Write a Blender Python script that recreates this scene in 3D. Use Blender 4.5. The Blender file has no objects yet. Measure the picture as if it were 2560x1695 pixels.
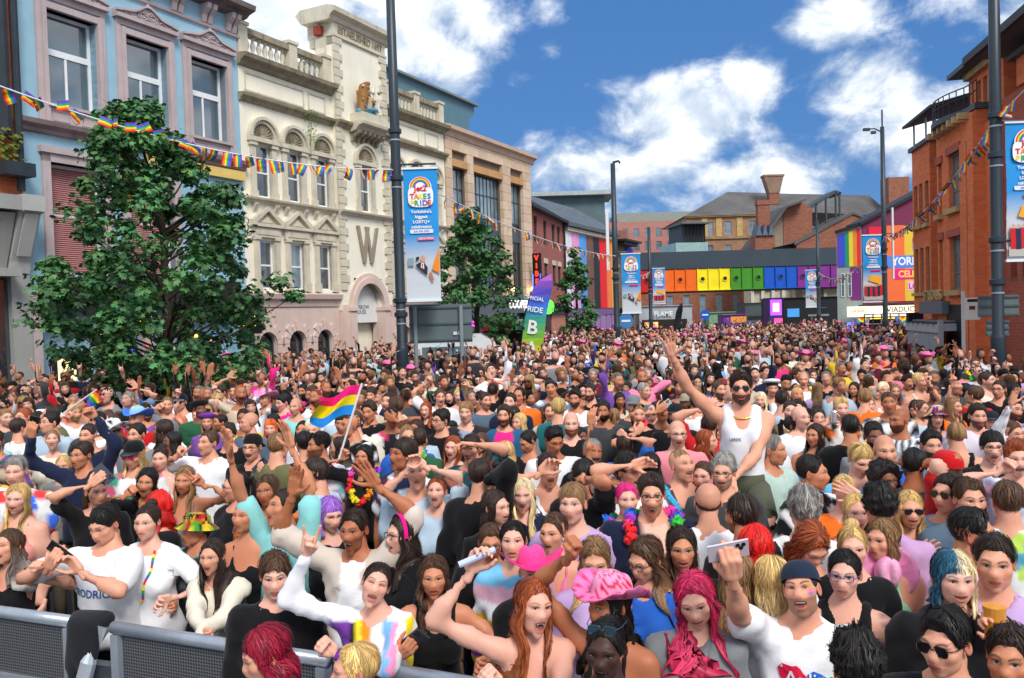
import bpy, math, random
import numpy as np
from mathutils import Matrix, Vector
from mathutils.bvhtree import BVHTree
SC = bpy.context.scene
COL = SC.collection
R_ = math.radians
# ------------------------------------------------------------------ camera
FPX, CX, CY, CAMH = 2100.0, 1280.0, 847.5, 2.7      # focal length and centre in photo pixels, eye height
Y0, ROLL = 785.0, 0.030
_p = math.atan((CY - Y0) / FPX)
_f = np.array([0, math.cos(_p), -math.sin(_p)])
_zu = np.array([0, math.sin(_p), math.cos(_p)])
_h = np.array([1.0, 0, 0])
CR = math.cos(ROLL) * _h - math.sin(ROLL) * _zu
CU = math.sin(ROLL) * _h + math.cos(ROLL) * _zu
cam_d = bpy.data.cameras.new('camera')
cam = bpy.data.objects.new('camera', cam_d)
COL.objects.link(cam)
cam_d.sensor_width = 36.0
cam_d.lens = 36.0 * FPX / 2560.0
cam_d.clip_start = 0.1
cam_d.clip_end = 6000.0
cam.matrix_world = Matrix(((CR[0], CU[0], -_f[0], 0), (CR[1], CU[1], -_f[1], 0), (CR[2], CU[2], -_f[2], CAMH), (0, 0, 0, 1)))
SC.camera = cam
def ray(u, v):
 """direction through a point given in 2368-wide picture coordinates"""
 x, y = u * 2560 / 2368, v * 2560 / 2368
 return _f + CR * (x - CX) / FPX - CU * (y - CY) / FPX
def at_y(u, v, Y):
 d = ray(u, v)
 return np.array([0, 0, CAMH]) + d * (Y / d[1])
def at_z(u, v, z):
 d = ray(u, v)
 return np.array([0, 0, CAMH]) + d * ((z - CAMH) / d[2])
# ------------------------------------------------------------------ node helper
class NT:
 def __init__(s, tree):
  s.t = tree
 def n(s, kind, ins=None, **props):
  nd = s.t.nodes.new(kind)
  for k, v in props.items():
   setattr(nd, k, v)
  for k, v in (ins or {}).items():
   if isinstance(v, bpy.types.NodeSocket):
    s.t.links.new(v, nd.inputs[k])
   else:
    nd.inputs[k].default_value = v
  return nd
 def m(s, op, a, b=0.0, c=0.0, clamp=False):
  nd = s.n('ShaderNodeMath', {0: a, 1: b, 2: c}, operation=op, use_clamp=clamp)
  return nd.outputs[0]
 def mix(s, f, a, b, blend='MIX'):
  nd = s.n('ShaderNodeMix', data_type='RGBA', blend_type=blend)
  for k, v in ((0, f), (6, a), (7, b)):
   if isinstance(v, bpy.types.NodeSocket):
    s.t.links.new(v, nd.inputs[k])
   elif k == 0:
    nd.inputs[k].default_value = v
   else:
    nd.inputs[k].default_value = (*v[:3], 1)
  return nd.outputs[2]
 def ramp(s, f, a, b):
  return s.n('ShaderNodeMapRange', {0: f, 1: a, 2: b, 3: 0.0, 4: 1.0}, interpolation_type='SMOOTHSTEP').outputs[0]
# ------------------------------------------------------------------ world: Nishita sky with broken cumulus
SUN_EL, SUN_AZ = 46.0, 158.0          # degrees; azimuth clockwise from +Y (behind the camera, to its right)
world = bpy.data.worlds.new('World')
SC.world = world
world.use_nodes = True
wt = NT(world.node_tree)
world.node_tree.nodes.clear()
sky = wt.n('ShaderNodeTexSky', sky_type='NISHITA', sun_disc=False, sun_elevation=R_(SUN_EL), sun_rotation=R_(SUN_AZ))
sky.air_density, sky.dust_density, sky.ozone_density = 1.0, 0.15, 3.0
tc = wt.n('ShaderNodeTexCoord')
xyz = wt.n('ShaderNodeSeparateXYZ', {0: tc.outputs['Generated']})
az = wt.m('ARCTAN2', xyz.outputs[0], xyz.outputs[1])
el = wt.m('ARCSINE', xyz.outputs[2])
ce = wt.m('COSINE', el)
banks = [(-.10, .40, .13, .10, 1.5), (-.12, .33, .09, .07, 1.3), (-.33, .34, .20, .18, 1.6), (-.055, .275, .045, .05, .9),
   (.21, .215, .095, .060, 1.25), (.28, .245, .045, .045, 1.15), (.12, .165, .17, .045, 1.0), (.30, .15, .14, .04, .95), (.03, .15, .06, .03, .7), (.22, .12, .25, .03, .7),
   (.375, .300, .055, .030, 1.15), (.41, .235, .075, .045, 1.1), (.46, .18, .10, .055, 1.15), (.52, .34, .09, .06, 1.2), (.26, .40, .15, .035, .62),
   (.57, .25, .08, .08, 1.0), (-.01, .37, .03, .03, .8), (.05, .345, .04, .022, .75), (.055, .30, .03, .02, .6), (.40, .355, .04, .014, .65), (.02, .27, .03, .02, .6)]
acc = None
for a, e, w, h, k in banks:
 dx = wt.m('DIVIDE', wt.m('SUBTRACT', az, a), w)
 dy = wt.m('DIVIDE', wt.m('SUBTRACT', el, e), h)
 r2 = wt.m('ADD', wt.m('MULTIPLY', dx, dx), wt.m('MULTIPLY', dy, dy))
 g = wt.m('MULTIPLY', wt.m('POWER', 2.718, wt.m('MULTIPLY', r2, -0.8)), k)
 acc = g if acc is None else wt.m('MAXIMUM', acc, g)
vec = wt.n('ShaderNodeCombineXYZ', {0: az, 1: wt.m('MULTIPLY', el, 1.35), 2: 0.37})
n1 = wt.n('ShaderNodeTexNoise', {'Vector': vec.outputs[0], 'Scale': 11.0, 'Detail': 11.0, 'Roughness': .60, 'Distortion': .25})
n2 = wt.n('ShaderNodeTexNoise', {'Vector': tc.outputs['Generated'], 'Scale': 2.6, 'Detail': 6.0, 'Roughness': .55})
front = wt.m('MULTIPLY', wt.ramp(wt.m('ABSOLUTE', az), .95, .6), wt.ramp(el, .75, .5))
gen = wt.ramp(n2.outputs[0], .22, .44)
base = wt.m('ADD', wt.m('MULTIPLY', acc, front), wt.m('MULTIPLY', gen, wt.m('SUBTRACT', 1.0, front)))
dens = wt.m('ADD', base, wt.m('MULTIPLY', wt.m('SUBTRACT', n1.outputs[0], .5), 1.9))
alpha = wt.m('MULTIPLY', wt.ramp(dens, .42, 1.0), .97)
vec3 = wt.n('ShaderNodeCombineXYZ', {0: wt.m('ADD', az, .012), 1: wt.m('MULTIPLY', wt.m('ADD', el, .022), 1.35), 2: 0.37})
n3 = wt.n('ShaderNodeTexNoise', {'Vector': vec3.outputs[0], 'Scale': 11.0, 'Detail': 9.0, 'Roughness': .58, 'Distortion': .25})
body = wt.m('ADD', wt.m('MULTIPLY', wt.ramp(dens, .5, 1.7), .6), wt.m('MULTIPLY', wt.ramp(wt.m('SUBTRACT', n1.outputs[0], n3.outputs[0]), -.14, .16), .6), 0.0, True)
ccol = wt.mix(body, (.30, .39, .52), (.88, .90, .93))
skyc = wt.mix(1.0, wt.n('ShaderNodeVectorMath', {0: sky.outputs[0], 3: .10}, operation='SCALE').outputs[0], (.62, .86, 1.0), 'MULTIPLY')
skyc = wt.mix(.82, skyc, (.046, .140, .36))
allc = wt.mix(alpha, skyc, ccol)
allc = wt.mix(wt.m('MULTIPLY', wt.ramp(el, .13, .0), .6), allc, (.17, .30, .49))
bg = wt.n('ShaderNodeBackground', {0: allc, 1: 1.0})
wo = wt.n('ShaderNodeOutputWorld', {0: bg.outputs[0]})
sun_d = bpy.data.lights.new('sun', 'SUN')
sun_d.energy = 2.0
sun_d.angle = R_(20)
sun_d.color = (1.0, .955, .89)
sun = bpy.data.objects.new('sun', sun_d)
COL.objects.link(sun)
_a, _e = R_(SUN_AZ), R_(SUN_EL)
_s = Vector((math.sin(_a) * math.cos(_e), math.cos(_a) * math.cos(_e), math.sin(_e)))
sun.rotation_euler = _s.to_track_quat('Z', 'Y').to_euler()
vs = SC.view_settings
vs.view_transform = 'Standard'
vs.look = 'None'
vs.gamma = 1.0
vs.exposure = 0.57
vs.use_curve_mapping = False
SC.cycles.use_denoising = True
SC.cycles.max_bounces = 6
SC.cycles.diffuse_bounces = 3
SC.cycles.transparent_max_bounces = 6
# ------------------------------------------------------------------ colour, materials
def S(r, g, b):
 """8 bit sRGB -> linear"""
 return tuple((c / 255 / 12.92) if c / 255 <= .04045 else ((c / 255 + .055) / 1.055) ** 2.4 for c in (r, g, b))
MATS = {}
def mat(name, col, rough=.7, var=.12, vscale=3.0, bump=.0, bscale=40.0, metal=0.0, dirt=0.0, spec=.35, streak=0.0, emit=0.0, alpha=None):
 """painted / stone surface: base colour, soft colour variation, fine relief, vertical grime streaks"""
 if name in MATS:
  return MATS[name]
 m = bpy.data.materials.new(name)
 m.use_nodes = True
 t = NT(m.node_tree)
 b = m.node_tree.nodes['Principled BSDF']
 geo = t.n('ShaderNodeTexCoord').outputs['Object']
 c = (*col, 1)
 if var:
  nz = t.n('ShaderNodeTexNoise', {'Vector': geo, 'Scale': vscale, 'Detail': 5.0, 'Roughness': .6}).outputs[0]
  c = t.mix(t.ramp(nz, .3, .7), tuple(x * (1 - var) for x in col), tuple(min(1, x * (1 + var)) for x in col))
 if dirt:
  mp = t.n('ShaderNodeMapping', {'Vector': geo, 'Scale': (7, 7, .6)}).outputs[0]
  nz = t.n('ShaderNodeTexNoise', {'Vector': mp, 'Scale': 1.0, 'Detail': 6.0, 'Roughness': .65}).outputs[0]
  c = t.mix(t.m('MULTIPLY', t.ramp(nz, .52, .78), dirt), c, (.035, .032, .028))
 if isinstance(c, tuple):
  b.inputs['Base Color'].default_value = c
 else:
  t.t.links.new(c, b.inputs['Base Color'])
 if bump:
  nz = t.n('ShaderNodeTexNoise', {'Vector': geo, 'Scale': bscale, 'Detail': 4.0}).outputs[0]
  bp = t.n('ShaderNodeBump', {'Strength': bump, 'Distance': .02, 'Height': nz})
  t.t.links.new(bp.outputs[0], b.inputs['Normal'])
 b.inputs['Roughness'].default_value = rough
 b.inputs['Metallic'].default_value = metal
 b.inputs['Specular IOR Level'].default_value = spec
 if emit:
  b.inputs['Emission Color'].default_value = (*col, 1)
  b.inputs['Emission Strength'].default_value = emit
 MATS[name] = m
 return m
def brick_mat(name, c1, c2, mortar, bw=.225, bh=.075, rough=.85, vert='x', dirt=.25):
 if name in MATS:
  return MATS[name]
 m = bpy.data.materials.new(name)
 m.use_nodes = True
 t = NT(m.node_tree)
 b = m.node_tree.nodes['Principled BSDF']
 geo = t.n('ShaderNodeTexCoord').outputs['Object']
 s = t.n('ShaderNodeSeparateXYZ', {0: geo})
 v = t.n('ShaderNodeCombineXYZ', {0: t.m('ADD', s.outputs[0], s.outputs[1]), 1: s.outputs[2]}).outputs[0]
 br = t.n('ShaderNodeTexBrick', {'Vector': v, 'Color1': (*c1, 1), 'Color2': (*c2, 1), 'Mortar': (*mortar, 1), 'Scale': 1.0, 'Mortar Size': .006,
         'Brick Width': bw, 'Row Height': bh, 'Bias': 0.0})
 nz = t.n('ShaderNodeTexNoise', {'Vector': geo, 'Scale': 1.3, 'Detail': 6.0, 'Roughness': .65}).outputs[0]
 c = t.mix(t.m('MULTIPLY', t.ramp(nz, .45, .8), dirt), br.outputs[0], tuple(x * .35 for x in c1))
 t.t.links.new(c, b.inputs['Base Color'])
 bp = t.n('ShaderNodeBump', {'Strength': .4, 'Distance': .01, 'Height': br.outputs[1]})
 bp.invert = True
 t.t.links.new(bp.outputs[0], b.inputs['Normal'])
 b.inputs['Roughness'].default_value = rough
 MATS[name] = m
 return m
def col_mat(name, rough=.6, spec=.3, bump=0.0, bscale=60.0, bdist=.004, sheen=0.0, sss=0.0, vary=0.0, stripes=False):
 """surface whose own colour is stored on the mesh (attribute Col)"""
 if name in MATS:
  return MATS[name]
 m = bpy.data.materials.new(name)
 m.use_nodes = True
 t = NT(m.node_tree)
 b = m.node_tree.nodes['Principled BSDF']
 c = t.n('ShaderNodeAttribute', attribute_name='Col').outputs[0]
 geo = t.n('ShaderNodeTexCoord').outputs['Object']
 if vary:
  nz = t.n('ShaderNodeTexNoise', {'Vector': geo, 'Scale': bscale * .4, 'Detail': 3.0}).outputs[0]
  hs = t.n('ShaderNodeHueSaturation', {'Color': c, 'Value': t.m('ADD', t.m('MULTIPLY', nz, 2 * vary), 1 - vary)})
  c = hs.outputs[0]
 t.t.links.new(c, b.inputs['Base Color'])
 if bump:
  nz = t.n('ShaderNodeTexNoise', {'Vector': geo, 'Scale': bscale, 'Detail': 3.0}).outputs[0]
  bp = t.n('ShaderNodeBump', {'Strength': bump, 'Distance': bdist, 'Height': nz})
  t.t.links.new(bp.outputs[0], b.inputs['Normal'])
 b.inputs['Roughness'].default_value = rough
 b.inputs['Specular IOR Level'].default_value = spec
 if sheen:
  b.inputs['Sheen Weight'].default_value = sheen
 if sss:
  b.inputs['Subsurface Weight'].default_value = sss
  b.inputs['Subsurface Radius'].default_value = (.9, .35, .2)
  b.inputs['Subsurface Scale'].default_value = .006
 MATS[name] = m
 return m
# ------------------------------------------------------------------ objects
def tag(o, label=None, cat=None, group=None, kind=None):
 if label:
  o['label'] = label
 if cat:
  o['category'] = cat
 if group:
  o['group'] = group
 if kind:
  o['kind'] = kind
 return o
def empty(name, loc=(0, 0, 0), rz=0.0, label=None, cat=None, group=None, parent=None):
 o = bpy.data.objects.new(name, None)
 COL.objects.link(o)
 o.empty_display_size = .2
 o.location = loc
 o.rotation_euler = (0, 0, rz)
 if parent:
  o.parent = parent
 return tag(o, label, cat, group)
def link(name, me, parent=None, loc=None, rot=None):
 o = bpy.data.objects.new(name, me)
 COL.objects.link(o)
 if parent:
  o.parent = parent
 if loc is not None:
  o.location = loc
 if rot is not None:
  o.rotation_euler = rot
 return o
def np_mesh(name, V, Fs, col=None, mats=(), midx=None, smooth=True):
 """fast mesh from numpy: Fs = list of (n,k) index arrays"""
 me = bpy.data.meshes.new(name)
 V = np.asarray(V, np.float32)
 Fs = [np.asarray(f, np.int32) for f in Fs if len(f)]
 me.vertices.add(len(V))
 me.vertices.foreach_set('co', V.ravel())
 nl = sum(f.size for f in Fs)
 npoly = sum(len(f) for f in Fs)
 me.loops.add(nl)
 me.loops.foreach_set('vertex_index', np.concatenate([f.ravel() for f in Fs]))
 me.polygons.add(npoly)
 st, o = [], 0
 for f in Fs:
  st.append(o + np.arange(len(f), dtype=np.int32) * f.shape[1])
  o += f.size
 me.polygons.foreach_set('loop_start', np.concatenate(st))
 me.polygons.foreach_set('use_smooth', np.full(npoly, smooth))
 if midx is not None:
  me.polygons.foreach_set('material_index', np.asarray(midx, np.int32))
 for m in mats:
  me.materials.append(m)
 if col is not None:
  a = me.color_attributes.new('Col', 'FLOAT_COLOR', 'POINT')
  c = np.ones((len(V), 4), np.float32)
  c[:, :3] = col
  a.data.foreach_set('color', c.ravel())
 me.update(calc_edges=True)
 if me.validate(verbose=False):
  BADM.append(name)
 return me
BADM = []
class MB:
 """collects boxes, prisms, tubes ... and builds one mesh object"""
 def __init__(s):
  s.v, s.f, s.c, s.cur = [], [], [], None
 def add(s, vs, fs):
  o = len(s.v)
  s.v += [tuple(map(float, p)) for p in vs]
  s.f += [tuple(i + o for i in f) for f in fs]
  if s.cur is not None:
   s.c += [s.cur] * len(vs)
  return s
 def color(s, c):
  s.cur = c
  return s
 def box(s, x0, x1, y0, y1, z0, z1):
  x0, x1 = sorted((x0, x1)); y0, y1 = sorted((y0, y1)); z0, z1 = sorted((z0, z1))
  return s.add([(x0, y0, z0), (x1, y0, z0), (x1, y1, z0), (x0, y1, z0), (x0, y0, z1), (x1, y0, z1), (x1, y1, z1), (x0, y1, z1)],
      [(3, 2, 1, 0), (4, 5, 6, 7), (0, 1, 5, 4), (1, 2, 6, 5), (2, 3, 7, 6), (3, 0, 4, 7)])
 def prism_y(s, poly, y0, y1):
  """polygon in (x,z) extruded along y; y0 is the street side"""
  n = len(poly)
  a = sum(poly[i][0] * poly[(i + 1) % n][1] - poly[(i + 1) % n][0] * poly[i][1] for i in range(n))
  if a < 0:
   poly = poly[::-1]
  vs = [(x, y0, z) for x, z in poly] + [(x, y1, z) for x, z in poly]
  fs = [tuple(range(n)), tuple(range(2 * n - 1, n - 1, -1))]
  fs += [(i, i + n, (i + 1) % n + n, (i + 1) % n) for i in range(n)]
  return s.add(vs, fs)
 def prism_x(s, poly, x0, x1):
  """profile in (y,z) swept along x"""
  n = len(poly)
  vs = [(x0, y, z) for y, z in poly] + [(x1, y, z) for y, z in poly]
  fs = [tuple(range(n - 1, -1, -1)), tuple(range(n, 2 * n))] + [(i, (i + 1) % n, (i + 1) % n + n, i + n) for i in range(n)]
  return s.add(vs, fs)
 def prism_z(s, poly, z0, z1):
  n = len(poly)
  vs = [(x, y, z0) for x, y in poly] + [(x, y, z1) for x, y in poly]
  fs = [tuple(range(n - 1, -1, -1)), tuple(range(n, 2 * n))] + [(i, (i + 1) % n, (i + 1) % n + n, i + n) for i in range(n)]
  return s.add(vs, fs)
 def tube(s, pts, r, seg=8, cap=True):
  pts = [np.array(p, float) for p in pts]
  rs = r if hasattr(r, '__len__') else [r] * len(pts)
  vs, fs = [], []
  for i, p in enumerate(pts):
   d = pts[min(i + 1, len(pts) - 1)] - pts[max(i - 1, 0)]
   d = d / (np.linalg.norm(d) + 1e-9)
   a = np.cross(d, (0, 0, 1) if abs(d[2]) < .9 else (1, 0, 0))
   a /= np.linalg.norm(a)
   b = np.cross(d, a)
   for k in range(seg):
    t = 2 * math.pi * k / seg
    vs.append(p + rs[i] * (a * math.cos(t) + b * math.sin(t)))
  for i in range(len(pts) - 1):
   for k in range(seg):
    k2 = (k + 1) % seg
    fs.append((i * seg + k, i * seg + k2, (i + 1) * seg + k2, (i + 1) * seg + k))
  if cap:
   fs.append(tuple(range(seg - 1, -1, -1)))
   fs.append(tuple((len(pts) - 1) * seg + k for k in range(seg)))
  return s.add(vs, fs)
 def lathe(s, prof, c=(0, 0, 0), seg=12):
  """profile of (r,z) pairs, bottom to top"""
  vs, fs = [], []
  for r, z in prof:
   for k in range(seg):
    t = 2 * math.pi * k / seg
    vs.append((c[0] + r * math.cos(t), c[1] + r * math.sin(t), c[2] + z))
  for i in range(len(prof) - 1):
   for k in range(seg):
    k2 = (k + 1) % seg
    fs.append((i * seg + k, i * seg + k2, (i + 1) * seg + k2, (i + 1) * seg + k))
  fs.append(tuple(range(seg - 1, -1, -1)))
  fs.append(tuple((len(prof) - 1) * seg + k for k in range(seg)))
  return s.add(vs, fs)
 def quad(s, a, b, c, d):
  return s.add([a, b, c, d], [(0, 1, 2, 3)])
 def arch_ring(s, cx, cz, r0, r1, y0, y1, a0=0.0, a1=math.pi, n=16, sx=1.0):
  """half ring in the facade plane"""
  poly = [(cx + sx * r1 * math.cos(a0 + (a1 - a0) * i / n), cz + r1 * math.sin(a0 + (a1 - a0) * i / n)) for i in range(n + 1)]
  inn = [(cx + sx * r0 * math.cos(a0 + (a1 - a0) * i / n), cz + r0 * math.sin(a0 + (a1 - a0) * i / n)) for i in range(n + 1)]
  for i in range(n):
   s.prism_y([poly[i], poly[i + 1], inn[i + 1], inn[i]], y0, y1)
  return s
 def mesh(s, name, mats, smooth=False):
  me = bpy.data.meshes.new(name)
  me.from_pydata(s.v, [], s.f)
  if me.validate(verbose=False):
   BADM.append(name)
  if smooth:
   me.polygons.foreach_set('use_smooth', [True] * len(s.f))
  for m in (mats if isinstance(mats, (list, tuple)) else [mats]):
   me.materials.append(m)
  if s.c:
   a = me.color_attributes.new('Col', 'FLOAT_COLOR', 'POINT')
   a.data.foreach_set('color', np.hstack([np.array(s.c, np.float32), np.ones((len(s.c), 1), np.float32)]).ravel())
  me.update()
  return me
 def build(s, name, mats, parent=None, smooth=False, loc=None, rot=None):
  return link(name, s.mesh(name, mats, smooth), parent, loc, rot)
FONT_CACHE = {}
def text_mesh(txt, size, depth=.004, bold=0.0, xs=1.0):
 """letters as a flat mesh, centred, in the x-z plane facing -y"""
 key = (txt, size, depth, bold, xs)
 if key in FONT_CACHE:
  return FONT_CACHE[key]
 cu = bpy.data.curves.new('lettering', 'FONT')
 cu.body = txt
 cu.size = size
 cu.extrude = depth / 2
 cu.offset = bold * size
 cu.resolution_u = 3
 cu.align_x, cu.align_y = 'CENTER', 'CENTER'
 cu.space_line = .85
 o = bpy.data.objects.new('lettering', cu)
 COL.objects.link(o)
 bpy.context.view_layer.update()
 me = bpy.data.meshes.new_from_object(o.evaluated_get(bpy.context.evaluated_depsgraph_get()))
 bpy.data.objects.remove(o)
 me.transform(Matrix.Diagonal((xs, 1, 1, 1)))
 me.transform(Matrix.Rotation(R_(90), 4, 'X'))
 me.name = 'lettering'
 FONT_CACHE[key] = me
 return me
def lettering(txt, size, m, parent, loc, rot=(0, 0, 0), depth=.004, bold=0.0, xs=1.0, name='lettering'):
 me = text_mesh(txt, size, depth, bold, xs).copy()
 me.materials.clear()
 me.materials.append(m)
 return link(name, me, parent, loc, rot)
def copy_tree(o, parent=None):
 c = o.copy()
 COL.objects.link(c)
 c.parent = parent
 for ch in list(o.children):
  copy_tree(ch, c)
 return c
# ------------------------------------------------------------------ people: distance fields -> skins
def nets(G, org, cell):
 """surface nets on a scalar grid (negative inside)"""
 ins = G < 0
 c = np.zeros(tuple(s - 1 for s in G.shape), np.int8)
 nx, ny, nz = G.shape
 for i in (0, 1):
  for j in (0, 1):
   for k in (0, 1):
    c += ins[i:nx - 1 + i, j:ny - 1 + j, k:nz - 1 + k]
 act = (c > 0) & (c < 8)
 I = np.argwhere(act)
 idx = -np.ones(act.shape, np.int32)
 idx[act] = np.arange(len(I))
 P = np.zeros((len(I), 3)); W = np.zeros(len(I))
 cs = [(i, j, k) for i in (0, 1) for j in (0, 1) for k in (0, 1)]
 val = {q: G[I[:, 0] + q[0], I[:, 1] + q[1], I[:, 2] + q[2]] for q in cs}
 for q in cs:
  for ax in range(3):
   if q[ax] == 0:
    r = list(q); r[ax] = 1; r = tuple(r)
    a, b = val[q], val[r]
    m = (a < 0) != (b < 0)
    t = a[m] / (a[m] - b[m])
    pt = np.tile(np.array(q, float), (m.sum(), 1)); pt[:, ax] = t
    P[m] += pt; W[m] += 1
 V = (P / W[:, None] + I) * cell + org
 F = []
 for ax in range(3):
  b_, c_ = (ax + 1) % 3, (ax + 2) % 3
  sl0 = [slice(1, -1)] * 3; sl1 = [slice(1, -1)] * 3
  sl0[ax] = slice(0, G.shape[ax] - 1); sl1[ax] = slice(1, G.shape[ax])
  A, B = ins[tuple(sl0)], ins[tuple(sl1)]
  for flip, mk in ((False, A & ~B), (True, ~A & B)):
   E = np.argwhere(mk)
   if not len(E):
    continue
   E = E + 1; E[:, ax] -= 1
   q = []
   for db, dc in ((-1, -1), (0, -1), (0, 0), (-1, 0)):
    e = E.copy(); e[:, b_] += db; e[:, c_] += dc
    q.append(idx[e[:, 0], e[:, 1], e[:, 2]])
   q = np.stack(q, 1)
   F.append(q[:, ::-1] if flip else q)
 return V, np.concatenate(F) if F else np.zeros((0, 4), int)
def d_cap(P, a, b, ra, rb):
 ba = b - a
 t = np.clip(((P - a) @ ba) / max(ba @ ba, 1e-9), 0, 1)
 return np.linalg.norm(P - a - t[..., None] * ba, axis=-1) - (ra + (rb - ra) * t)
def d_ell(P, c, r):
 q = P - c
 k0 = np.linalg.norm(q / r, axis=-1); k1 = np.linalg.norm(q / (np.asarray(r) ** 2), axis=-1) + 1e-9
 return k0 * (k0 - 1) / k1
class Field:
 def __init__(s, k=64.0):
  s.p, s.k = [], k
 def cap(s, a, b, ra, rb):
  a, b = np.array(a, float), np.array(b, float)
  m = max(ra, rb)
  s.p.append((np.minimum(a, b) - m, np.maximum(a, b) + m, lambda P: d_cap(P, a, b, ra, rb)))
  return s
 def fn(s, lo, hi, f):
  s.p.append((np.array(lo, float), np.array(hi, float), f))
  return s
 def at(s, P):
  e = sum(np.exp(-s.k * f(P)) for _, _, f in s.p)
  return -np.log(e + 1e-9) / s.k
 def mesh(s, cell, post=None, zmin=None):
  lo = np.min([p[0] for p in s.p], 0) - 2.2 * cell
  hi = np.max([p[1] for p in s.p], 0) + 2.2 * cell
  if zmin is not None:
   lo[2] = max(lo[2], zmin - 2 * cell)
  n = np.ceil((hi - lo) / cell).astype(int) + 1
  E = np.zeros(n)
  ax = [lo[i] + cell * np.arange(n[i]) for i in range(3)]
  for a, b, f in s.p:
   mg = 5.5 / s.k
   i0 = np.maximum(np.floor((a - mg - lo) / cell).astype(int), 0)
   i1 = np.minimum(np.ceil((b + mg - lo) / cell).astype(int) + 1, n)
   if (i1 <= i0).any():
    continue
   g = np.stack(np.meshgrid(*[ax[i][i0[i]:i1[i]] for i in range(3)], indexing='ij'), -1)
   E[i0[0]:i1[0], i0[1]:i1[1], i0[2]:i1[2]] += np.exp(-s.k * f(g))
  G = -np.log(E + 1e-6) / s.k
  if post is not None or zmin is not None:
   g = np.stack(np.meshgrid(*ax, indexing='ij'), -1)
   if post is not None:
    G = post(g, G)
   if zmin is not None:
    G = np.maximum(G, zmin - g[..., 2])
  return nets(G, lo, cell)
# ---- hands: wrist at the origin, fingers along +z, palm to -y, thumb at +x
def hand_field(bends, spl, thumb):
 F = Field(380.0)
 F.cap((-.020, 0, .012), (-.026, 0, .078), .017, .015).cap((0, 0, .010), (0, 0, .082), .017, .014).cap((.020, 0, .012), (.024, 0, .076), .017, .014)
 F.cap((0, 0, -.040), (0, 0, .012), .021, .0195)
 L = [.040, .046, .043, .034]
 for i, x in enumerate((.0300, .0102, -.0096, -.0288)):
  p = np.array([x, 0, (.086, .090, .087, .078)[i]])
  ang = 0.0
  sx = math.tan(R_(spl[i]))
  for j, (bd, ll) in enumerate(zip(bends[i], (1.0, .62, .5))):
   ang += R_(bd)
   d = np.array([sx * math.cos(ang), -math.sin(ang), math.cos(ang)]); d /= np.linalg.norm(d)
   q = p + d * L[i] * ll
   F.cap(p, q, (.0092, .0084, .0078)[j], (.0086, .0079, .0066)[j])
   p = q
 p = np.array([.028, -.004, .022])
 for j, d in enumerate(thumb):
  d = np.array(d, float); d /= np.linalg.norm(d)
  q = p + d * (.042, .034, .027)[j]
  F.cap(p, q, (.014, .011, .0095)[j], (.0115, .0098, .0078)[j])
  p = q
 return F
_st, _cl, _md, _gr = (5, 8, 6), (82, 95, 55), (25, 32, 22), (40, 48, 30)
HANDS = {
 'open': ([_st] * 4, (9, 3, -3, -10), ((.8, -.15, .55), (.65, -.1, .75), (.45, 0, .9))),
 'spread': ([_st] * 4, (17, 6, -6, -18), ((.95, -.1, .35), (.85, -.05, .55), (.6, 0, .8))),
 'fist': ([_cl] * 4, (2, 1, -1, -2), ((.3, -.6, .7), (-.5, -.7, .4), (-.95, -.2, .05))),
 'point': ([(4, 5, 4), _cl, _cl, _cl], (3, 1, -1, -2), ((.3, -.6, .7), (-.5, -.7, .4), (-.95, -.2, .05))),
 'relax': ([_md, (32, 38, 25), (40, 45, 28), (46, 48, 30)], (5, 1, -2, -6), ((.6, -.45, .65), (.35, -.4, .85), (.2, -.3, .9))),
 'grip': ([_gr] * 4, (4, 1, -1, -4), ((.55, -.6, .6), (.2, -.6, .8), (.05, -.4, .9))),
 'vee': ([_st, _st, _cl, _cl], (11, -7, -1, -2), ((.3, -.6, .7), (-.5, -.7, .4), (-.95, -.2, .05))),
 'horns': ([_st, _cl, _cl, _st], (6, 1, -1, -14), ((.3, -.6, .7), (-.5, -.7, .4), (-.95, -.2, .05))),
}
_HC = {}
def hand_mesh(kind, cell):
 if (kind, cell) not in _HC:
  _HC[kind, cell] = hand_field(*HANDS[kind]).mesh(cell)
 return _HC[kind, cell]
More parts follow.
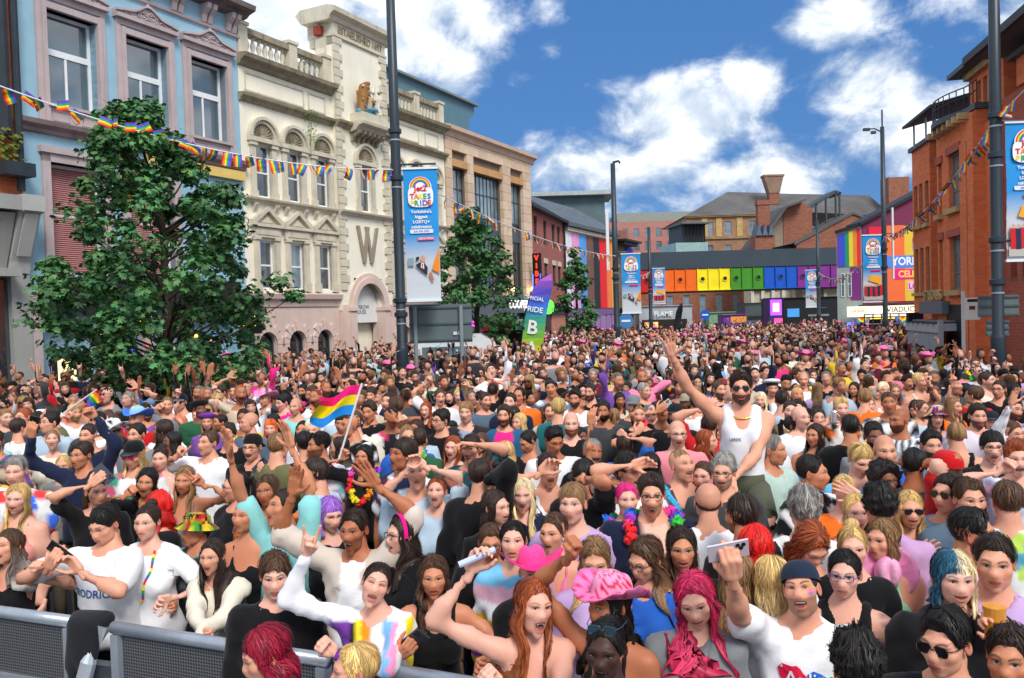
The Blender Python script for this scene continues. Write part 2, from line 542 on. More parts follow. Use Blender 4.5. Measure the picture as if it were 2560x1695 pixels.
# ---- heads
def head_prims(rng, sex, op, sm, child=0.0):
 w = 1 + rng.uniform(-.07, .08); jw = (1.0 if sex == 'm' else .88) * (1 + rng.uniform(-.12, .14)); nl = 1 + rng.uniform(-.18, .24); ck = rng.uniform(.8, 1.25); cz = rng.uniform(-.006, .006)
 if sex == 'f':
  nl *= .9
 dj = .031 * op
 br = 1.0 if sex == 'm' else .55
 U = [(np.array([0, .018, .032]), np.array([.0745 * w, .093, .086])),
   (np.array([0, -.030, -.028]), np.array([.0635 * w, .058, .079])),
   (np.array([0, -.020, -.070 - dj * .6]), np.array([.0555 * jw, .050, .041])),
   (np.array([0, -.066, -.099 - dj + cz]), np.array([.021 * jw, .018, .018])),
   (np.array([.041, -.060, -.022 + .005 * sm]), np.array([.022, .022, .020]) * ck), (np.array([-.041, -.060, -.022 + .005 * sm]), np.array([.022, .022, .020]) * ck),
   (np.array([.026, -.077, .022]), np.array([.028, .012 + .003 * br, .010])), (np.array([-.026, -.077, .022]), np.array([.028, .012 + .003 * br, .010])),
   (np.array([.0105, -.089, -.034]), np.array([.0066, .0085, .0062]) * nl), (np.array([-.0105, -.089, -.034]), np.array([.0066, .0085, .0062]) * nl),
   (np.array([0, -.098 - .008 * (nl - 1), -.031]), np.array([.0082, .010, .0078]) * nl),
   (np.array([0, -.0885, -.0575 + .002 * op]), np.array([.0155 + .003 * sm, .011, .0062])),
   (np.array([0, -.0865, -.0705 - dj * .95]), np.array([.0145 + .003 * sm, .011, .0076]))]
 nose = (np.array([0, -.080, .014]), np.array([0, -.097, -.027]), .0060 * nl, .0082 * nl)
 mouth = (np.array([0, -.100, -.0640 - dj * .55]), np.array([.0225 + .0085 * sm - .003 * op, .030, .0014 + .0185 * op + .0055 * sm])) if op > .04 or sm > .2 else None
 return dict(U=U, nose=nose, mouth=mouth, dj=dj, cv=9.0 * sm * (1 - .5 * op) - 1.5 * (1 - sm))
def head_field(P, H):
 k = 105.0
 e = 0
 for c, r in H['U']:
  e = e + np.exp(-k * d_ell(P, c, r))
 e = e + np.exp(-k * d_cap(P, *H['nose']))
 d = -np.log(e) / k
 for s in (1, -1):                                            # eye sockets, then eyeballs
  d2 = d_ell(P, np.array([s * .031, -.097, .003]), np.array([.0175, .016, .0105]))
  d = np.maximum(d, -d2) + .0
  d = np.minimum(d, d_ell(P, np.array([s * .0305, -.0715, .003]), np.array([.0135, .0125, .0125])))
 if H['mouth'] is not None:
  Q = P.copy(); Q[..., 2] -= H['cv'] * Q[..., 0] ** 2
  d = np.maximum(d, -d_ell(Q, *H['mouth']))
 return d
C0 = np.array([0, -.012, -.012])
def head_mesh(rng, spec, lod):
 """V, F, colours in the head frame; face towards -y"""
 nr, nc = ((70, 58), (38, 32), (24, 21), (13, 12), (8, 8))[lod]
 op, sm, ey = spec['ex']
 H = head_prims(rng, spec['sex'], op, sm)
 u = np.linspace(-1, 1, nc, endpoint=False)
 lon = np.pi * (.48 * u + .52 * u ** 3)
 v = np.linspace(-1, 1, nr)
 lat = np.pi / 2 * (.62 * v + .38 * v ** 3) * .999 - .12 * (1 - v ** 2)
 LO, LA = np.meshgrid(lon, lat)
 D = np.stack([np.sin(LO) * np.cos(LA), -np.cos(LO) * np.cos(LA), np.sin(LA)], -1).reshape(-1, 3)
 r = np.full(len(D), .175)
 for it in range(15):
  r = r - .85 * head_field(C0 + D * r[:, None], H)
  r = np.clip(r, .03, .18)
 V = C0 + D * r[:, None]
 i = np.arange(nr - 1)[:, None] * nc; j = np.arange(nc)[None]
 F = np.stack([i + j, i + (j + 1) % nc, i + nc + (j + 1) % nc, i + nc + j], -1).reshape(-1, 4)
 sk = np.array(spec['skin']); hc = np.array(spec['hairc']) * .8
 x, y, z = V.T
 fr = y < -.03
 n_ = rng.uniform(0, 6, 3)
 mott = 1 + .05 * np.sin(x * 150 + n_[0] + 3 * np.sin(z * 90)) * np.sin(z * 130 + n_[1]) + .04 * rng.normal(size=len(V))
 ax_ = np.abs(x)
 C = np.tile(sk, (len(V), 1))
 g = lambda cx, cz, rx, rz: np.exp(-(((ax_ - cx) / rx) ** 2 + ((z - cz) / rz) ** 2))
 def mixc(m, c):
  nonlocal C
  m = np.clip(m, 0, 1)[:, None] * fr[:, None]
  C = C * (1 - m) + np.array(c) * m
 mixc(.35 * g(.042, -.03, .022, .02), sk * np.array([1.05, .72, .66]))           # cheeks
 mixc(.30 * g(0, -.032, .014, .012), sk * np.array([1.02, .72, .64]))            # nose
 mixc(.48 * g(.031, .007, .021, .015), sk * np.array([.50, .38, .38]))             # lids
 if spec.get('shadow') is not None:
  mixc(.9 * g(.031, .014, .019, .010), spec['shadow'])
 bd = spec.get('beard', 0)
 if bd:
  jaw = np.clip((-.030 - z - .25 * np.clip(.055 - ax_, -.1, .05)) / .012, 0, 1) * np.clip((ax_ * .5 - .0 - z - .060) / .01 + 1.4, 0, 1)
  jaw = jaw * (1 - g(0, -.040, .020, .010))
  mo = g(0, -.050, .030, .0075)
  m = np.clip(jaw + 1.1 * mo, 0, 1)
  if bd > 1:                                                                   # moustache only
   m, bd = np.clip(1.4 * mo, 0, 1), .95
  m *= np.where(y > .02, np.clip(1 - (y - .02) / .03, 0, 1), 1)
  mm = (m * bd)[:, None] * (y < .05)[:, None]
  C = C * (1 - mm) + hc * .75 * mm
  if bd > .6:
   V = V + D * (m * .006 * bd)[:, None]
 st = spec.get('stubble', 0)
 if st:                                                                           # shaved scalp
  m = st * np.clip((z - .03 - .25 * np.clip(-y, 0, .1)) / .02, 0, 1)
  C = C * (1 - m[:, None]) + hc * m[:, None]
 wl = .0270 + .006 * sm; dj = H['dj']
 lipc = np.array(spec.get('lip', tuple(sk * np.array([.74, .34, .35]))))
 mz = -.0640 - dj * .5
 rz = .0115 + dj * .62
 zm = z - H['cv'] * x ** 2
 e = ((x / wl) ** 2 + ((zm - mz) / rz) ** 2)
 mixc(np.clip((1.08 - e) / .25, 0, 1) * .85, lipc)
 teeth = None
 if H['mouth'] is not None:
  c, rr = H['mouth']
  e = (x / (rr[0] * .97)) ** 2 + ((zm - c[2]) / (rr[2] * .97 + 1e-4)) ** 2
  mi = np.clip((1.05 - e) / .3, 0, 1)
  mixc(mi, (.045, .012, .012))
  if rr[2] > .003:
   if op > .5:
    mixc(mi * np.exp(-((x / .012) ** 2 + ((z - c[2] + rr[2] * .55) / .006) ** 2)) * .7, (.34, .09, .09))
   n_t = (11, 9, 7, 5, 4)[lod]
   tx = np.linspace(-1, 1, n_t) * rr[0] * .84
   th_ = min(.0075, rr[2] * (.62 if sm > .5 else .45))
   zt = c[2] + rr[2] * .92 * np.sqrt(np.clip(1 - (tx / rr[0]) ** 2, 0, 1)) + H['cv'] * tx ** 2
   ty = -.0925 + 9 * tx ** 2
   tv = np.concatenate([np.stack([tx, ty, zt + .002], 1), np.stack([tx, ty + .001, zt - th_ * np.sqrt(np.clip(1.02 - (tx / rr[0]) ** 2, 0, 1))], 1)])
   teeth = (tv, grid_faces(2, n_t)[:, ::-1], np.tile(np.array([.66, .63, .58]), (len(tv), 1)))
 else:
  mixc(np.exp(-((zm - mz) / .0022) ** 2) * (ax_ < wl * .92), lipc * .35)
 bz = .0255 + .007 * np.clip(1 - ((ax_ - .036) / .022) ** 2, -1, 1) - .003
 mixc(np.exp(-((z - bz) / (.0042 if spec['sex'] == 'm' else .003)) ** 2) * ((ax_ > .013) & (ax_ < .053)) * .95, np.minimum(np.array(spec.get('brow', hc)), sk * .55))
 eh = .0076 * ey
 e = ((ax_ - .0305) / .0145) ** 2 + ((z - .003) / max(eh, .0012)) ** 2
 if ey > .25:
  mixc(np.clip((1.15 - e) / .3, 0, 1), (.50, .48, .46))
  gx = spec.get('gaze', 0.0) * .004
  ei = ((ax_ - .0305) * 1 + 0 * gx) ** 2 + (z - .0035) ** 2
  mixc(np.clip((1.15 - np.sqrt(ei) / .0070) / .25, 0, 1) * (e < 1.25), spec.get('iris', (.04, .025, .015)))
 lash = np.exp(-((z - (.003 + eh * np.sqrt(np.clip(1 - ((ax_ - .0305) / .0165) ** 2, 0, 1)) + (.0008 if ey > .25 else 0))) / (.0028 if ey > .25 else .0024)) ** 2) * (np.abs(ax_ - .0305) < .0165)
 mixc(lash * (.9 if spec['sex'] == 'f' else .7), (.018, .012, .010))
 mixc(np.exp(-(((ax_ - .008) / .0035) ** 2 + ((z + .0405) / .0028) ** 2)) * .75, sk * .16)        # nostrils
 for fx, fz, rx, rz, fc in spec.get('paint', ()):
  m = np.exp(-(((x - fx) / rx) ** 2 + ((z - fz) / rz) ** 2)) * fr * (.6 + .4 * np.sin(x * 900) * np.sin(z * 800))
  C = C * (1 - m[:, None]) + np.array(fc) * m[:, None]
 C = C * mott[:, None]
 out = [(V, F, C)] + ([teeth] if teeth is not None else [])
 ne = (10, 7, 5, 4, 3)[lod]
 if not spec.get('noears') and lod < 4:
  for s in (1, -1):
   la = np.linspace(-np.pi / 2, np.pi / 2, ne); lo = np.linspace(0, 2 * np.pi, ne + 2, endpoint=False)
   LO, LA = np.meshgrid(lo, la)
   E = np.stack([np.cos(LA) * np.cos(LO), np.cos(LA) * np.sin(LO), np.sin(LA)], -1).reshape(-1, 3)
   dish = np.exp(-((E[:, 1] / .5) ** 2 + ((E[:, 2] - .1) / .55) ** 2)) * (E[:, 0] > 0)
   P = E * np.array([.0085, .017, .031]) - dish[:, None] * np.array([.007, 0, 0])
   P[:, 1] += -.004 * E[:, 2]
   ca, sa = math.cos(.42), math.sin(.42)
   P = np.stack([P[:, 0] * ca + P[:, 1] * sa, -P[:, 0] * sa + P[:, 1] * ca, P[:, 2]], 1)
   P = P + np.array([.0775, .010, -.004])
   P[:, 0] *= s
   n = ne + 2
   i = np.arange(ne - 1)[:, None] * n; j = np.arange(n)[None]
   f = np.stack([i + j, i + (j + 1) % n, i + n + (j + 1) % n, i + n + j], -1).reshape(-1, 4)
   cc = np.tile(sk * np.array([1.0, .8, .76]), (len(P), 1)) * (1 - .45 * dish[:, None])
   out.append((P, f if s > 0 else f[:, ::-1], cc))
 return merge(out)
def merge(parts):
 V, F, C, o = [], [], [], 0
 for v, f, c in parts:
  V.append(v); F.append(np.asarray(f) + o); C.append(np.broadcast_to(c, (len(v), 3))); o += len(v)
 return np.concatenate(V), np.concatenate(F), np.concatenate(C)
def grid_faces(nr, nc, wrap=False):
 i = np.arange(nr - 1)[:, None] * nc
 j = np.arange(nc if wrap else nc - 1)[None]
 return np.stack([i + j, i + (j + 1) % nc, i + nc + (j + 1) % nc, i + nc + j], -1).reshape(-1, 4)
def sphere(c, r, nr=7, nc=9, col=(1, 1, 1)):
 la = np.linspace(-np.pi / 2, np.pi / 2, nr); lo = np.linspace(0, 2 * np.pi, nc, endpoint=False)
 LO, LA = np.meshgrid(lo, la)
 P = np.stack([np.cos(LA) * np.cos(LO), np.cos(LA) * np.sin(LO), np.sin(LA)], -1).reshape(-1, 3) * np.asarray(r) + np.asarray(c)
 return P, grid_faces(nr, nc, True), np.tile(np.array(col, float), (len(P), 1))
def skull_r(D):
 """radius of the smooth skull along unit directions from C0"""
 r = np.full(len(D), .17)
 H = [(np.array([0, .018, .032]), np.array([.0742, .092, .0850])), (np.array([0, -.028, -.028]), np.array([.0615, .059, .0785]))]
 for it in range(9):
  P = C0 + D * r[:, None]
  e = sum(np.exp(-90 * d_ell(P, c, q)) for c, q in H)
  r = r + .9 * np.log(e) / 90
 return r
HL = {  # hairline elevation (deg) against azimuth from the face
 'short': ([0, 22, 36, 50, 64, 84, 98, 112, 140, 180], [50, 49, 47, 30, 2, 4, 12, -12, -31, -36]),
 'high': ([0, 20, 38, 52, 66, 84, 98, 112, 140, 180], [60, 56, 66, 40, 8, 4, 12, -12, -31, -36]),
 'fringe': ([0, 25, 45, 57, 70, 84, 98, 112, 140, 180], [30, 28, 26, 14, -4, 0, 8, -16, -34, -40]),
 'full': ([0, 20, 40, 55, 68, 85, 105, 140, 180], [52, 50, 42, 24, 0, -16, -28, -38, -42]),
 'bang': ([0, 25, 45, 57, 70, 85, 105, 140, 180], [25, 25, 22, 6, -12, -22, -30, -38, -42]),
 'bald': ([0, 40, 60, 75, 90, 105, 130, 180], [88, 88, 60, 20, 22, 18, 6, -10]),
}
HAIR = {
 'buzz': ('short', .004, .003, .003, .0006, 0), 'fade': ('short', .013, .003, .014, .003, 0), 'short': ('short', .012, .006, .013, .003, 0),
 'quiff': ('short', .018, .005, .027, .004, 0), 'mop': ('fringe', .019, .012, .013, .005, 0), 'curly': ('short', .026, .014, .026, .007, 0),
 'back': ('full', .007, .006, .006, .0015, 0), 'bun': ('full', .007, .006, .006, .0015, 0), 'pony': ('full', .007, .006, .006, .0015, 0),
 'long': ('full', .011, .012, .008, .002, .30), 'wavy': ('full', .014, .018, .010, .004, .28), 'bob': ('full', .012, .016, .009, .002, .17),
 'bang': ('bang', .013, .015, .011, .002, .20), 'lbang': ('bang', .013, .015, .011, .002, .32), 'afro': ('full', .040, .044, .030, .009, .10), 'receding': ('high', .007, .006, .007, .002, 0),
 'ring': ('bald', .005, .006, .003, .001, 0), 'spiky': ('short', .026, .009, .030, .009, 0), 'wig': ('bang', .022, .026, .016, .006, .26),
}
def noise1(n, rng, m):
 """smooth closed noise with n samples and about m bumps"""
 k = rng.normal(size=max(3, m))
 xs = np.linspace(0, len(k), n, endpoint=False)
 i = xs.astype(int); f = xs - i; f = f * f * (3 - 2 * f)
 return k[i % len(k)] * (1 - f) + k[(i + 1) % len(k)] * f
def hair_mesh(rng, spec, lod, torso=None, hm=None):
 st = spec['hair']
 if st is None:
  return None
 hl, tt, ts, tf, rg, ln = HAIR[st]
 ln = spec.get('hlen', ln) if ln else 0
 hc = np.array(spec['hairc']); h2 = np.array(spec.get('hair2', spec['hairc']))
 nc = (64, 38, 24, 12, 8)[lod]; nr = (18, 11, 8, 5, 4)[lod]
 azd = np.linspace(-180, 180, nc, endpoint=False)
 line = np.interp(np.abs(azd), *HL[hl]) + noise1(nc, rng, max(4, nc // 3)) * 1.6
 t = np.linspace(0, 1, nr)[:, None] ** .85
 if hl == 'bald':
  EL = np.broadcast_to(line, (nr, nc)) * (1 - t) + t * np.interp(np.abs(azd), [0, 60, 75, 90, 105, 130, 180], [88, 58, -2, 6, -12, -30, -38])
 else:
  EL = 89.5 - t * (89.5 - line)
 LO = np.radians(np.broadcast_to(azd, EL.shape)); LA = np.radians(EL)
 D = np.stack([np.sin(LO) * np.cos(LA), -np.cos(LO) * np.cos(LA), np.sin(LA)], -1).reshape(-1, 3)
 r = skull_r(D)
 fw = np.clip(np.cos(LO), 0, 1) ** 1.5
 top = np.clip((LA - .35) / .7, 0, 1)
 th = ts + (tt - ts) * top + (tf - tt) * fw * np.clip(np.sin(2.2 * LA), 0, 1)
 edge = np.clip((1 - t) / (.16 + .22 * fw), 0, 1)
 edge = edge * edge * (3 - 2 * edge)
 if st in ('mop', 'bang', 'lbang', 'wig'):
  edge = np.maximum(edge, .55 * fw)
 strand = noise1(nc, rng, nc // 2)[None] * (.35 + .65 * t) * .35
 lump = rng.normal(size=EL.shape) * rg
 if st in ('curly', 'afro', 'spiky'):
  f_ = 17.0 if st != 'spiky' else 24.0
  d3 = D.reshape(EL.shape + (3,)); ph_ = rng.uniform(0, 6, 3)
  lump = lump * .25 + rg * 1.7 * np.sin(f_ * d3[..., 0] + ph_[0] + 2 * np.sin(7 * d3[..., 2])) * np.sin(f_ * d3[..., 1] + ph_[1]) + rg * np.sin(f_ * 1.1 * d3[..., 2] + ph_[2] + 3 * d3[..., 0])
 else:
  lump = lump * .35 + noise1(nc, rng, nc // 3)[None] * rg * .6
 if st in ('long', 'wavy', 'back', 'bun', 'pony', 'bob'):
  part = rng.uniform(-25, 25) if st in ('long', 'wavy', 'bob') else None
  if part is not None:                                     # parting
   th = th * (1 - .55 * np.exp(-((azd - part) / 9) ** 2)[None] * np.clip((LA - .5) / .4, 0, 1))
 if spec.get('hat'):
  hz = np.clip((LA - .12) / .25, 0, 1)
  th = th * (1 - hz) + .003 * hz; lump = lump * (1 - hz)
 th = np.maximum(th * (1 + strand) + lump, .0035) * edge - .003 * (1 - edge)
 V = C0 + D * (r + th.ravel())[:, None]
 cb = (1 + .22 * noise1(nc, rng, nc // 2))[None] * (1 + .10 * rng.normal(size=EL.shape))
 C = hc[None, None] * np.clip(cb, .5, 1.6)[..., None]
 if 'split' in spec:
  sp = np.clip((azd + 10) / 25, 0, 1)[None, :, None]
  C = C * (1 - sp) + np.array(spec['split']) * cb[..., None] * sp
 def strands(P, Dn, Cg, n, wrap):
  R0, N0 = P.shape[:2]
  k = 6 if R0 > 12 else 4
  i0 = rng.integers(1, max(2, R0 - k), n); j0 = rng.integers(0, N0, n); of = rng.uniform(.001, .010, n) * (.4 if st in ('back', 'bun', 'pony', 'receding') else 1); sl = rng.normal(0, .45, n); fl = rng.uniform(0, .012, n)
  L, Rr = [], []
  for q in range(k):
   i = np.minimum(i0 + q, R0 - 1)
   jf = j0 + sl * q
   j = np.floor(jf).astype(int); f = (jf - j)[:, None]
   ja, jb = (j % N0, (j + 1) % N0) if wrap else (np.clip(j, 0, N0 - 1), np.clip(j + 1, 0, N0 - 1))
   p = P[i, ja] * (1 - f) + P[i, jb] * f + Dn[i, ja] * (of + fl * q / k)[:, None]
   wd = np.cross(Dn[i, ja], P[np.minimum(i + 1, R0 - 1), ja] - P[np.maximum(i - 1, 0), ja])
   wd = wd / (np.linalg.norm(wd, axis=1)[:, None] + 1e-9) * (.0017 if q < k - 1 else .0003)
   L.append(p - wd); Rr.append(p + wd)
  VV = np.concatenate([np.stack(L, 1), np.stack(Rr, 1)], 1)
  b0 = np.arange(n)[:, None] * 2 * k
  ff = np.concatenate([b0 + np.array([[q, q + 1, k + q + 1, k + q]]) for q in range(k - 1)])
  cc = Cg[i0, j0] * rng.uniform(.6, 1.5, (n, 1))
  out.append((VV.reshape(-1, 3), ff, np.repeat(cc, 2 * k, 0)))
  uvs.append(np.repeat(rng.random((n, 2)), 2 * k, 0))
 out = [(V, grid_faces(nr, nc, True)[:, ::-1], C.reshape(-1, 3))]
 uvs = [np.stack([np.broadcast_to(azd / 360, EL.shape).ravel(), np.broadcast_to(t, EL.shape).ravel()], 1)]
 if ln:
  n2 = (48, 28, 18, 10, 7)[lod]; r2 = (24, 14, 9, 5, 4)[lod]
  a0 = {'bang': 62, 'lbang': 62, 'afro': 70, 'wig': 58}.get(st, 54 + 4 * rng.random())
  az2 = np.linspace(a0, 360 - a0, n2)
  LOc = np.radians(az2)
  s = np.linspace(0, 1, r2)[:, None]
  el0 = 34.0
  lens = ln * (1 + .10 * noise1(n2, rng, n2 // 3))
  arc = .075
  dist = s * (lens[None] + arc)
  frac = np.clip(dist / arc, 0, 1)
  LA2 = np.radians(el0 * (1 - frac) - 4 * frac)
  Dh = np.stack([np.sin(LOc) * np.cos(LA2), -np.cos(LOc) * np.cos(LA2), np.sin(LA2)], -1)
  r2_ = skull_r(Dh.reshape(-1, 3)).reshape(Dh.shape[:2])
  base = C0 + Dh * (r2_ + ts * .9)[..., None]
  drop = np.maximum(dist - arc, 0)
  q = np.clip(drop / max(ln, .05), 0, 1)
  azs = np.where(az2 > 180, 360 - az2, az2)
  k_ = np.clip((drop - .07) / .10, 0, 1); k_ = k_ * k_ * (3 - 2 * k_)
  tgt_ = np.where(azs < spec.get('split_az', 104), 42 + (azs - a0) * .42, 128 + (azs - 104) * .68)
  aze = np.radians(azs[None] * (1 - k_) + tgt_[None] * k_)
  sg = np.where(az2 > 180, -1.0, 1.0)[None]
  rx = .080 + ts * .9; ry = .094 + ts * .9
  ell = np.stack([sg * np.sin(aze) * rx * (1 - .10 * k_), .012 - np.cos(aze) * ry * (1 + .06 * k_) - .01 * k_, np.zeros_like(aze)], -1)
  P = base.copy()
  w_ = np.clip(drop / .06, 0, 1)[..., None]
  P[..., :2] = P[..., :2] * (1 - w_) + ell[..., :2] * w_
  P[..., 2] -= drop
  amp = {'wavy': .016, 'afro': .02, 'wig': .014}.get(st, .006)
  wv = np.sin(drop * (42 if st == 'wavy' else 26) + noise1(n2, rng, n2 // 4)[None] * 2.5) * amp * np.clip(drop / .1, 0, 1)
  rad = np.stack([np.sin(LOc), -np.cos(LOc), np.zeros_like(LOc)], -1)[None]
  P = P + rad * (wv + noise1(n2, rng, n2 // 2)[None] * .0045 + rng.normal(size=wv.shape) * .0015)[..., None]
  P[..., 0] += (noise1(n2, rng, n2 // 2)[None] * .006 * q)
  Pin = P - rad * (.020 * (1 - .6 * q ** 2))[..., None]
  c2 = (1 + .28 * noise1(n2, rng, n2 // 2))[None] * (1 + .08 * rng.normal(size=q.shape))
  Cc = (hc * (1 - q[..., None] ** .7) + h2 * q[..., None] ** .7) * np.clip(c2, .45, 1.7)[..., None]
  if 'split' in spec:
   sp = (np.sin(LOc) > 0)[None, :, None] * 1.0
   Cc = Cc * (1 - sp) + np.array(spec['split']) * c2[..., None] * sp
  Vc = np.concatenate([P.reshape(-1, 3), Pin.reshape(-1, 3)])
  N = n2 * r2
  f = grid_faces(r2, n2)
  rim = []
  b = (r2 - 1) * n2
  for j in range(n2 - 1):
   rim.append((b + j, b + j + 1, N + b + j + 1, N + b + j))
  for i in range(r2 - 1):
   rim.append((i * n2, (i + 1) * n2, N + (i + 1) * n2, N + i * n2))
   rim.append(((i + 1) * n2 - 1, N + (i + 1) * n2 - 1, N + (i + 2) * n2 - 1, (i + 2) * n2 - 1))
  f = np.concatenate([f, f[:, ::-1] + N, np.array(rim)])
  n0_ = len(out[0][0])
  spec['hidx'] = (n0_ + N, n0_ + 2 * N)
  out.append((Vc, f, np.concatenate([Cc.reshape(-1, 3)] * 2)))
  uu = np.stack([np.broadcast_to(az2 / 360, q.shape).ravel() + .5, .6 + dist.ravel() / .18], 1)
  uvs += [uu, uu]
  if lod < 2:
   strands(P, np.broadcast_to(rad, P.shape), Cc, (340, 90)[lod], False)
 if lod < 2 and st not in ('buzz', 'ring') and not spec.get('hat'):
  strands(V.reshape(nr, nc, 3), D.reshape(nr, nc, 3), C, (340, 90)[lod], True)
 if st == 'bun':
  out.append(sphere((0, .075, .115), (.042, .040, .036), (12, 8, 6, 5, 4)[lod], (16, 10, 7, 5, 4)[lod], hc))
 if st == 'pony':
  m = MB()
  s_ = rng.uniform(-.06, .06)
  m.tube([(0, .10, .05), (s_ * .3, .135, .055), (s_ * .6, .155, .0), (s_, .150, -.10), (s_, .140, -.20), (s_ * 1.2, .135, -.25)], [.014, .026, .032, .032, .022, .004], (12, 8, 6, 5, 4)[lod])
  quads = [q if len(q) == 4 else None for q in m.f]
  out.append((np.array(m.v), np.array([q for q in quads if q]), np.tile(hc, (len(m.v), 1)) * (1 + .2 * rng.normal(size=(len(m.v), 1))).clip(.6, 1.4)))
 n = sum(len(o[0]) for o in out); uv = np.concatenate(uvs)
 if n > len(uv):
  uv = np.concatenate([uv, np.concatenate([o[0] for o in out])[len(uv):][:, [0, 2]] * 3])
 spec['huv'] = uv
 return merge(out)
def rot(yaw, pit, roll):
 """head: yaw to the viewer's right, pitch up, roll clockwise as seen"""
 return np.array(Matrix.Rotation(yaw, 3, 'Z') @ Matrix.Rotation(-pit, 3, 'X') @ Matrix.Rotation(roll, 3, 'Y'))
PROF = {'m': ([-.08, .04, .15, .28, .40, .47, .53, .57], [.150, .152, .142, .156, .166, .146, .085, .025], [.106, .104, .102, .112, .112, .088, .056, .026], [0, 0, -.004, -.006, 0, .008, .012, .012]),
  'f': ([-.08, .04, .15, .28, .40, .47, .53, .57], [.158, .146, .118, .130, .138, .122, .070, .024], [.110, .102, .090, .098, .098, .078, .050, .024], [0, 0, -.002, -.002, 0, .008, .012, .012])}
def torso_fn(T, o, sc, sex, bulk, infl=0.0, ztop=None, zbot=None):
 Z, A, B, Yo = [np.array(q) for q in PROF[sex]]
 def f(P):
  q = (P - o) @ T / sc
  z = q[..., 2]
  zc = np.clip(z, Z[0], Z[-1])
  iz = infl + (.022 * np.clip((.36 - zc) / .3, 0, 1) if infl > .015 else 0)
  a = np.interp(zc, Z, A) * bulk + iz; b = np.interp(zc, Z, B) * (1 + (bulk - 1) * 1.5) + iz; yo = np.interp(zc, Z, Yo)
  n = np.sqrt((q[..., 0] / a) ** 2 + ((q[..., 1] - yo) / b) ** 2)
  d = (n - 1) * np.minimum(a, b) * .9
  d = np.maximum(d, np.maximum(z - Z[-1] - infl, Z[0] - z))
  if ztop is not None:
   d = np.maximum(d, z - ztop)
  if zbot is not None:
   d = np.maximum(d, zbot - z)
  return d * sc
 return f
def ik(Sh, T, l1, l2, hint):
 v = T - Sh; d = np.linalg.norm(v)
 d2 = min(max(d, .12), (l1 + l2) * .985)
 u = v / d
 T = Sh + u * d2
 a = (l1 * l1 - l2 * l2 + d2 * d2) / (2 * d2)
 h = math.sqrt(max(l1 * l1 - a * a, 1e-5))
 p = hint - (hint @ u) * u
 p /= np.linalg.norm(p) + 1e-9
 return Sh + u * a + p * h, T
def smax(a, b, k=110.0):
 m = np.maximum(a, b)
 return m + np.log(np.exp(k * (a - m)) + np.exp(k * (b - m))) / k
def onto(fld, P, gap):
 """move points to a given distance from a field's surface"""
 P = np.array(P, float)
 for it in range(4):
  g = np.zeros_like(P)
  for a in range(3):
   e = np.zeros(3); e[a] = .004
   g[:, a] = fld.at(P + e) - fld.at(P - e)
  g /= np.linalg.norm(g, axis=1)[:, None] + 1e-9
  P = P + g * np.clip(gap - fld.at(P), -.05, .05)[:, None]
 return P
CELL = (.022, .034, .046, .08)
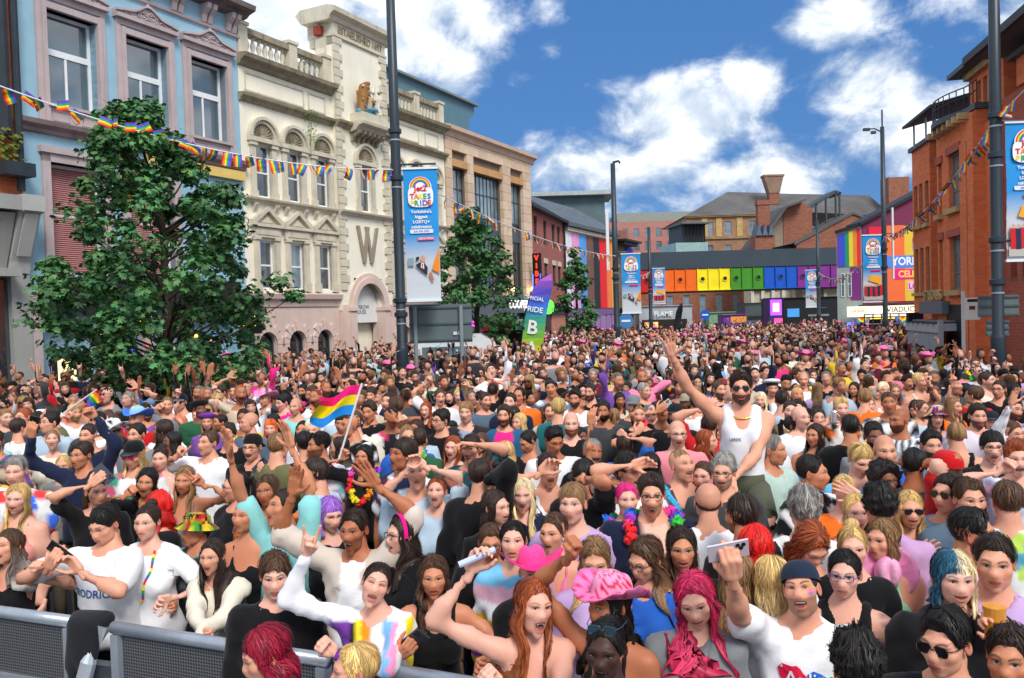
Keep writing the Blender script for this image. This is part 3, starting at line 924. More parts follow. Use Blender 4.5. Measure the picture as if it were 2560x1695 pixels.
def person_parts(spec, rng, lod):
 """all surfaces of one person, origin on the ground under the pelvis: list of (name, V, F, C, material)"""
 sex = spec['sex']; sc = spec['zh'] / 1.605
 yaw = R_(spec.get('byaw', spec.get('yaw', 0) * .55)); lean = R_(spec.get('lean', 0)); bulk = spec.get('bulk', 1.0)
 T = np.array(Matrix.Rotation(yaw, 3, 'Z') @ Matrix.Rotation(lean, 3, 'X'))     # columns = torso axes
 hip = np.array([0, 0, .93 * sc])
 if spec.get('hipz'):
  hip[2] = spec['hipz']
 W = lambda x, y, z: hip + T @ (np.array([x, y, z]) * sc)
 head = np.array(spec['headpos']) if 'headpos' in spec else W(0, -.015, .675)
 off = head - W(0, -.015, .675)
 hip = hip + off * np.array([1, 1, 1 if spec.get('hipz') else 0])
 W = lambda x, y, z: hip + T @ (np.array([x, y, z]) * sc)
 Hm = rot(R_(spec.get('yaw', 0)), R_(spec.get('pit', 0)), R_(spec.get('tilt', 0)))
 hs = sc * (1.0 if sex == 'm' else .965) * spec.get('hsc', .885)
 nb = W(0, .012, .505); nt = head + Hm @ np.array([0, .028, -.062]) * hs
 shw = (.178 if sex == 'm' else .150) * (1 + (bulk - 1) * .6)
 k = (.94 if sex == 'm' else .78) * (1 + (bulk - 1) * .8) * sc
 F = Field()
 cov = spec.get('top', 'tee') in ('tee', 'long', 'jacket', 'shirt', 'polo', 'hoodie')
 tf = torso_fn(T, hip, sc, sex, bulk, zbot=.31 if cov else None)
 big = .24 * sc * bulk
 top = spec.get('top', 'tee')
 F.fn(hip - np.array([big, big, .1]), hip + np.array([big, big, .62 * sc]), tf)
 F.cap(nb, nt, (.054 if sex == 'm' else .045) * sc * (1 + (bulk - 1) * .7), (.054 if sex == 'm' else .044) * sc)
 CF = Field()
 infl = .019 if top not in ('tank', 'strap', 'tube') else .006
 CF.fn(hip - np.array([big, big, .15]) * 1.1, hip + np.array([big, big, .62 * sc]) * 1.05, torso_fn(T, hip, sc, sex, bulk, infl, .40 if top == 'tank' else (.34 if top in ('strap', 'tube') else None)))
 if sex == 'f' or bulk > 1.25:
  for s in (1, -1):
   c = W(s * .068 * bulk, -.085 * bulk, .295); bs = (.062 if sex == 'f' else .05) * sc * bulk
   if not cov:
    F.cap(c, c + np.array([0, 0, .01]), bs, bs)
   CF.cap(c, c + np.array([0, 0, .01]), bs + infl, bs + infl)
 hands = []
 out = []
 arms = spec.get('arms', {})
 for s, key in ((-1, 'L'), (1, 'R')):                          # L = at the viewer's left when facing the camera
  sh = W(s * shw, .004, .452)
  l1, l2 = .295 * sc, .262 * sc
  tgt = arms.get(key)
  if tgt is None:
   j = rng.uniform(-.03, .03)
   wr = W(s * (shw + .035 + j), -.06 + j, -.085); hint = T @ np.array([s * .6, .8, 0]); hk = 'relax'; pn = T @ np.array([-s, 0, 0])
   raised = False
  else:
   wr, hk = np.array(tgt['p'], float), tgt.get('h', 'open')
   raised = True
   up = wr[2] > sh[2] - .05
   hint = np.array(tgt['hint']) if 'hint' in tgt else (T @ np.array([s * .9, .15, -.35 if up else -.6]))
   pn = np.array(tgt['pn'], float) if 'pn' in tgt else Hm @ np.array([0, -1, 0])
   if up:
    sh = sh + (wr - sh) / np.linalg.norm(wr - sh) * .03 * sc + np.array([0, 0, .02 * sc])
  el_, wr = ik(sh, wr, l1, l2, hint)
  ka, k0 = (k * .84, k) if top in ('long', 'jacket', 'hoodie') else (k, k)
  F.cap(W(s * .05, .012, .475), sh, .056 * ka, .050 * ka)
  F.cap(sh, sh * .55 + el_ * .45, .050 * ka, .047 * ka).cap(sh * .55 + el_ * .45, el_, .047 * ka, .037 * ka)
  fm = el_ * .7 + wr * .3
  F.cap(el_, fm, .037 * ka, .040 * ka).cap(fm, wr, .040 * ka, max(.0245 * k, .78 * CELL[lod] if raised else 0))
  fd = (wr - el_) / np.linalg.norm(wr - el_)
  hd = fd if not raised else fd * .8 + np.array(tgt.get('dir', (0, 0, .45 if wr[2] > sh[2] - .1 else 0)))
  hd = hd / np.linalg.norm(hd)
  pn = pn - (pn @ hd) * hd
  pn /= np.linalg.norm(pn) + 1e-9
  hands.append((s, wr, hd, pn, hk, raised))
  e = .012 * sc
  if top in ('tee', 'shirt', 'polo'):
   CF.cap(W(s * .05, .012, .470), sh, .056 * k + e * .7, .052 * k + e)
   fr_ = spec.get('sleeve', .62)
   CF.cap(sh, sh * (1 - fr_) + el_ * fr_, .052 * k + e, .052 * k + e * 2.0)
  elif top in ('long', 'jacket', 'hoodie'):
   e2 = e * (1.0 if top == 'long' else 1.25)
   CF.cap(W(s * .05, .012, .470), sh, .056 * k + e * .7, .052 * k + e2)
   CF.cap(sh, el_, .052 * k + e2, .042 * k + e2 * 1.1)
   we = el_ * .1 + wr * .9 if spec.get('cuff', 1) else el_ * .6 + wr * .4
   CF.cap(el_, we, .042 * k + e2 * 1.1, .030 * k + e2 * .9)
 if top in ('tank', 'strap'):
  st = (spec.get('strapw', .024) if top == 'tank' else .008) * sc
  for s in (1, -1):
   xo = spec.get('strapx', .082 if sex == 'm' else .072)
   pts = [W(s * xo * .95, -.11, .335), W(s * xo, -.085, .41), W(s * xo, -.045, .475), W(s * xo, .012, .50), W(s * xo, .06, .47), W(s * xo, .09, .40), W(s * xo, .095, .33)]
   pts = onto(F, pts, .004 - st * .55)
   for a, b in zip(pts[:-1], pts[1:]):
    CF.cap(a, b, st, st)
 cell = CELL[lod]
 V, Q = F.mesh(cell * 1.3)
 sk = np.array(spec['skin'])
 C = np.tile(sk, (len(V), 1))
 dh = V - W(0, -.06, .40)
 C = C * (1 - .10 * np.exp(-(np.linalg.norm(dh, axis=1) / .12) ** 2)[:, None] * np.array([0, 1, 1]))
 if spec.get('tattoo'):
  n = np.sin(V[:, 0] * 90 + 3 * np.sin(V[:, 2] * 60)) * np.sin(V[:, 2] * 75 + 2 * np.sin(V[:, 1] * 50))
  lo_, hi_ = spec['tattoo']
  m = (n > .15) & ((V - hip) @ T[:, 0] > .15) & (V[:, 2] > lo_) & (V[:, 2] < hi_)
  C[m] = C[m] * .35 + np.array([.03, .05, .07])
 body = [(V, Q, C)]
 hv, hf, hcx = head_mesh(rng, spec, lod)
 body.append(((hv * hs) @ Hm.T + head, hf, hcx))
 for s, wr, hd, pn, hk, raised in hands:
  if not raised and lod > 1:
   continue
  hv, hf = hand_mesh(hk, (.0052, .0078, .012, .022, .035)[lod] if raised else .014)
  Y = -pn; X = np.cross(Y, hd)
  q = hv * np.array([-s, 1, 1]) * sc * (1.0 if sex == 'm' else .92)
  ff = hf if s < 0 else hf[:, ::-1]
  P = q[:, :1] * X + q[:, 1:2] * Y + q[:, 2:] * hd + wr
  tip = np.clip((hv[:, 2] - .10) / .06, 0, 1)[:, None]
  pal = np.clip(-hv[:, 1] / .02, 0, 1)[:, None]
  body.append((P, ff, sk * (1 - tip * np.array([0, .10, .12])) * (1 + .12 * pal * np.array([1, .9, .9]))))
  spec.setdefault('wrists', {})['L' if s < 0 else 'R'] = (wr, hd, pn)
 V, Q, C = merge(body)
 out.append(('body', V, Q, C, 'skin'))
 # ---- top
 if top != 'none':
  nh = spec.get('neck', .064 if sex == 'm' else .064) * sc
  ph = rng.uniform(0, 6, 6)
  wr_amp = (.0085 if top in ('tee', 'long', 'jacket', 'hoodie', 'shirt', 'polo') else .0012) * sc
  vneck = spec.get('vneck', 0)
  def post(g, G):
   q = (g - hip) @ T / sc
   w = np.sin(q[..., 0] * 31 + q[..., 2] * 17 + ph[0]) * np.sin(q[..., 2] * 23 - q[..., 1] * 19 + ph[1]) + .7 * np.sin(q[..., 0] * 52 - q[..., 2] * 38 + ph[2] + 2 * np.sin(q[..., 2] * 20 + ph[3]))
   G = G + w * wr_amp
   if top not in ('tank', 'strap', 'tube'):
    hole = d_cap(g, nb + T @ np.array([0, -.012, .015]) * sc, nt + (nt - nb), nh, nh)
    if vneck:
     hole = np.minimum(hole, d_cap(g, nb + T @ np.array([0, -.03, 0]) * sc, W(0, -.15, .50 - vneck), nh * .8, .012 * sc))
    if top in ('hoodie', 'jacket'):
     pass
    G = smax(G, -hole)
   elif top == 'tank':
    G = smax(G, -d_cap(g, W(0, -.15, .46), W(0, -.08, .55), .062 * sc, .066 * sc))
    G = smax(G, -d_cap(g, W(0, .15, .49), W(0, .09, .57), .062 * sc, .06 * sc))
    for s in (1, -1):
     G = smax(G, -d_cap(g, W(s * .215, .0, .36), W(s * .215, 0, .50), .085 * sc, .075 * sc))
   return G
  V, Q = CF.mesh(cell * 1.1, post=post, zmin=hip[2] + (-.05 if lod < 3 else .02))
  q = (V - hip) @ T / sc
  C = spec['topc'](q, rng) if callable(spec['topc']) else np.tile(np.array(spec['topc'], float), (len(V), 1))
  fold = np.sin(q[:, 0] * 31 + q[:, 2] * 17 + ph[0])
  C = np.clip(C, 0, 1)
  out.append((spec.get('topname', 'top'), V, Q, C, spec.get('topm', 'cloth')))
  if top in ('jacket', 'shirt', 'polo') and lod < 3:         # collar
   m = MB()
   pts = []
   for a in np.linspace(-150, 150, 15):
    aa = R_(a)
    rr = nh * 1.06
    base = nb + T @ np.array([math.sin(aa) * rr, -math.cos(aa) * rr * .95 - .01, .030 - .055 * max(0, math.cos(aa)) ** 2])
    pts.append((base, base + T @ np.array([math.sin(aa) * .022, -math.cos(aa) * .022, -.030]), base + T @ np.array([0, 0, .012])))
   n = len(pts)
   Vc = np.array([p for tr in ([t_[1] for t_ in pts], [t_[2] for t_ in pts], [t_[0] - T @ np.array([0, 0, .02]) for t_ in pts]) for p in tr])
   cc = spec['topc'](np.zeros((1, 3)) + .1, rng)[0] if callable(spec['topc']) else np.array(spec['topc'])
   fcs = grid_faces(3, n)
   out.append(('collar', Vc, fcs, np.tile(spec.get('collarc', cc), (len(Vc), 1)), spec.get('topm', 'cloth')))
 # ---- hair
 hm = hair_mesh(rng, spec, lod)
 if hm is not None:
  V, Q, C = hm
  V = (V * hs) @ Hm.T + head
  gap = np.full(len(V), .015)
  if 'hidx' in spec:
   a_, b_ = spec['hidx']
   gap[a_:b_] = .003; gap[b_:] = .018
  for it in range(3):                                       # keep long hair outside the shoulders
   dd = CF.at(V) if top not in ('tank', 'strap', 'tube', 'none') else np.minimum(F.at(V), CF.at(V))
   low = (V[:, 2] < nb[2] + .04) & (dd < gap - .001)
   if not low.any():
    break
   P = V[low]; g = np.zeros_like(P); fld = F if top in ('tank', 'strap', 'tube', 'none') else CF
   for a in range(3):
    e = np.zeros(3); e[a] = .004
    g[:, a] = fld.at(P + e) - fld.at(P - e)
   g /= np.linalg.norm(g, axis=1)[:, None] + 1e-9
   V[low] += g * (gap[low] - dd[low])[:, None]
  out.append((spec.get('hairname', 'hair'), V, Q, np.clip(C, 0, 1), 'hairm'))
 spec['frame'] = dict(head=head, Hm=Hm, hs=hs, T=T, hip=hip, sc=sc, W=W, nb=nb, bulk=bulk, fld=CF if top not in ('tank', 'strap', 'tube', 'none') else F, top=top)
 # ---- accessories on the head
 for nm, V, Q, C, mm in accessories(spec, rng, lod):
  out.append((nm, (V * hs) @ Hm.T + head, Q, C, mm))
 if spec.get('lei'):
  out.append(garland(spec, rng, lod))
 return out
def tri_fix(m, col):
 """MB -> padded quads (triangles repeat the last corner away)"""
 q = [f for f in m.f if len(f) == 4]
 for f in m.f:
  if len(f) == 3:
   q.append((f[0], f[1], f[2], f[2]))
  elif len(f) > 4:
   for i in range(1, len(f) - 2, 2):
    q.append((f[0], f[i], f[i + 1], f[i + 2]))
   if len(f) % 2:
    q.append((f[0], f[-2], f[-1], f[-1]))
 return np.array(m.v, float), np.array(q), np.tile(np.array(col, float), (len(m.v), 1))
def garland(spec, rng, lod):
 fr = spec['frame']; sc = fr['sc']
 cols = [S(235, 40, 50), S(250, 140, 20), S(250, 230, 40), S(60, 200, 70), S(40, 120, 240), S(170, 60, 210), S(250, 70, 170)]
 parts = []
 n = (34, 34, 18, 10, 8)[lod]
 pos = []
 for i in range(n):
  a = 2 * math.pi * i / n
  fy = math.cos(a)
  pos.append(fr['W'](math.sin(a) * (.105 + .02 * fy), -fy * .085 - .03 - .05 * max(0, fy), .505 - .20 * max(0, fy) ** 1.5))
 pos = onto(fr['fld'], pos, .014)
 for i in range(n):
  a = 2 * math.pi * i / n
  p = pos[i]
  c = np.array(cols[(i * 7 // n * 1 + i // 3) % 7])
  for j in range((3, 3, 2, 1, 1)[lod]):
   v, f, cc = sphere(p + rng.normal(size=3) * .010, np.array([.026, .012, .022]) * sc * rng.uniform(.8, 1.1) * (1 if lod < 3 else 1.6), 5 if lod < 3 else 4, 6 if lod < 3 else 5, c)
   v = v + rng.normal(size=v.shape) * .006
   parts.append((v, f, cc))
 V, Q, C = merge(parts)
 return ('flower_garland', V, Q, C, 'cloth')
def accessories(spec, rng, lod):
 out = []
 g = spec.get('gl')
 if g and (lod < 3 or g[0] == 'sun'):
  kind, gc = g
  m = MB()
  zz = .003 if kind != 'up' else .098
  yy = -.100 if kind != 'up' else -.052
  for s in (1, -1):
   pts = []
   n = (14, 12, 8, 5, 4)[lod]
   rx, rz = (.027, .0195) if kind in ('sun', 'up') else (.0235, .0170)
   for i in range(n + 1):
    a = 2 * math.pi * i / n
    sq = lambda q: math.copysign(abs(q) ** (.6 if kind != 'round' else 1), q)
    pts.append((s * .032 + rx * sq(math.cos(a)) * (1 + .08 * math.sin(a)), yy - .002 * math.cos(a) * s, zz - .001 + rz * sq(math.sin(a))))
   m.tube(pts, .0022, 5 if lod < 2 else 3, False)
   if kind in ('sun', 'up'):
    k0 = len(m.v)
    m.add([(p[0], p[1] - .001, p[2]) for p in pts[:-1]], [tuple(range(len(pts) - 1))])
    m.add([(p[0], p[1] + .001, p[2]) for p in pts[:-1]], [tuple(range(len(pts) - 2, -1, -1))])
   bk = .015 if kind != 'up' else .06
   m.tube([(s * .053, yy + .002, zz + .004), (s * .074, yy + .035, zz + .006), (s * .079, bk, zz + .004)], .0022, 5)
  m.tube([(-.010, yy - .003, zz + .003), (.010, yy - .003, zz + .003)], .0022, 5)
  V, Q, C = tri_fix(m, gc)
  out.append(('sunglasses' if kind in ('sun', 'up') else 'glasses', V, Q, C, 'gloss'))
 h = spec.get('hat')
 if h:
  kind, hc = h[0], np.array(h[1])
  h2 = np.array(h[2]) if len(h) > 2 else hc
  nc = (40, 28, 18, 10, 8)[lod]
  lo = np.linspace(0, 2 * np.pi, nc, endpoint=False)                         # 0 = front (-y)
  def dome(z0, zt, rx, ry, cy, rows, dent=0.0):
   t = np.linspace(0, 1, rows)[:, None]
   k = np.cos(t * np.pi / 2) ** .62
   X = np.sin(lo) * rx * k; Y = cy - np.cos(lo) * ry * k; Z = z0 + (zt - z0) * np.sin(t * np.pi / 2) ** .9 - dent * np.exp(-(X / .025) ** 2) * np.clip(t * 1.6 - .6, 0, 1)
   return np.stack([X, Y, np.broadcast_to(Z, X.shape)], -1)
  rows = (12, 9, 6, 5, 4)[lod]
  if kind in ('cap', 'backcap'):
   D = dome(.038, .136, .088, .108, .014, rows)
   V = D.reshape(-1, 3); Fc = grid_faces(rows, nc, True)[:, ::-1]
   sgn = 1 if kind == 'cap' else -1
   m = 9
   a = np.linspace(-1.05, 1.05, m)
   inn = np.stack([np.sin(a) * .086, .014 - sgn * np.cos(a) * .105, np.full(m, .040)], 1)
   ou = np.stack([np.sin(a) * .098, .014 - sgn * (.105 * np.cos(a) + .075 * np.cos(a * 1.1)), .030 + .0 * a - .018 * np.cos(a)], 1)
   b0 = len(V)
   V = np.concatenate([V, inn, ou, inn - [0, 0, .006], ou - [0, 0, .006]])
   f = grid_faces(2, m)
   Fc = np.concatenate([Fc, f + b0, f[:, ::-1] + b0 + 2 * m, np.array([(b0 + m + i, b0 + 3 * m + i, b0 + 3 * m + i + 1, b0 + m + i + 1) for i in range(m - 1)])])
   if h[0] == 'backcap':
    V[:, 2] -= .004
   C = np.tile(hc, (len(V), 1))
   C[b0:] = h2
  elif kind == 'cowboy':
   sz = 1.0
   D = dome(.052, .170, .088, .112, .010, rows, .03)
   V = D.reshape(-1, 3)
   Fc = grid_faces(rows, nc, True)[:, ::-1]
   br = []
   for k in (0, .35, .7, 1.0):
    rx = .088 + .105 * k; ry = .112 + .075 * k
    X = np.sin(lo) * rx; Y = .010 - np.cos(lo) * ry
    Z = .052 + .085 * k ** 1.6 * np.abs(np.sin(lo)) ** 2.2 - .022 * k * np.abs(np.cos(lo)) ** 2
    br.append(np.stack([X, Y, Z], -1))
   br = np.array(br)
   fz = rng.normal(size=br.shape) * .004
   fz[0] = 0
   br = br + fz * (np.arange(4)[:, None, None] == 3)
   b0 = len(V)
   V = np.concatenate([V, br.reshape(-1, 3), br.reshape(-1, 3) - [0, 0, .005]])
   f = grid_faces(4, nc, True)
   Fc = np.concatenate([Fc, f + b0, f[:, ::-1] + b0 + 4 * nc, np.array([(b0 + 3 * nc + i, b0 + 3 * nc + (i + 1) % nc, b0 + 7 * nc + (i + 1) % nc, b0 + 7 * nc + i) for i in range(nc)])])
   C = np.tile(hc, (len(V), 1)); C[b0:] = h2
   if len(h) > 3:                                                         # printed marks
    mk = np.sin(V[:, 0] * 260) * np.sin(V[:, 2] * 260 + V[:, 1] * 200) > .25
    C[mk] = h[3]
   C = C * (1 + .08 * rng.normal(size=(len(V), 1))).clip(.75, 1.25)
   ring = lo.size
  elif kind in ('bucket', 'captain', 'beret', 'visor', 'top'):
   if kind == 'bucket':
    ks = [(.150, .128, .135), (.105, .060, .118), (.096, .030, .128), (.094, .035, .135)]
    rz = [(.150, .175, .010), (.092, .112, .055), (.086, .104, .105), (.060, .075, .128), (.001, .001, .132)]
   elif kind == 'captain':
    rz = [(.086, .106, .035), (.088, .108, .075), (.120, .140, .100), (.105, .125, .128), (.05, .06, .138), (.001, .001, .140)]
   elif kind == 'beret':
    rz = [(.084, .104, .045), (.125, .135, .080), (.120, .130, .108), (.06, .07, .125), (.001, .001, .128)]
   elif kind == 'top':
    rz = [(.150, .170, .045), (.088, .108, .045), (.088, .108, .15), (.06, .07, .155), (.001, .001, .156)]
   else:
    rz = [(.084, .104, .045), (.086, .106, .085)]
   P = np.array([np.stack([np.sin(lo) * a, .012 - np.cos(lo) * b, np.full(nc, c)], -1) for a, b, c in rz])
   V = P.reshape(-1, 3); Fc = grid_faces(len(rz), nc, True)[:, ::-1]
   Fc = np.concatenate([Fc, Fc[:, ::-1]]) if kind in ('bucket', 'visor', 'top') else Fc
   C = np.tile(hc, (len(V), 1))
   if len(h) > 2:
    t = rng.random(len(V))
    C = np.where((np.sin(V[:, 0] * 55 + 1) * np.sin(V[:, 2] * 60 + V[:, 1] * 40) > .1)[:, None], hc, h2)
    if len(h) > 3:
     C[np.sin(V[:, 0] * 70 + V[:, 2] * 80) > .75] = h[3]
    if kind == 'captain':
     C = np.where((V[:, 2] < .08)[:, None], h2, hc)
  V = np.array(V)
  ca, sa = math.cos(.16), math.sin(.16)                                       # hats sit tipped back a little
  y, z = V[:, 1].copy(), V[:, 2].copy()
  V[:, 1] = y * ca + z * sa * .55; V[:, 2] = z * ca - y * sa
  out.append((spec.get('hatname', {'cap': 'cap', 'backcap': 'cap', 'cowboy': 'cowboy_hat', 'bucket': 'bucket_hat', 'captain': 'peaked_hat', 'beret': 'beret', 'visor': 'headband', 'top': 'hat'}[kind]), V, Fc, C, 'cloth'))
 if spec.get('band') is not None:                                                # headband over the hair
  n = 25
  a = np.linspace(-1.75, 1.75, n)
  P = np.array([np.stack([np.sin(a) * .098, np.full(n, -.02 + w), .012 + np.cos(a) * .122], -1) for w in (-.014, .014)])
  V = np.concatenate([P.reshape(-1, 3), P.reshape(-1, 3) * .96])
  f = grid_faces(2, n)
  out.append(('headband', V, np.concatenate([f, f[:, ::-1] + 2 * n]), np.tile(np.array(spec['band']), (len(V), 1)), 'cloth'))
 return out
def hair_mat():
 m = bpy.data.materials.new('hair')
 m.use_nodes = True
 t = NT(m.node_tree)
 b = m.node_tree.nodes['Principled BSDF']
 c = t.n('ShaderNodeAttribute', attribute_name='Col').outputs[0]
 uv = t.n('ShaderNodeAttribute', attribute_name='Suv').outputs['Vector']
 mp = t.n('ShaderNodeMapping', {'Vector': uv, 'Scale': (150, 2.2, 1)}).outputs[0]
 nz = t.n('ShaderNodeTexNoise', {'Vector': mp, 'Scale': 1.0, 'Detail': 4.0, 'Roughness': .6}).outputs[0]
 mp2 = t.n('ShaderNodeMapping', {'Vector': uv, 'Scale': (38, 1.6, 1)}).outputs[0]
 nz2 = t.n('ShaderNodeTexNoise', {'Vector': mp2, 'Scale': 1.0, 'Detail': 2.0}).outputs[0]
 v = t.m('ADD', t.m('MULTIPLY', t.ramp(nz, .3, .72), .85), t.m('MULTIPLY', t.ramp(nz2, .3, .7), .55))
 hs = t.n('ShaderNodeHueSaturation', {'Color': c, 'Value': t.m('ADD', v, .42)})
 t.t.links.new(hs.outputs[0], b.inputs['Base Color'])
 bp = t.n('ShaderNodeBump', {'Strength': .9, 'Distance': .006, 'Height': t.m('ADD', nz, t.m('MULTIPLY', nz2, 1.5))})
 t.t.links.new(bp.outputs[0], b.inputs['Normal'])
 b.inputs['Roughness'].default_value = .48
 b.inputs['Specular IOR Level'].default_value = .35
 return m
PM = {}
def people_materials():
 PM['skin'] = col_mat('skin', rough=.5, spec=.32, bump=.12, bscale=220, bdist=.002, sss=.12, vary=.05)
 PM['hairm'] = hair_mat()
 PM['cloth'] = col_mat('cloth', rough=.85, spec=.18, bump=.7, bscale=26, bdist=.014, sheen=.1, vary=.07)
 PM['gloss'] = col_mat('glossy_plastic', rough=.15, spec=.6)
 PM['denim'] = col_mat('denim', rough=.85, spec=.15, bump=.5, bscale=300, bdist=.002, vary=.25)
TROUSERS = {}
def trousers(colr, lod):
 key = (colr, lod > 1)
 if key not in TROUSERS:
  m = MB()
  sg = 12 if lod < 2 else 7
  for s in (1, -1):
   m.tube([(s * .085, 0, .96), (s * .088, 0, .80), (s * .092, -.005, .50), (s * .095, .0, .28), (s * .10, .01, .075)], [.090, .088, .066, .058, .056], sg)
  m.tube([(0, 0, .80), (0, 0, .90), (0, 0, 1.0)], [.10, .16, .15], sg)
  V, Q, C = tri_fix(m, colr)
  V[:, 1] *= np.where(V[:, 2] > .78, .72, 1.0)
  me = np_mesh('trousers', V, tidy(Q), C, [PM['denim']])
  sh = MB()
  for s in (1, -1):
   sh.prism_x([(-.16, 0), (.09, 0), (.09, .09), (.03, .10), (-.10, .07), (-.16, .04)], s * .10 - .045, s * .10 + .045)
  v2, q2, c2 = tri_fix(sh, (.05, .05, .055))
  TROUSERS[key] = (me, np_mesh('shoes', v2, tidy(q2), c2, [PM['gloss']], smooth=False))
 return TROUSERS[key]
def tidy(Q):
 Q = np.asarray(Q)
 t = Q[:, 2] == Q[:, 3]
 return [Q[~t], Q[t][:, :3]]
def build_person(spec, rng, lod):
 parts = person_parts(spec, rng, lod)
 root = None
 for nm, V, Q, C, mm in parts:
  me = np_mesh('person' if nm == 'body' else nm, V, tidy(Q), C, [PM[mm]])
  if mm == 'hairm':
   a = me.attributes.new('Suv', 'FLOAT_VECTOR', 'POINT')
   u3 = np.zeros((len(V), 3), np.float32)
   u3[:, :2] = spec['huv']
   a.data.foreach_set('vector', u3.ravel())
  if nm == 'body':
   root = link('person', me, None, spec['loc'])
  else:
   link(nm, me, root)
 if not spec.get('nolegs'):
  tr, shs = trousers(spec.get('legs', S(40, 48, 66)), lod)
  sc = spec['frame']['sc']
  o = link('trousers', tr, root)
  o.location = (spec['frame']['hip'][0], spec['frame']['hip'][1], 0)
  hz = spec['frame']['hip'][2] / .93
  o.scale = (sc * spec.get('bulk', 1), sc * spec.get('bulk', 1), hz)
  o.rotation_euler = (0, 0, R_(spec.get('byaw', spec.get('yaw', 0) * .55)))
  o2 = link('shoes', shs, root)
  o2.location = o.location; o2.scale = (sc, sc, sc); o2.rotation_euler = o.rotation_euler
 tag(root, spec.get('label'), 'person', spec.get('group'))
 return root
# ------------------------------------------------------------------ ground
g = MB()
g.box(-600, 600, -40, 900, -.25, 0)
tag(g.build('ground', mat('paving', S(118, 112, 106), .85, .18, .8, .3, 30)), kind='structure')
g = MB()
g.box(-6.5, 9.5, -20, 130, .004, .008)
rd = g.build('road', mat('asphalt', (.055, .055, .058), .9, .2, 2.0, .5, 60))
rd['kind'] = 'structure'
GLASS = mat('window_glass', (.022, .032, .040), .04, .3, 2.0, spec=.9, bump=.02, bscale=3)
GLASS2 = mat('window_glass_pale', S(104, 126, 138), .05, .3, 1.6, spec=.9, bump=.02, bscale=3)
GLASS3 = mat('window_glass_sky_tone', S(66, 88, 100), .04, .25, .7, spec=.9, bump=.02, bscale=2)  # teal-grey reflection of the sky put into the pane colour
for g_ in (GLASS, GLASS2, GLASS3):
 g_.node_tree.nodes['Principled BSDF'].inputs['IOR'].default_value = 1.9
WHITE = mat('white_paint', S(232, 234, 236), .45, .04)
SHOPDARK = mat('shop_dark', (.012, .013, .016), .5, .2)
def wall_holes(m, x0, x1, z0, z1, holes, y0, y1):
 xs = sorted({x0, x1, *[h[0] for h in holes], *[h[1] for h in holes]})
 zs = sorted({z0, z1, *[h[2] for h in holes], *[h[3] for h in holes]})
 for a, b in zip(xs[:-1], xs[1:]):
  run = None
  for c, d in zip(zs[:-1], zs[1:]):
   mx, mz = (a + b) / 2, (c + d) / 2
   solid = not any(h[0] < mx < h[1] and h[2] < mz < h[3] for h in holes)
   if solid and run is None:
    run = c
   if not solid and run is not None:
    m.box(a, b, y0, y1, run, c); run = None
  if run is not None:
   m.box(a, b, y0, y1, run, z1)
 return m
def window(parent, x0, x1, z0, z1, y, fm, bars_x=(), bars_z=(), fw=.06, glass=None, name='window'):
 """frame with bars; every pane its own sub-part"""
 m = MB()
 m.box(x0, x0 + fw, y - .03, y + .04, z0, z1).box(x1 - fw, x1, y - .03, y + .04, z0, z1)
 m.box(x0 + fw, x1 - fw, y - .028, y + .042, z1 - fw, z1).box(x0 + fw, x1 - fw, y - .028, y + .042, z0, z0 + fw)
 xs = [x0 + fw] + sorted(bars_x) + [x1 - fw]
 zs = [z0 + fw] + sorted(bars_z) + [z1 - fw]
 for b in bars_z:
  m.box(x0 + fw, x1 - fw, y - .022, y + .036, b - fw * .45, b + fw * .45)
 for b in bars_x:
  m.box(b - fw * .4, b + fw * .4, y - .018, y + .03, z0 + fw, z1 - fw)
 w = m.build(name, fm, parent)
 for i in range(len(xs) - 1):
  for j in range(len(zs) - 1):
   p = MB()
   t = random.uniform(-.004, .004)
   p.box(xs[i] - .01, xs[i + 1] + .01, y + .005 + t, y + .02 + t, zs[j] - .01, zs[j + 1] + .01)
   p.build('pane', glass or GLASS, w)
 return w
random.seed(5)
LDIR = R_(90 - 26.5)
def lframe(u, out=0.0, P0=(-8.2, 25.0), ang=26.5):
 a = R_(ang)
 return (P0[0] + u * math.sin(a) + out * math.cos(a), P0[1] + u * math.cos(a) - out * math.sin(a), 0)
# ------------------------------------------------------------------ pale blue building
BLUE = mat('blue_stucco', S(150, 188, 206), .8, .07, 1.2, .2, 25, dirt=.14)
MAUVE = mat('mauve_stone', S(186, 170, 170), .75, .08, 2.0, .2, 30, dirt=.2)
b = empty('blue_building', lframe(-6.4), LDIR, 'pale blue stuccoed building with three pedimented sash windows behind the big tree', 'building')
WC = [1.38, 3.55, 5.68]                       # window centres (local x)
m = MB()
holes = [(c - .68, c + .68, 7.95, 10.2) for c in WC] + [(c - .72, c + .72, 3.95, 6.6) for c in WC[:2]] + [(.25, 6.5, .0, 3.1)]
wall_holes(m, 0, 6.88, 0, 12.2, holes, 0, .45)
m.build('wall', BLUE, b)
MB().box(.2, 6.6, 1.2, 1.3, 0, 3.3).build('shop_interior', SHOPDARK, b)
MB().box(.02, 6.86, .46, 6, 0, 12.1).build('building_body', BLUE, b)
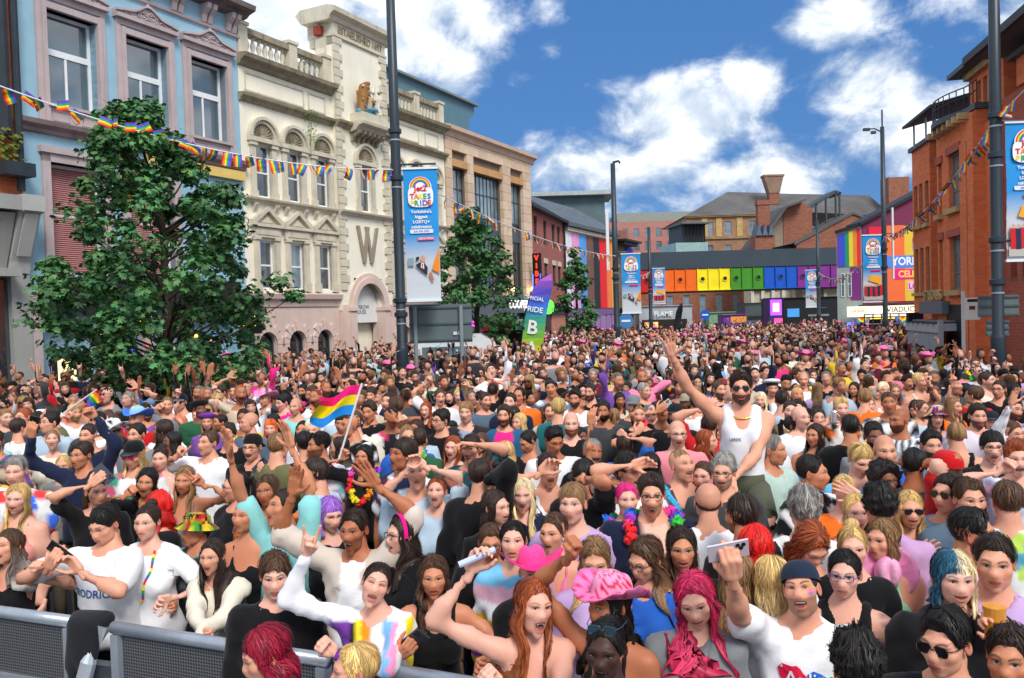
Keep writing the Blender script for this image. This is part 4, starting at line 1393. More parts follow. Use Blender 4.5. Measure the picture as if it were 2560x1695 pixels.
for c in WC:
 s = MB()
 x0, x1 = c - .92, c + .92
 for a, d in ((x0, x0 + .13), (x1 - .13, x1)):
  s.box(a, d, -.07, 0, 7.5, 10.42)
 for a, d in ((x0 + .13, c - .68), (c + .68, x1 - .13)):
  s.box(a, d, -.12, .30, 7.5, 10.36)
 s.box(c - .68, c + .68, -.11, .28, 10.2, 10.35)
 s.box(x0, x1, -.08, 0, 10.42, 10.56)
 s.box(x0 - .06, x1 + .06, -.20, 0, 10.56, 10.66)
 top = []
 for i in range(25):                                               # ogee pediment
  t = i / 24 * 2 - 1
  top.append((c + t * .98, 10.66 + .06 + .28 * math.exp(-(t / .42) ** 2) + .02 * math.cos(t * 9)))
 s.prism_y([(c - .98, 10.66)] + top[::1] + [(c + .98, 10.66)], -.14, 0)
 for i in range(24):
  a, d = top[i], top[i + 1]
  s.prism_y([a, d, (d[0], d[1] + .06), (a[0], a[1] + .06)], -.22, 0)
 for dx in (-.16, .16):
  for r in (.15, .085):
   pts = [(c + dx + r * math.cos(k * .524), -.16, 10.80 + r * .8 * math.sin(k * .524)) for k in range(13)]
   s.tube(pts, .022, 6, False)
 s.tube([(c, -.17, 11.02), (c, -.17, 11.12)], [.06, .03], 8)
 for t in (-.55, .55):
  pts = [(c + t + .18 * (k / 6 - .5) * 2, -.16, 10.72 + .05 * math.sin(k)) for k in range(7)]
  s.tube(pts, .02, 6)
 s.box(c - .68, c + .68, -.06, .26, 7.5, 7.93)                     # apron panel with carved frames
 s.box(c - .74, c + .74, -.16, .2, 7.90, 7.97)
 for a, d in ((c - .58, c - .16), (c + .16, c + .58)):
  for z in (7.60, 7.82):
   s.box(a, d, -.075, -.055, z - .012, z + .012)
  for x in (a, d):
   s.box(x - .012, x + .012, -.073, -.055, 7.60, 7.82)
 s.tube([(c + .1 * math.cos(k * .524), -.065, 7.71 + .1 * math.sin(k * .524)) for k in range(13)], .013, 5, False)
 s.build('window_surround', MAUVE, b)
 window(b, c - .68, c + .68, 9.28, 10.2, .24, WHITE, (), (), .075, GLASS3)
 window(b, c - .68, c + .68, 7.95, 9.28, .24, WHITE, (c,), (), .075, GLASS3)
for c in WC[:2]:
 s = MB()
 for a, d in ((c - .92, c - .72), (c + .72, c + .92)):
  s.box(a, d, -.08, .30, 3.9, 6.78)
 s.box(c - .92, c + .92, -.08, .28, 6.6, 6.80).box(c - .98, c + .98, -.14, 0, 6.80, 6.95)
 s.build('window_surround', MAUVE, b)
 w = window(b, c - .72, c + .72, 3.95, 6.6, .24, WHITE, (), (5.4,), .08)
 for z0, z1 in ((4.03, 5.36), (5.44, 6.52)):                        # pink venetian blind
  bl = MB()
  z = z0
  while z < z1 - .02:
   bl.prism_x([(.19, z), (.215, z + .045), (.217, z + .045), (.192, z)], c - .63, c + .63)
   z += .05
  bl.build('blind', mat('pink_blind', S(176, 118, 116), .7, .05), w)
s = MB()
s.prism_x([(0, 7.22), (-.10, 7.25), (-.12, 7.33), (-.26, 7.40), (-.30, 7.50), (-.10, 7.53), (0, 7.53)], -.1, 6.98)
s.build('string_course', mat('mauve_stone_worn', S(150, 130, 128), .8, .15, 2, .2, 30, dirt=.55), b)
MB().prism_x([(0, 11.18), (-.08, 11.2), (-.10, 11.26), (0, 11.28)], -.05, 6.93).build('moulding', MAUVE, b)
s = MB()
s.prism_x([(0, 11.78), (-.20, 11.82), (-.30, 11.9), (-.55, 11.98), (-.58, 12.12), (0, 12.16)], -.1, 7.15)
s.build('cornice', mat('cornice_grimy', S(118, 104, 104), .85, .2, 2, .3, 30, dirt=.8), b)
for c in (.35, 1.38, 2.46, 3.55, 4.62, 5.68, 6.62):
 s = MB()
 for dx in (-.11, .11):
  s.prism_x([(0, 11.3), (-.08, 11.3), (-.14, 11.5), (-.30, 11.66), (-.34, 11.79), (0, 11.79)], c + dx - .075, c + dx + .075)
 s.build('bracket', MAUVE, b)
MB().box(0, 6.0, .1, .6, 12.16, 13.2).build('parapet', MAUVE, b)
s = MB()
s.box(3.35, 6.9, -.14, -.02, 6.93, 7.2).build('fascia_board', mat('yellow_sign', S(226, 196, 110), .6, .06), b)
lettering('est & Co', .30, mat('ink_black', (.012, .012, .012), .5, 0), b, (4.9, -.15, 7.06), bold=.01)
for x0, x1, z1 in ((-.02, .25, 3.55), (3.1, 3.35, 3.1), (6.55, 6.86, 3.6)):
 MB().box(x0, x1, -.10, .2, 0, z1).build('pilaster', MAUVE, b)
MB().box(.25, 6.55, -.12, .1, 3.1, 3.9).build('shop_fascia', mat('black_fascia', (.02, .018, .017), .5, .1), b)
MB().box(2.2, 3.0, .25, .33, 0, 2.3).build('door', mat('teal_paint', S(78, 128, 146), .5, .1), b)
MB().box(4.6, 5.6, .25, .33, 0, 2.4).build('door', mat('teal_paint2', S(64, 104, 122), .5, .1), b)
MB().box(3.75, 4.4, -.02, .06, .9, 2.1).build('menu_board', mat('paper_white', S(222, 220, 214), .6, .04), b)
s = MB().box(6.45, 6.52, -.9, -.12, 2.35, 3.25).build('projecting_sign', mat('black_sign', (.012, .012, .012), .4, .1), b)
lettering('CLUB\nOPEN', .2, mat('lit_amber', S(250, 200, 60), .5, 0, emit=1.6), s, (6.43, -.50, 2.72), (0, 0, R_(-90)))
s = MB().box(6.62, 6.98, -.16, -.12, 1.05, 2.35).build('menu_board', mat('menu_black', (.02, .024, .026), .5, .1), b)
for k in range(11):
 MB().box(6.68, 6.92 - .03 * (k % 3), -.165, -.16, 1.15 + k * .06, 1.185 + k * .06).build('menu_line', mat('menu_ink%d' % (k % 2), (S(226, 130, 60), S(210, 210, 205))[k % 2], .6, 0), s)
MB().box(6.66, 6.94, -.165, -.16, 1.84, 1.98).build('menu_band', mat('menu_teal', S(70, 150, 160), .6, 0), s)
s2 = MB()
s2.tube([(6.8 + .09 * math.cos(k * .524), -.163, 2.17 + .11 * math.sin(k * .524)) for k in range(13)], .01, 5, False)
s2.build('roundel', mat('paper_grey', S(190, 190, 190), .6, 0), s)
for x, z, c in ((2.9, 2.7, (250, 190, 40)), (4.55, 2.75, (250, 150, 40)), (4.7, 2.3, (245, 170, 60)), (2.6, 2.0, (70, 60, 240)), (3.1, 2.1, (240, 60, 40)), (5.2, 2.2, (250, 120, 40)), (5.35, 2.35, (60, 110, 240)), (1.7, 2.4, (250, 200, 60))):
 MB().lathe([(.02, 0), (.05, .02), (.05, .09), (.02, .11)], (x, -.18, z), 8).build('bulb', mat('bulb%d%d%d' % c, S(*c), .4, 0, emit=3.0), b, True)
# ------------------------------------------------------------------ grey shop at the very left edge
b = empty('grey_shop', lframe(-9.2), LDIR, 'grey timber shopfront with heavy bracketed fascia at the left edge of the photo', 'building')
GREYP = mat('grey_paint', S(158, 158, 154), .55, .06, 2, dirt=.15)
s = MB()
s.box(0, 2.85, .05, 3, 0, 13)
s.build('wall', brick_mat('orange_brick', S(196, 96, 44), S(176, 80, 36), S(150, 120, 100)), b)
s = MB()
s.box(-.4, 2.3, -.72, 0, 5.30, 5.62).prism_x([(0, 4.05), (-.12, 4.05), (-.55, 5.25), (0, 5.25)], -.4, 2.25).box(-.4, 2.3, -.6, 0, 3.85, 4.03)
s.build('fascia', GREYP, b)
s = MB()
s.prism_x([(0, 3.95), (-.14, 3.95), (-.20, 4.2), (-.62, 5.25), (-.78, 5.3), (-.80, 5.65), (0, 5.65)], 2.30, 2.78)
s.prism_x([(-.30, 4.35), (-.66, 5.25), (-.68, 5.22), (-.32, 4.32)], 2.38, 2.70)
s.build('console_bracket', mat('grey_paint_pale', S(182, 182, 178), .55, .05), b)
s = MB()
s.box(2.32, 2.76, -.16, 0, 0, 3.9).box(1.2, 1.5, -.12, 0, 0, 3.85).box(0, 2.3, -.05, 0, 0, .7)
s.build('pilaster', GREYP, b)
MB().box(1.5, 2.32, -.02, .03, .7, 3.8).build('shop_window', GLASS, b)
s = MB()
s.tube([(2.62, -.22, 5.8), (2.62, -.22, 13)], .09, 10).tube([(2.3, -.2, 7.0), (2.3, -.2, 13)], .16, 10).box(2.1, 2.8, -.5, -.02, 6.1, 6.4)
s.build('drainpipe', mat('dark_pipe', S(44, 52, 60), .6, .15), b)
p = MB()
rr = random.Random(2)
for k in range(90):
 x, z, y = 2.1 + rr.random() * .5, 6.35 + rr.random() * .75, -.45 + rr.random() * .35
 d = .05 + .04 * rr.random()
 p.quad((x - d, y, z), (x, y - d * .5, z - d * .6), (x + d, y, z), (x, y + d * .4, z + d * .7))
p.build('hanging_plant', mat('plant_yellow_green', S(96, 104, 30), .7, .4, 20), b)
s = empty('lit_poster_case', lframe(-6.05, .32), LDIR, 'lit poster case glowing beside the dark doorway under the tree', 'poster')
MB().box(0, .62, 0, .1, .95, 2.05).build('case', mat('black_metal', (.015, .015, .017), .4, .1), s)
MB().box(.08, .54, -.012, -.004, 1.03, 1.97).build('poster', mat('poster_glow', S(250, 214, 150), .5, .2, 3, emit=1.3), s)
MB().box(.12, .30, -.02, -.014, 1.08, 1.35).build('print', mat('poster_ink', S(120, 80, 70), .5, .3, 5), s)
# ------------------------------------------------------------------ cream stone building with the tall crested bay
CREAM = mat('cream_render', S(240, 234, 214), .8, .05, .9, .15, 20, dirt=.12)
STONE = mat('cream_stone', S(206, 197, 176), .82, .10, 2.5, .25, 25, dirt=.35)
GRIME = mat('stone_grimy', S(150, 140, 118), .85, .2, 2.5, .3, 25, dirt=.95)
PINK = mat('pink_stucco', S(214, 190, 178), .8, .06, 1.2, .15, 22, dirt=.22)
b = empty('cream_building', lframe(.5), LDIR, 'cream stone building with balustrade, round-headed windows and tall crested centre bay', 'building')
U = lambda u: u - .5
WL = [.90, 2.30, 3.72]
WR = [U(8.62), U(10.02), U(11.42)]
PX0, PX1, PC = U(4.87), U(7.92), U(6.42)
EX = U(12.40)
m = MB()
holes = []
for c in WL + WR:
 holes += [(c - .36, c + .36, 6.55, 8.18), (c - .36, c + .36, 3.70, 5.22)]
wall_holes(m, 0, PX0, 3.2, 10.7, [h for h in holes if h[1] < PX0], 0, .4)
wall_holes(m, PX1, EX, 3.2, 10.7, [h for h in holes if h[0] > PX1], 0, .4)
wall_holes(m, PX0, PX1, 3.2, 12.6, [(PC - .36, PC + .36, 6.6, 8.2), (PC - .85, PC + .85, 3.0, 4.15)], -.18, .4)
m.build('wall', CREAM, b)
MB().box(.03, EX - .03, .41, 8, 0, 10.6).build('building_body', CREAM, b)
for c in WL + WR + [PC]:
 y = 0 if c != PC else -.18
 s = MB()
 for sx in (-1, 1):
  a, d = sorted((c + sx * .36, c + sx * .56))
  s.box(a, d, y - .08, y + .18, 6.48, 8.16)
  s.box(a - .03, d + .03, y - .11, y, 6.48, 6.72)
  s.box(a - .05, d + .05, y - .13, y, 8.10, 8.22)
 s.box(c - .66, c + .66, y - .16, y, 8.22, 8.36)
 s.arch_ring(c, 8.36, .46, .56, y - .10, y, n=18)
 s.arch_ring(c, 8.36, .56, .66, y - .17, y, n=18)
 s.build('window_surround', STONE, b)
 f = MB()
 f.prism_y([(c + .46 * math.cos(math.pi * k / 18), 8.36 + .46 * math.sin(math.pi * k / 18)) for k in range(19)], y - .012, y + .05)
 for k in range(1, 12):                                            # shell ribs
  t = math.pi * k / 12
  f.tube([(c + .12 * math.cos(t), y - .02, 8.38 + .12 * math.sin(t)), (c + .42 * math.cos(t), y - .03, 8.36 + .42 * math.sin(t))], [.012, .030], 5)
 f.lathe([(.10, 0), (.10, .03), (.03, .10)], (c, y - .02, 8.37), 10)
 f.build('shell_tympanum', GRIME, b)
 window(b, c - .36, c + .36, 6.55, 8.18, y + .12, WHITE, (), (7.32,), .06, random.choice([GLASS, GLASS, GLASS2]))
 if c == PC:
  continue
 s = MB()
 for sx in (-1, 1):
  a, d = sorted((c + sx * .36, c + sx * .54))
  s.box(a, d, y - .10, y + .18, 3.64, 5.22)
  s.box(a - .03, d + .03, y - .13, y, 3.64, 3.92)
  s.box(a - .03, d + .03, y - .14, y, 5.22, 5.30)
 s.box(c - .60, c + .60, y - .10, y, 5.30, 5.62).box(c - .50, c + .50, y - .12, y - .1, 5.38, 5.55)
 s.box(c - .68, c + .68, y - .18, y, 5.62, 5.72)
 s.prism_y([(c - .60, 5.72), (c + .60, 5.72), (c, 6.08)], y - .06, y)
 for sx in (-1, 1):
  s.prism_y([(c + sx * .68, 5.72), (c + sx * .68, 5.82), (c, 6.24), (c, 6.12), (c + sx * .55, 5.72)], y - .18, y)
 s.prism_y([(c - .28, 5.76), (c + .28, 5.76), (c, 5.95)], y - .10, y)
 s.build('window_surround', STONE, b)
 window(b, c - .36, c + .36, 3.70, 5.22, y + .12, WHITE, (), (4.45,), .06, random.choice([GLASS, GLASS2, GLASS]))
def course(name, prof, mt, spans):
 for x0, x1, y in spans:
  MB().prism_x([(p[0] + y, p[1]) for p in prof], x0, x1).build(name, mt, b)
SP = [(-.05, PX0, 0), (PX0 - .04, PX1 + .04, -.18), (PX1, EX + .05, 0)]
course('sill_course', [(0, 6.34), (-.07, 6.34), (-.10, 6.40), (-.20, 6.44), (-.22, 6.50), (0, 6.52)], STONE, SP)
course('band_course', [(0, 9.36), (-.08, 9.38), (-.12, 9.46), (-.22, 9.52), (-.24, 9.60), (0, 9.62)], GRIME, SP)
course('cornice', [(0, 10.42), (-.10, 10.46), (-.16, 10.56), (-.34, 10.64), (-.38, 10.76), (0, 10.80)], GRIME, [SP[0], SP[2]])
course('ground_floor_cornice', [(0, 3.12), (-.06, 3.15), (-.10, 3.34), (-.20, 3.40), (-.24, 3.55), (0, 3.62)], PINK, [(-.05, PX0, 0), (PX1, EX + .05, 0)])
for c in [x + d for x in WL + WR for d in (-.46, .46)]:
 s = MB()
 s.prism_x([(0, 6.08), (-.05, 6.10), (-.15, 6.28), (-.16, 6.34), (0, 6.34)], c - .07, c + .07)
 s.build('bracket', STONE, b)
for x0, x1 in ((U(.75), U(3.4)), (U(3.66), U(4.5)), (U(8.2), U(10.4)), (U(10.9), U(11.9))):            # attic panels
 s = MB()
 for z in (9.74, 10.28):
  s.box(x0, x1, -.035, 0, z - .025, z + .025)
 for x in (x0, x1):
  s.box(x - .025, x + .025, -.034, 0, 9.74, 10.28)
 s.build('attic_panel', STONE, b)
bal = MB().lathe([(.075, 0), (.075, .05), (.04, .08), (.085, .22), (.08, .30), (.04, .42), (.045, .47), (.075, .50), (.075, .54)], seg=10).mesh('baluster', STONE, True)
def balustrade(x0, x1, piers):
 r = MB()
 r.box(x0, x1, -.02, .28, 10.78, 10.92).box(x0, x1, -.05, .31, 11.46, 11.60).box(x0, x1, -.01, .27, 11.6, 11.66)
 r.build('balustrade_rail', GRIME, b)
 for p in piers:
  MB().box(p - .19, p + .19, -.06, .32, 10.79, 11.68).box(p - .23, p + .23, -.10, .36, 11.68, 11.78).build('balustrade_pier', STONE, b)
 for a, d in zip(piers[:-1], piers[1:]):
  n = max(2, int((d - a - .4) / .235))
  for i in range(n):
   link('baluster', bal, b, (a + .2 + (d - a - .4) * (i + .5) / n, .13, 10.92))
balustrade(.05, PX0, [.2, 2.45, 4.15])
balustrade(PX1, EX, [PX1 + .2, U(10.3), EX - .2])
qz, k = 3.7, 0
while qz < 12.4:
 for sx, x in ((1, PX0), (-1, PX1)):
  w = .42 if k % 2 else .28
  a, d = sorted((x - sx * .03, x + sx * w))
  MB().box(a, d, -.235, -.17, qz + .012, qz + .262).build('quoin', STONE, b)
 qz += .275; k += 1
s = MB()
s.box(PX0 - .02, PX1 + .02, -.20, .9, 12.5, 12.96)
s.prism_x([(-.20, 12.46), (-.26, 12.48), (-.26, 12.56), (-.2, 12.58)], PX0 - .05, PX1 + .05)
s.prism_x([(-.2, 12.96), (-.26, 12.98), (-.32, 13.12), (-.50, 13.22), (-.52, 13.38), (-.2, 13.46), (.95, 13.46), (1.2, 13.3), (.95, 12.96)], PX0 - .3, PX1 + .3)
s.box(PX0, PX1, -.17, .85, 12.2, 12.5)
s.build('parapet_block', STONE, b)
lettering('ESTABLISHED 1697', .37, GRIME, b, (PC, -.215, 12.76), depth=.035, bold=.006, xs=.86)
for sx, x in ((-1, PX0), (1, PX1)):
 s = MB()
 pts = [(0, 12.5), (.12, 12.45), (.10, 12.1), (.18, 11.9), (.34, 11.75), (.36, 11.6), (.2, 11.55), (0, 11.6)]
 s.prism_y([(x + sx * p[0], p[1]) for p in pts], .1, .5)
 s.tube([(x + sx * (.2 + .1 * math.cos(t)), .08, 11.70 + .1 * math.sin(t)) for t in np.linspace(0, 6.28, 13)], .03, 6, False)
 s.build('scroll', STONE, b)
 MB().box(x - .02 if sx > 0 else x - .2, x + .2 if sx > 0 else x + .02, .2, .5, 12.55, 12.85).build('brick_patch', mat('red_brick_patch', S(150, 62, 48), .8, .2, 8), b)
s = MB()
s.box(PC - .75, PC + .75, -.75, -.18, 9.62, 9.98)
s.prism_x([(-.18, 9.30), (-.5, 9.36), (-.62, 9.5), (-.8, 9.56), (-.82, 9.66), (-.18, 9.68)], PC - .85, PC + .85)
s.build('crest_shelf', STONE, b)
for i in range(6):
 x = PC - .7 + i * .28
 MB().prism_x([(-.18, 8.98), (-.28, 9.0), (-.34, 9.14), (-.60, 9.26), (-.62, 9.37), (-.18, 9.37)], x - .07, x + .07).build('modillion', GRIME, b)
def carved(name, caps, colr, cell=.045):
 F = Field(38)
 for a, c2, r1, r2 in caps:
  F.cap(a, c2, r1, r2)
 V, Q = F.mesh(cell)
 return link(name, np_mesh(name, V, [Q], np.tile(np.array(colr), (len(V), 1)), [col_mat('painted_stone', rough=.6, vary=.25, bump=.3, bscale=20, bdist=.02)]), b)
z0, yy = 9.98, -.46
cx = PC
carved('carved_shield', [((cx, yy, z0 + .30), (cx, yy, z0 + .62), .13, .22), ((cx, yy, z0 + .95), (cx, yy, z0 + 1.0), .14, .10)], S(214, 190, 150))
carved('carved_lion', [((cx - .42, yy, z0 + .15), (cx - .32, yy, z0 + .62), .13, .16), ((cx - .32, yy, z0 + .62), (cx - .30, yy - .02, z0 + .95), .16, .17), ((cx - .24, yy - .12, z0 + .98), (cx - .20, yy - .16, z0 + .94), .09, .07),
      ((cx - .34, yy, z0 + .7), (cx - .12, yy - .14, z0 + .72), .08, .05), ((cx - .42, yy, z0 + .2), (cx - .5, yy - .05, z0 + .0), .10, .07), ((cx - .55, yy, z0 + .2), (cx - .62, yy, z0 + .75), .04, .06)], S(150, 108, 60))
carved('carved_unicorn', [((cx + .40, yy, z0 + .15), (cx + .30, yy, z0 + .60), .12, .13), ((cx + .30, yy, z0 + .6), (cx + .26, yy - .02, z0 + .92), .11, .09), ((cx + .26, yy, z0 + .95), (cx + .14, yy - .12, z0 + .86), .08, .05),
       ((cx + .26, yy, z0 + 1.0), (cx + .58, yy - .08, z0 + 1.22), .025, .015), ((cx + .42, yy, z0 + .5), (cx + .62, yy - .04, z0 + .78), .06, .03), ((cx + .40, yy, z0 + .2), (cx + .5, yy - .05, z0 + .0), .09, .06)], S(216, 210, 200), .035)
carved('carved_base', [((cx - .6, yy, z0 + .08), (cx + .6, yy, z0 + .08), .10, .10), ((cx - .2, yy - .15, z0 + .2), (cx + .3, yy - .15, z0 + .25), .07, .07)], S(96, 150, 168))
carved('carved_mantle', [((cx - .30, yy - .1, z0 + 1.05), (cx - .12, yy - .1, z0 + 1.12), .10, .09), ((cx - .05, yy - .12, z0 + .55), (cx + .12, yy - .14, z0 + .45), .07, .08)], S(150, 92, 56))
cr_ = random.Random(12)
for i in range(16):
 c0 = np.array([cx + cr_.uniform(-.5, .5), yy - .14 + cr_.uniform(-.06, .04), z0 + cr_.uniform(.15, 1.0)])
 carved('carved_detail', [(c0, c0 + np.array([cr_.uniform(-.1, .1), 0, cr_.uniform(-.12, .12)]), .045, .03)], (S(176, 138, 70), S(210, 204, 190), S(92, 130, 150), S(150, 84, 50))[i % 4], .03)
s = MB()
s.arch_ring(PC, 3.12, .85, 1.05, -.30, -.16, n=22)
s.arch_ring(PC, 3.12, 1.05, 1.22, -.24, -.14, n=22)
for sx in (-1, 1):
 a, d = sorted((PC + sx * .85, PC + sx * 1.2))
 s.box(a, d, -.28, .3, 0, 2.98)
 s.box(a - .04, d + .04, -.34, .3, 2.98, 3.12)
s.build('portal_arch', PINK, b)
for sx in (-1, 1):
 a, d = sorted((PC + sx * 1.2, PC + sx * 1.53))
 MB().box(a, d, -.20, .3, 0, 3.2).build('portal_pier', PINK, b)
MB().box(PC - .86, PC + .86, .75, .85, 0, 4.1).build('portal_back', mat('pale_lilac', S(186, 186, 206), .6, .08), b)
s = MB()
s.prism_y([(PC - .85, 2.55), (PC + .85, 2.55)] + [(PC + .85 * math.cos(t), 3.12 + .85 * math.sin(t)) for t in np.linspace(0, math.pi, 19)], .10, .16)
tp = s.build('portal_sign', mat('sign_white', S(228, 230, 228), .5, .04), b)
lettering('1 STAROW\nHOUSE', .21, mat('sign_grey', S(96, 98, 96), .5, 0), tp, (PC - .15, .095, 3.02), bold=.01)
MB().box(PC + .15, PC + .75, .55, .62, 0, 2.5).build('door', mat('door_grey', S(176, 180, 182), .5, .06), b)
s = MB()                                                              # big W
wz0, wz1, wy = 4.70, 6.02, -.27
for a, c2 in (((PC - .56, wz1), (PC - .24, wz0)), ((PC - .24, wz0), (PC + .02, wz1)), ((PC - .06, wz1), (PC + .20, wz0)), ((PC + .20, wz0), (PC + .58, wz1))):
 s.prism_y([(a[0] - .07, a[1]), (a[0] + .07, a[1]), (c2[0] + .07, c2[1]), (c2[0] - .07, c2[1])], wy + random.uniform(-.01, .01), -.18)
s.build('letter_w', mat('bronze_grey', S(150, 140, 122), .5, .08), b)
GF = [.78, 2.16, 3.54]
GFR = [U(8.9), U(10.2), U(11.5)]
for x0, x1, cs in ((0, PX0, GF), (PX1, EX, GFR)):
 m = MB()
 wall_holes(m, x0, x1, 0, 3.12, [(c - .40, c + .40, .5, 2.36) for c in cs], -.02, .4)
 for c in cs:                                                      # arch spandrels
  arc = [(c + .40 * math.cos(t), 1.95 + .40 * math.sin(t)) for t in np.linspace(0, math.pi / 2, 8)]
  m.prism_y(arc + [(c + .40, 2.37)], -.02, .4)
  m.prism_y([(2 * c - p[0], p[1]) for p in arc] + [(c - .40, 2.37)], -.02, .4)
 m.build('ground_floor_wall', PINK, b)
for cs, x0, x1 in ((GF, 0, PX0), (GFR, PX1, EX)):
 for c in cs:
  for k in range(9):                                            # voussoirs
   t0, t1 = math.pi * (k + .06) / 9, math.pi * (k + .94) / 9
   r1 = .74 if k % 2 == 0 else .62
   q = [(c + .42 * math.cos(t0), 1.95 + .42 * math.sin(t0)), (c + r1 * math.cos(t0), 1.95 + r1 * math.sin(t0)), (c + r1 * math.cos(t1), 1.95 + r1 * math.sin(t1)), (c + .42 * math.cos(t1), 1.95 + .42 * math.sin(t1))]
   MB().prism_y(q, -.075, -.02).build('voussoir', PINK, b)
  for sx in (-1, 1):
   for k in range(5):
    a, d = sorted((c + sx * .42, c + sx * (.68 if k % 2 else .62)))
    MB().box(a, d, -.075, -.02, .55 + k * .285, .55 + k * .285 + .26).build('rusticated_block', PINK, b)
  s = MB()
  s.prism_y([(c - .4, .5), (c + .4, .5)] + [(c + .4 * math.cos(t), 1.95 + .4 * math.sin(t)) for t in np.linspace(0, math.pi, 15)], .16, .20)
  w = s.build('arched_window', GLASS, b)
  s = MB()
  s.arch_ring(c, 1.95, .34, .40, .10, .17, n=14).box(c - .4, c - .34, .10, .17, .5, 1.95).box(c + .34, c + .4, .10, .17, .5, 1.95).box(c - .4, c + .4, .09, .165, 1.55, 1.63)
  s.build('window_frame', mat('dark_frame', S(44, 58, 66), .5, .1), w)
  MB().box(c - .34, c + .34, .14, .155, .5, 1.15).build('window_film', mat('frosted_film', S(186, 170, 166), .5, .06), w)
p = MB()                                                              # buddleia growing out of the cornice
rr = random.Random(8)
for k in range(170):
 h = rr.random()
 x, y, z = U(3.55) + rr.gauss(0, .10 + .10 * (1 - h)), -.2 + rr.gauss(0, .08), 8.55 + h * 1.1
 d = .05 + .05 * rr.random()
 dx, dz = rr.uniform(-1, 1) * d, rr.uniform(-.6, .8) * d
 p.quad((x, y, z), (x + dx * .5 - dz * .3, y - .02, z + dz * .5 + dx * .3), (x + dx * 1.4, y - .03, z + dz * 1.4), (x + dx * .5 + dz * .3, y, z + dz * .5 - dx * .3))
p.tube([(U(3.55), -.12, 8.5), (U(3.57), -.2, 9.5)], [.02, .006], 5)
pl = p.build('wall_weed', mat('weed_green', S(98, 130, 52), .7, .4, 15), None, loc=b.location, rot=(0, 0, LDIR))
tag(pl, 'green weed sprouting from the stonework between two round-headed windows', 'plant')
# ------------------------------------------------------------------ modern stone building
b = empty('stone_office_building', lframe(12.45), LDIR, 'modern pinkish stone office building with tall glazed bays beside the cream building', 'building')
SAND = [mat('sandstone%d' % i, c, .8, .08, 2, .15, 30) for i, c in enumerate((S(212, 186, 156), S(204, 176, 148), S(218, 194, 168), S(208, 180, 158)))]
SANDO = mat('sandstone_ochre', S(196, 150, 100), .8, .10, 2, .15, 30)
WB = [(.55, 1.85), (2.45, 5.3), (6.2, 7.6)]
holes = [(a, d, 3.6, 9.55) for a, d in WB]
MB().box(0, 8.55, .5, 7, 0, 10.7).build('building_body', mat('joint_dark', S(120, 104, 90), .9, .1), b)
wall_holes(MB(), 0, 8.55, 0, 10.7, holes, .12, .5).build('backing_wall', MATS['joint_dark'], b)
pan = {}
z, k = 3.6, 0
while z < 10.4:
 h = .42
 x = -(k % 2) * .42
 while x < 8.55:
  x0, x1 = max(x, 0), min(x + .84, 8.55)
  segs = [(x0, x1)]
  for a, d, za, zb in holes:
   if z + h > za and z < zb - .02:
    segs = [q for s0, s1 in segs for q in ((s0, min(s1, a)), (max(s0, d), s1)) if q[1] - q[0] > .05]
  for s0, s1 in segs:
   w = round(s1 - s0 - .014, 2)
   key = (w, random.randrange(4))
   if key not in pan:
    pan[key] = MB().box(0, w, -.05, .12, 0, h - .014).mesh('stone_panel', SAND[key[1]])
   link('stone_panel', pan[key], b, (s0 + .007, random.uniform(-.004, .004), z + .007))
  x += .84
 z += h; k += 1
course_prof = [(0, 10.42), (-.10, 10.44), (-.16, 10.62), (-.34, 10.70), (-.36, 10.86), (0, 10.92)]
MB().prism_x(course_prof, -.1, 8.85).build('cornice', SAND[3], b)
for a, d in WB:
 MB().box(a - .02, d + .02, -.08, .2, 9.2, 9.52).build('lintel', SANDO, b)
 n = 2 if d - a < 2 else 7
 bars = [a + (d - a) * (i + 1) / (n + 1) for i in range(n)]
 for za, zb in ((7.2, 9.2), (6.9, 7.2), (3.6, 6.3)):
  window(b, a, d, za, zb, .26, mat('dark_steel', S(52, 62, 68), .4, .1), bars, (za + (zb - za) * .55,) if zb - za > 1 else (), .05, GLASS2 if za > 7 else GLASS)
 MB().box(a, d, .2, .3, 6.3, 6.9).build('spandrel', mat('slate_panel', S(70, 84, 92), .5, .1), b)
MB().box(-.02, 8.6, -.25, .1, 2.75, 3.6).build('shop_fascia', mat('fascia_grey', S(92, 98, 104), .5, .08), b)
lettering('COOPERS', .55, mat('lit_white', S(245, 245, 240), .5, 0, emit=1.0), b, (6.4, -.28, 3.15), bold=.02)
MB().box(0, 8.5, -.02, .08, 0, 2.75).build('shop_window', GLASS, b)
s = MB().box(7.75, 7.85, -.85, -.38, 3.75, 5.75).build('projecting_sign', SHOPDARK, b)
for i, ch in enumerate('VIBE'):
 lettering(ch, .36, mat('neon_red', S(255, 52, 24), .4, 0, emit=2.2), s, (7.72, -.62, 5.5 - i * .40), (0, 0, R_(-90)), bold=.03)
t = MB()
t.tube([(7.72, -.82, 4.7), (7.72, -.82, 3.95), (7.72, -.72, 3.82), (7.72, -.50, 3.82), (7.72, -.41, 3.95), (7.72, -.41, 4.7)], .025, 6)
t.build('neon_tube', mat('neon_blue', S(60, 90, 255), .4, 0, emit=2.5), s)
for x, z in ((7.9, 3.9), (8.35, 3.9), (5.7, 3.9)):
 MB().box(x - .06, x + .06, -.3, -.2, z - .06, z + .1).build('wall_light', mat('warm_lamp', S(255, 214, 140), .4, 0, emit=8), b)
TEAL = mat('teal_cladding', S(86, 122, 136), .5, .05, 2)
s = empty('rooftop_storey', lframe(12.2, -3.6), LDIR, 'teal clad set-back roof storey rising behind the cream balustrade', 'building')
MB().prism_y([(-1.2, 10), (-1.2, 14.05), (9.6, 14.05), (9.6, 13.6), (9.0, 13.2), (8.9, 10)], 0, 5).build('cladding', TEAL, s)
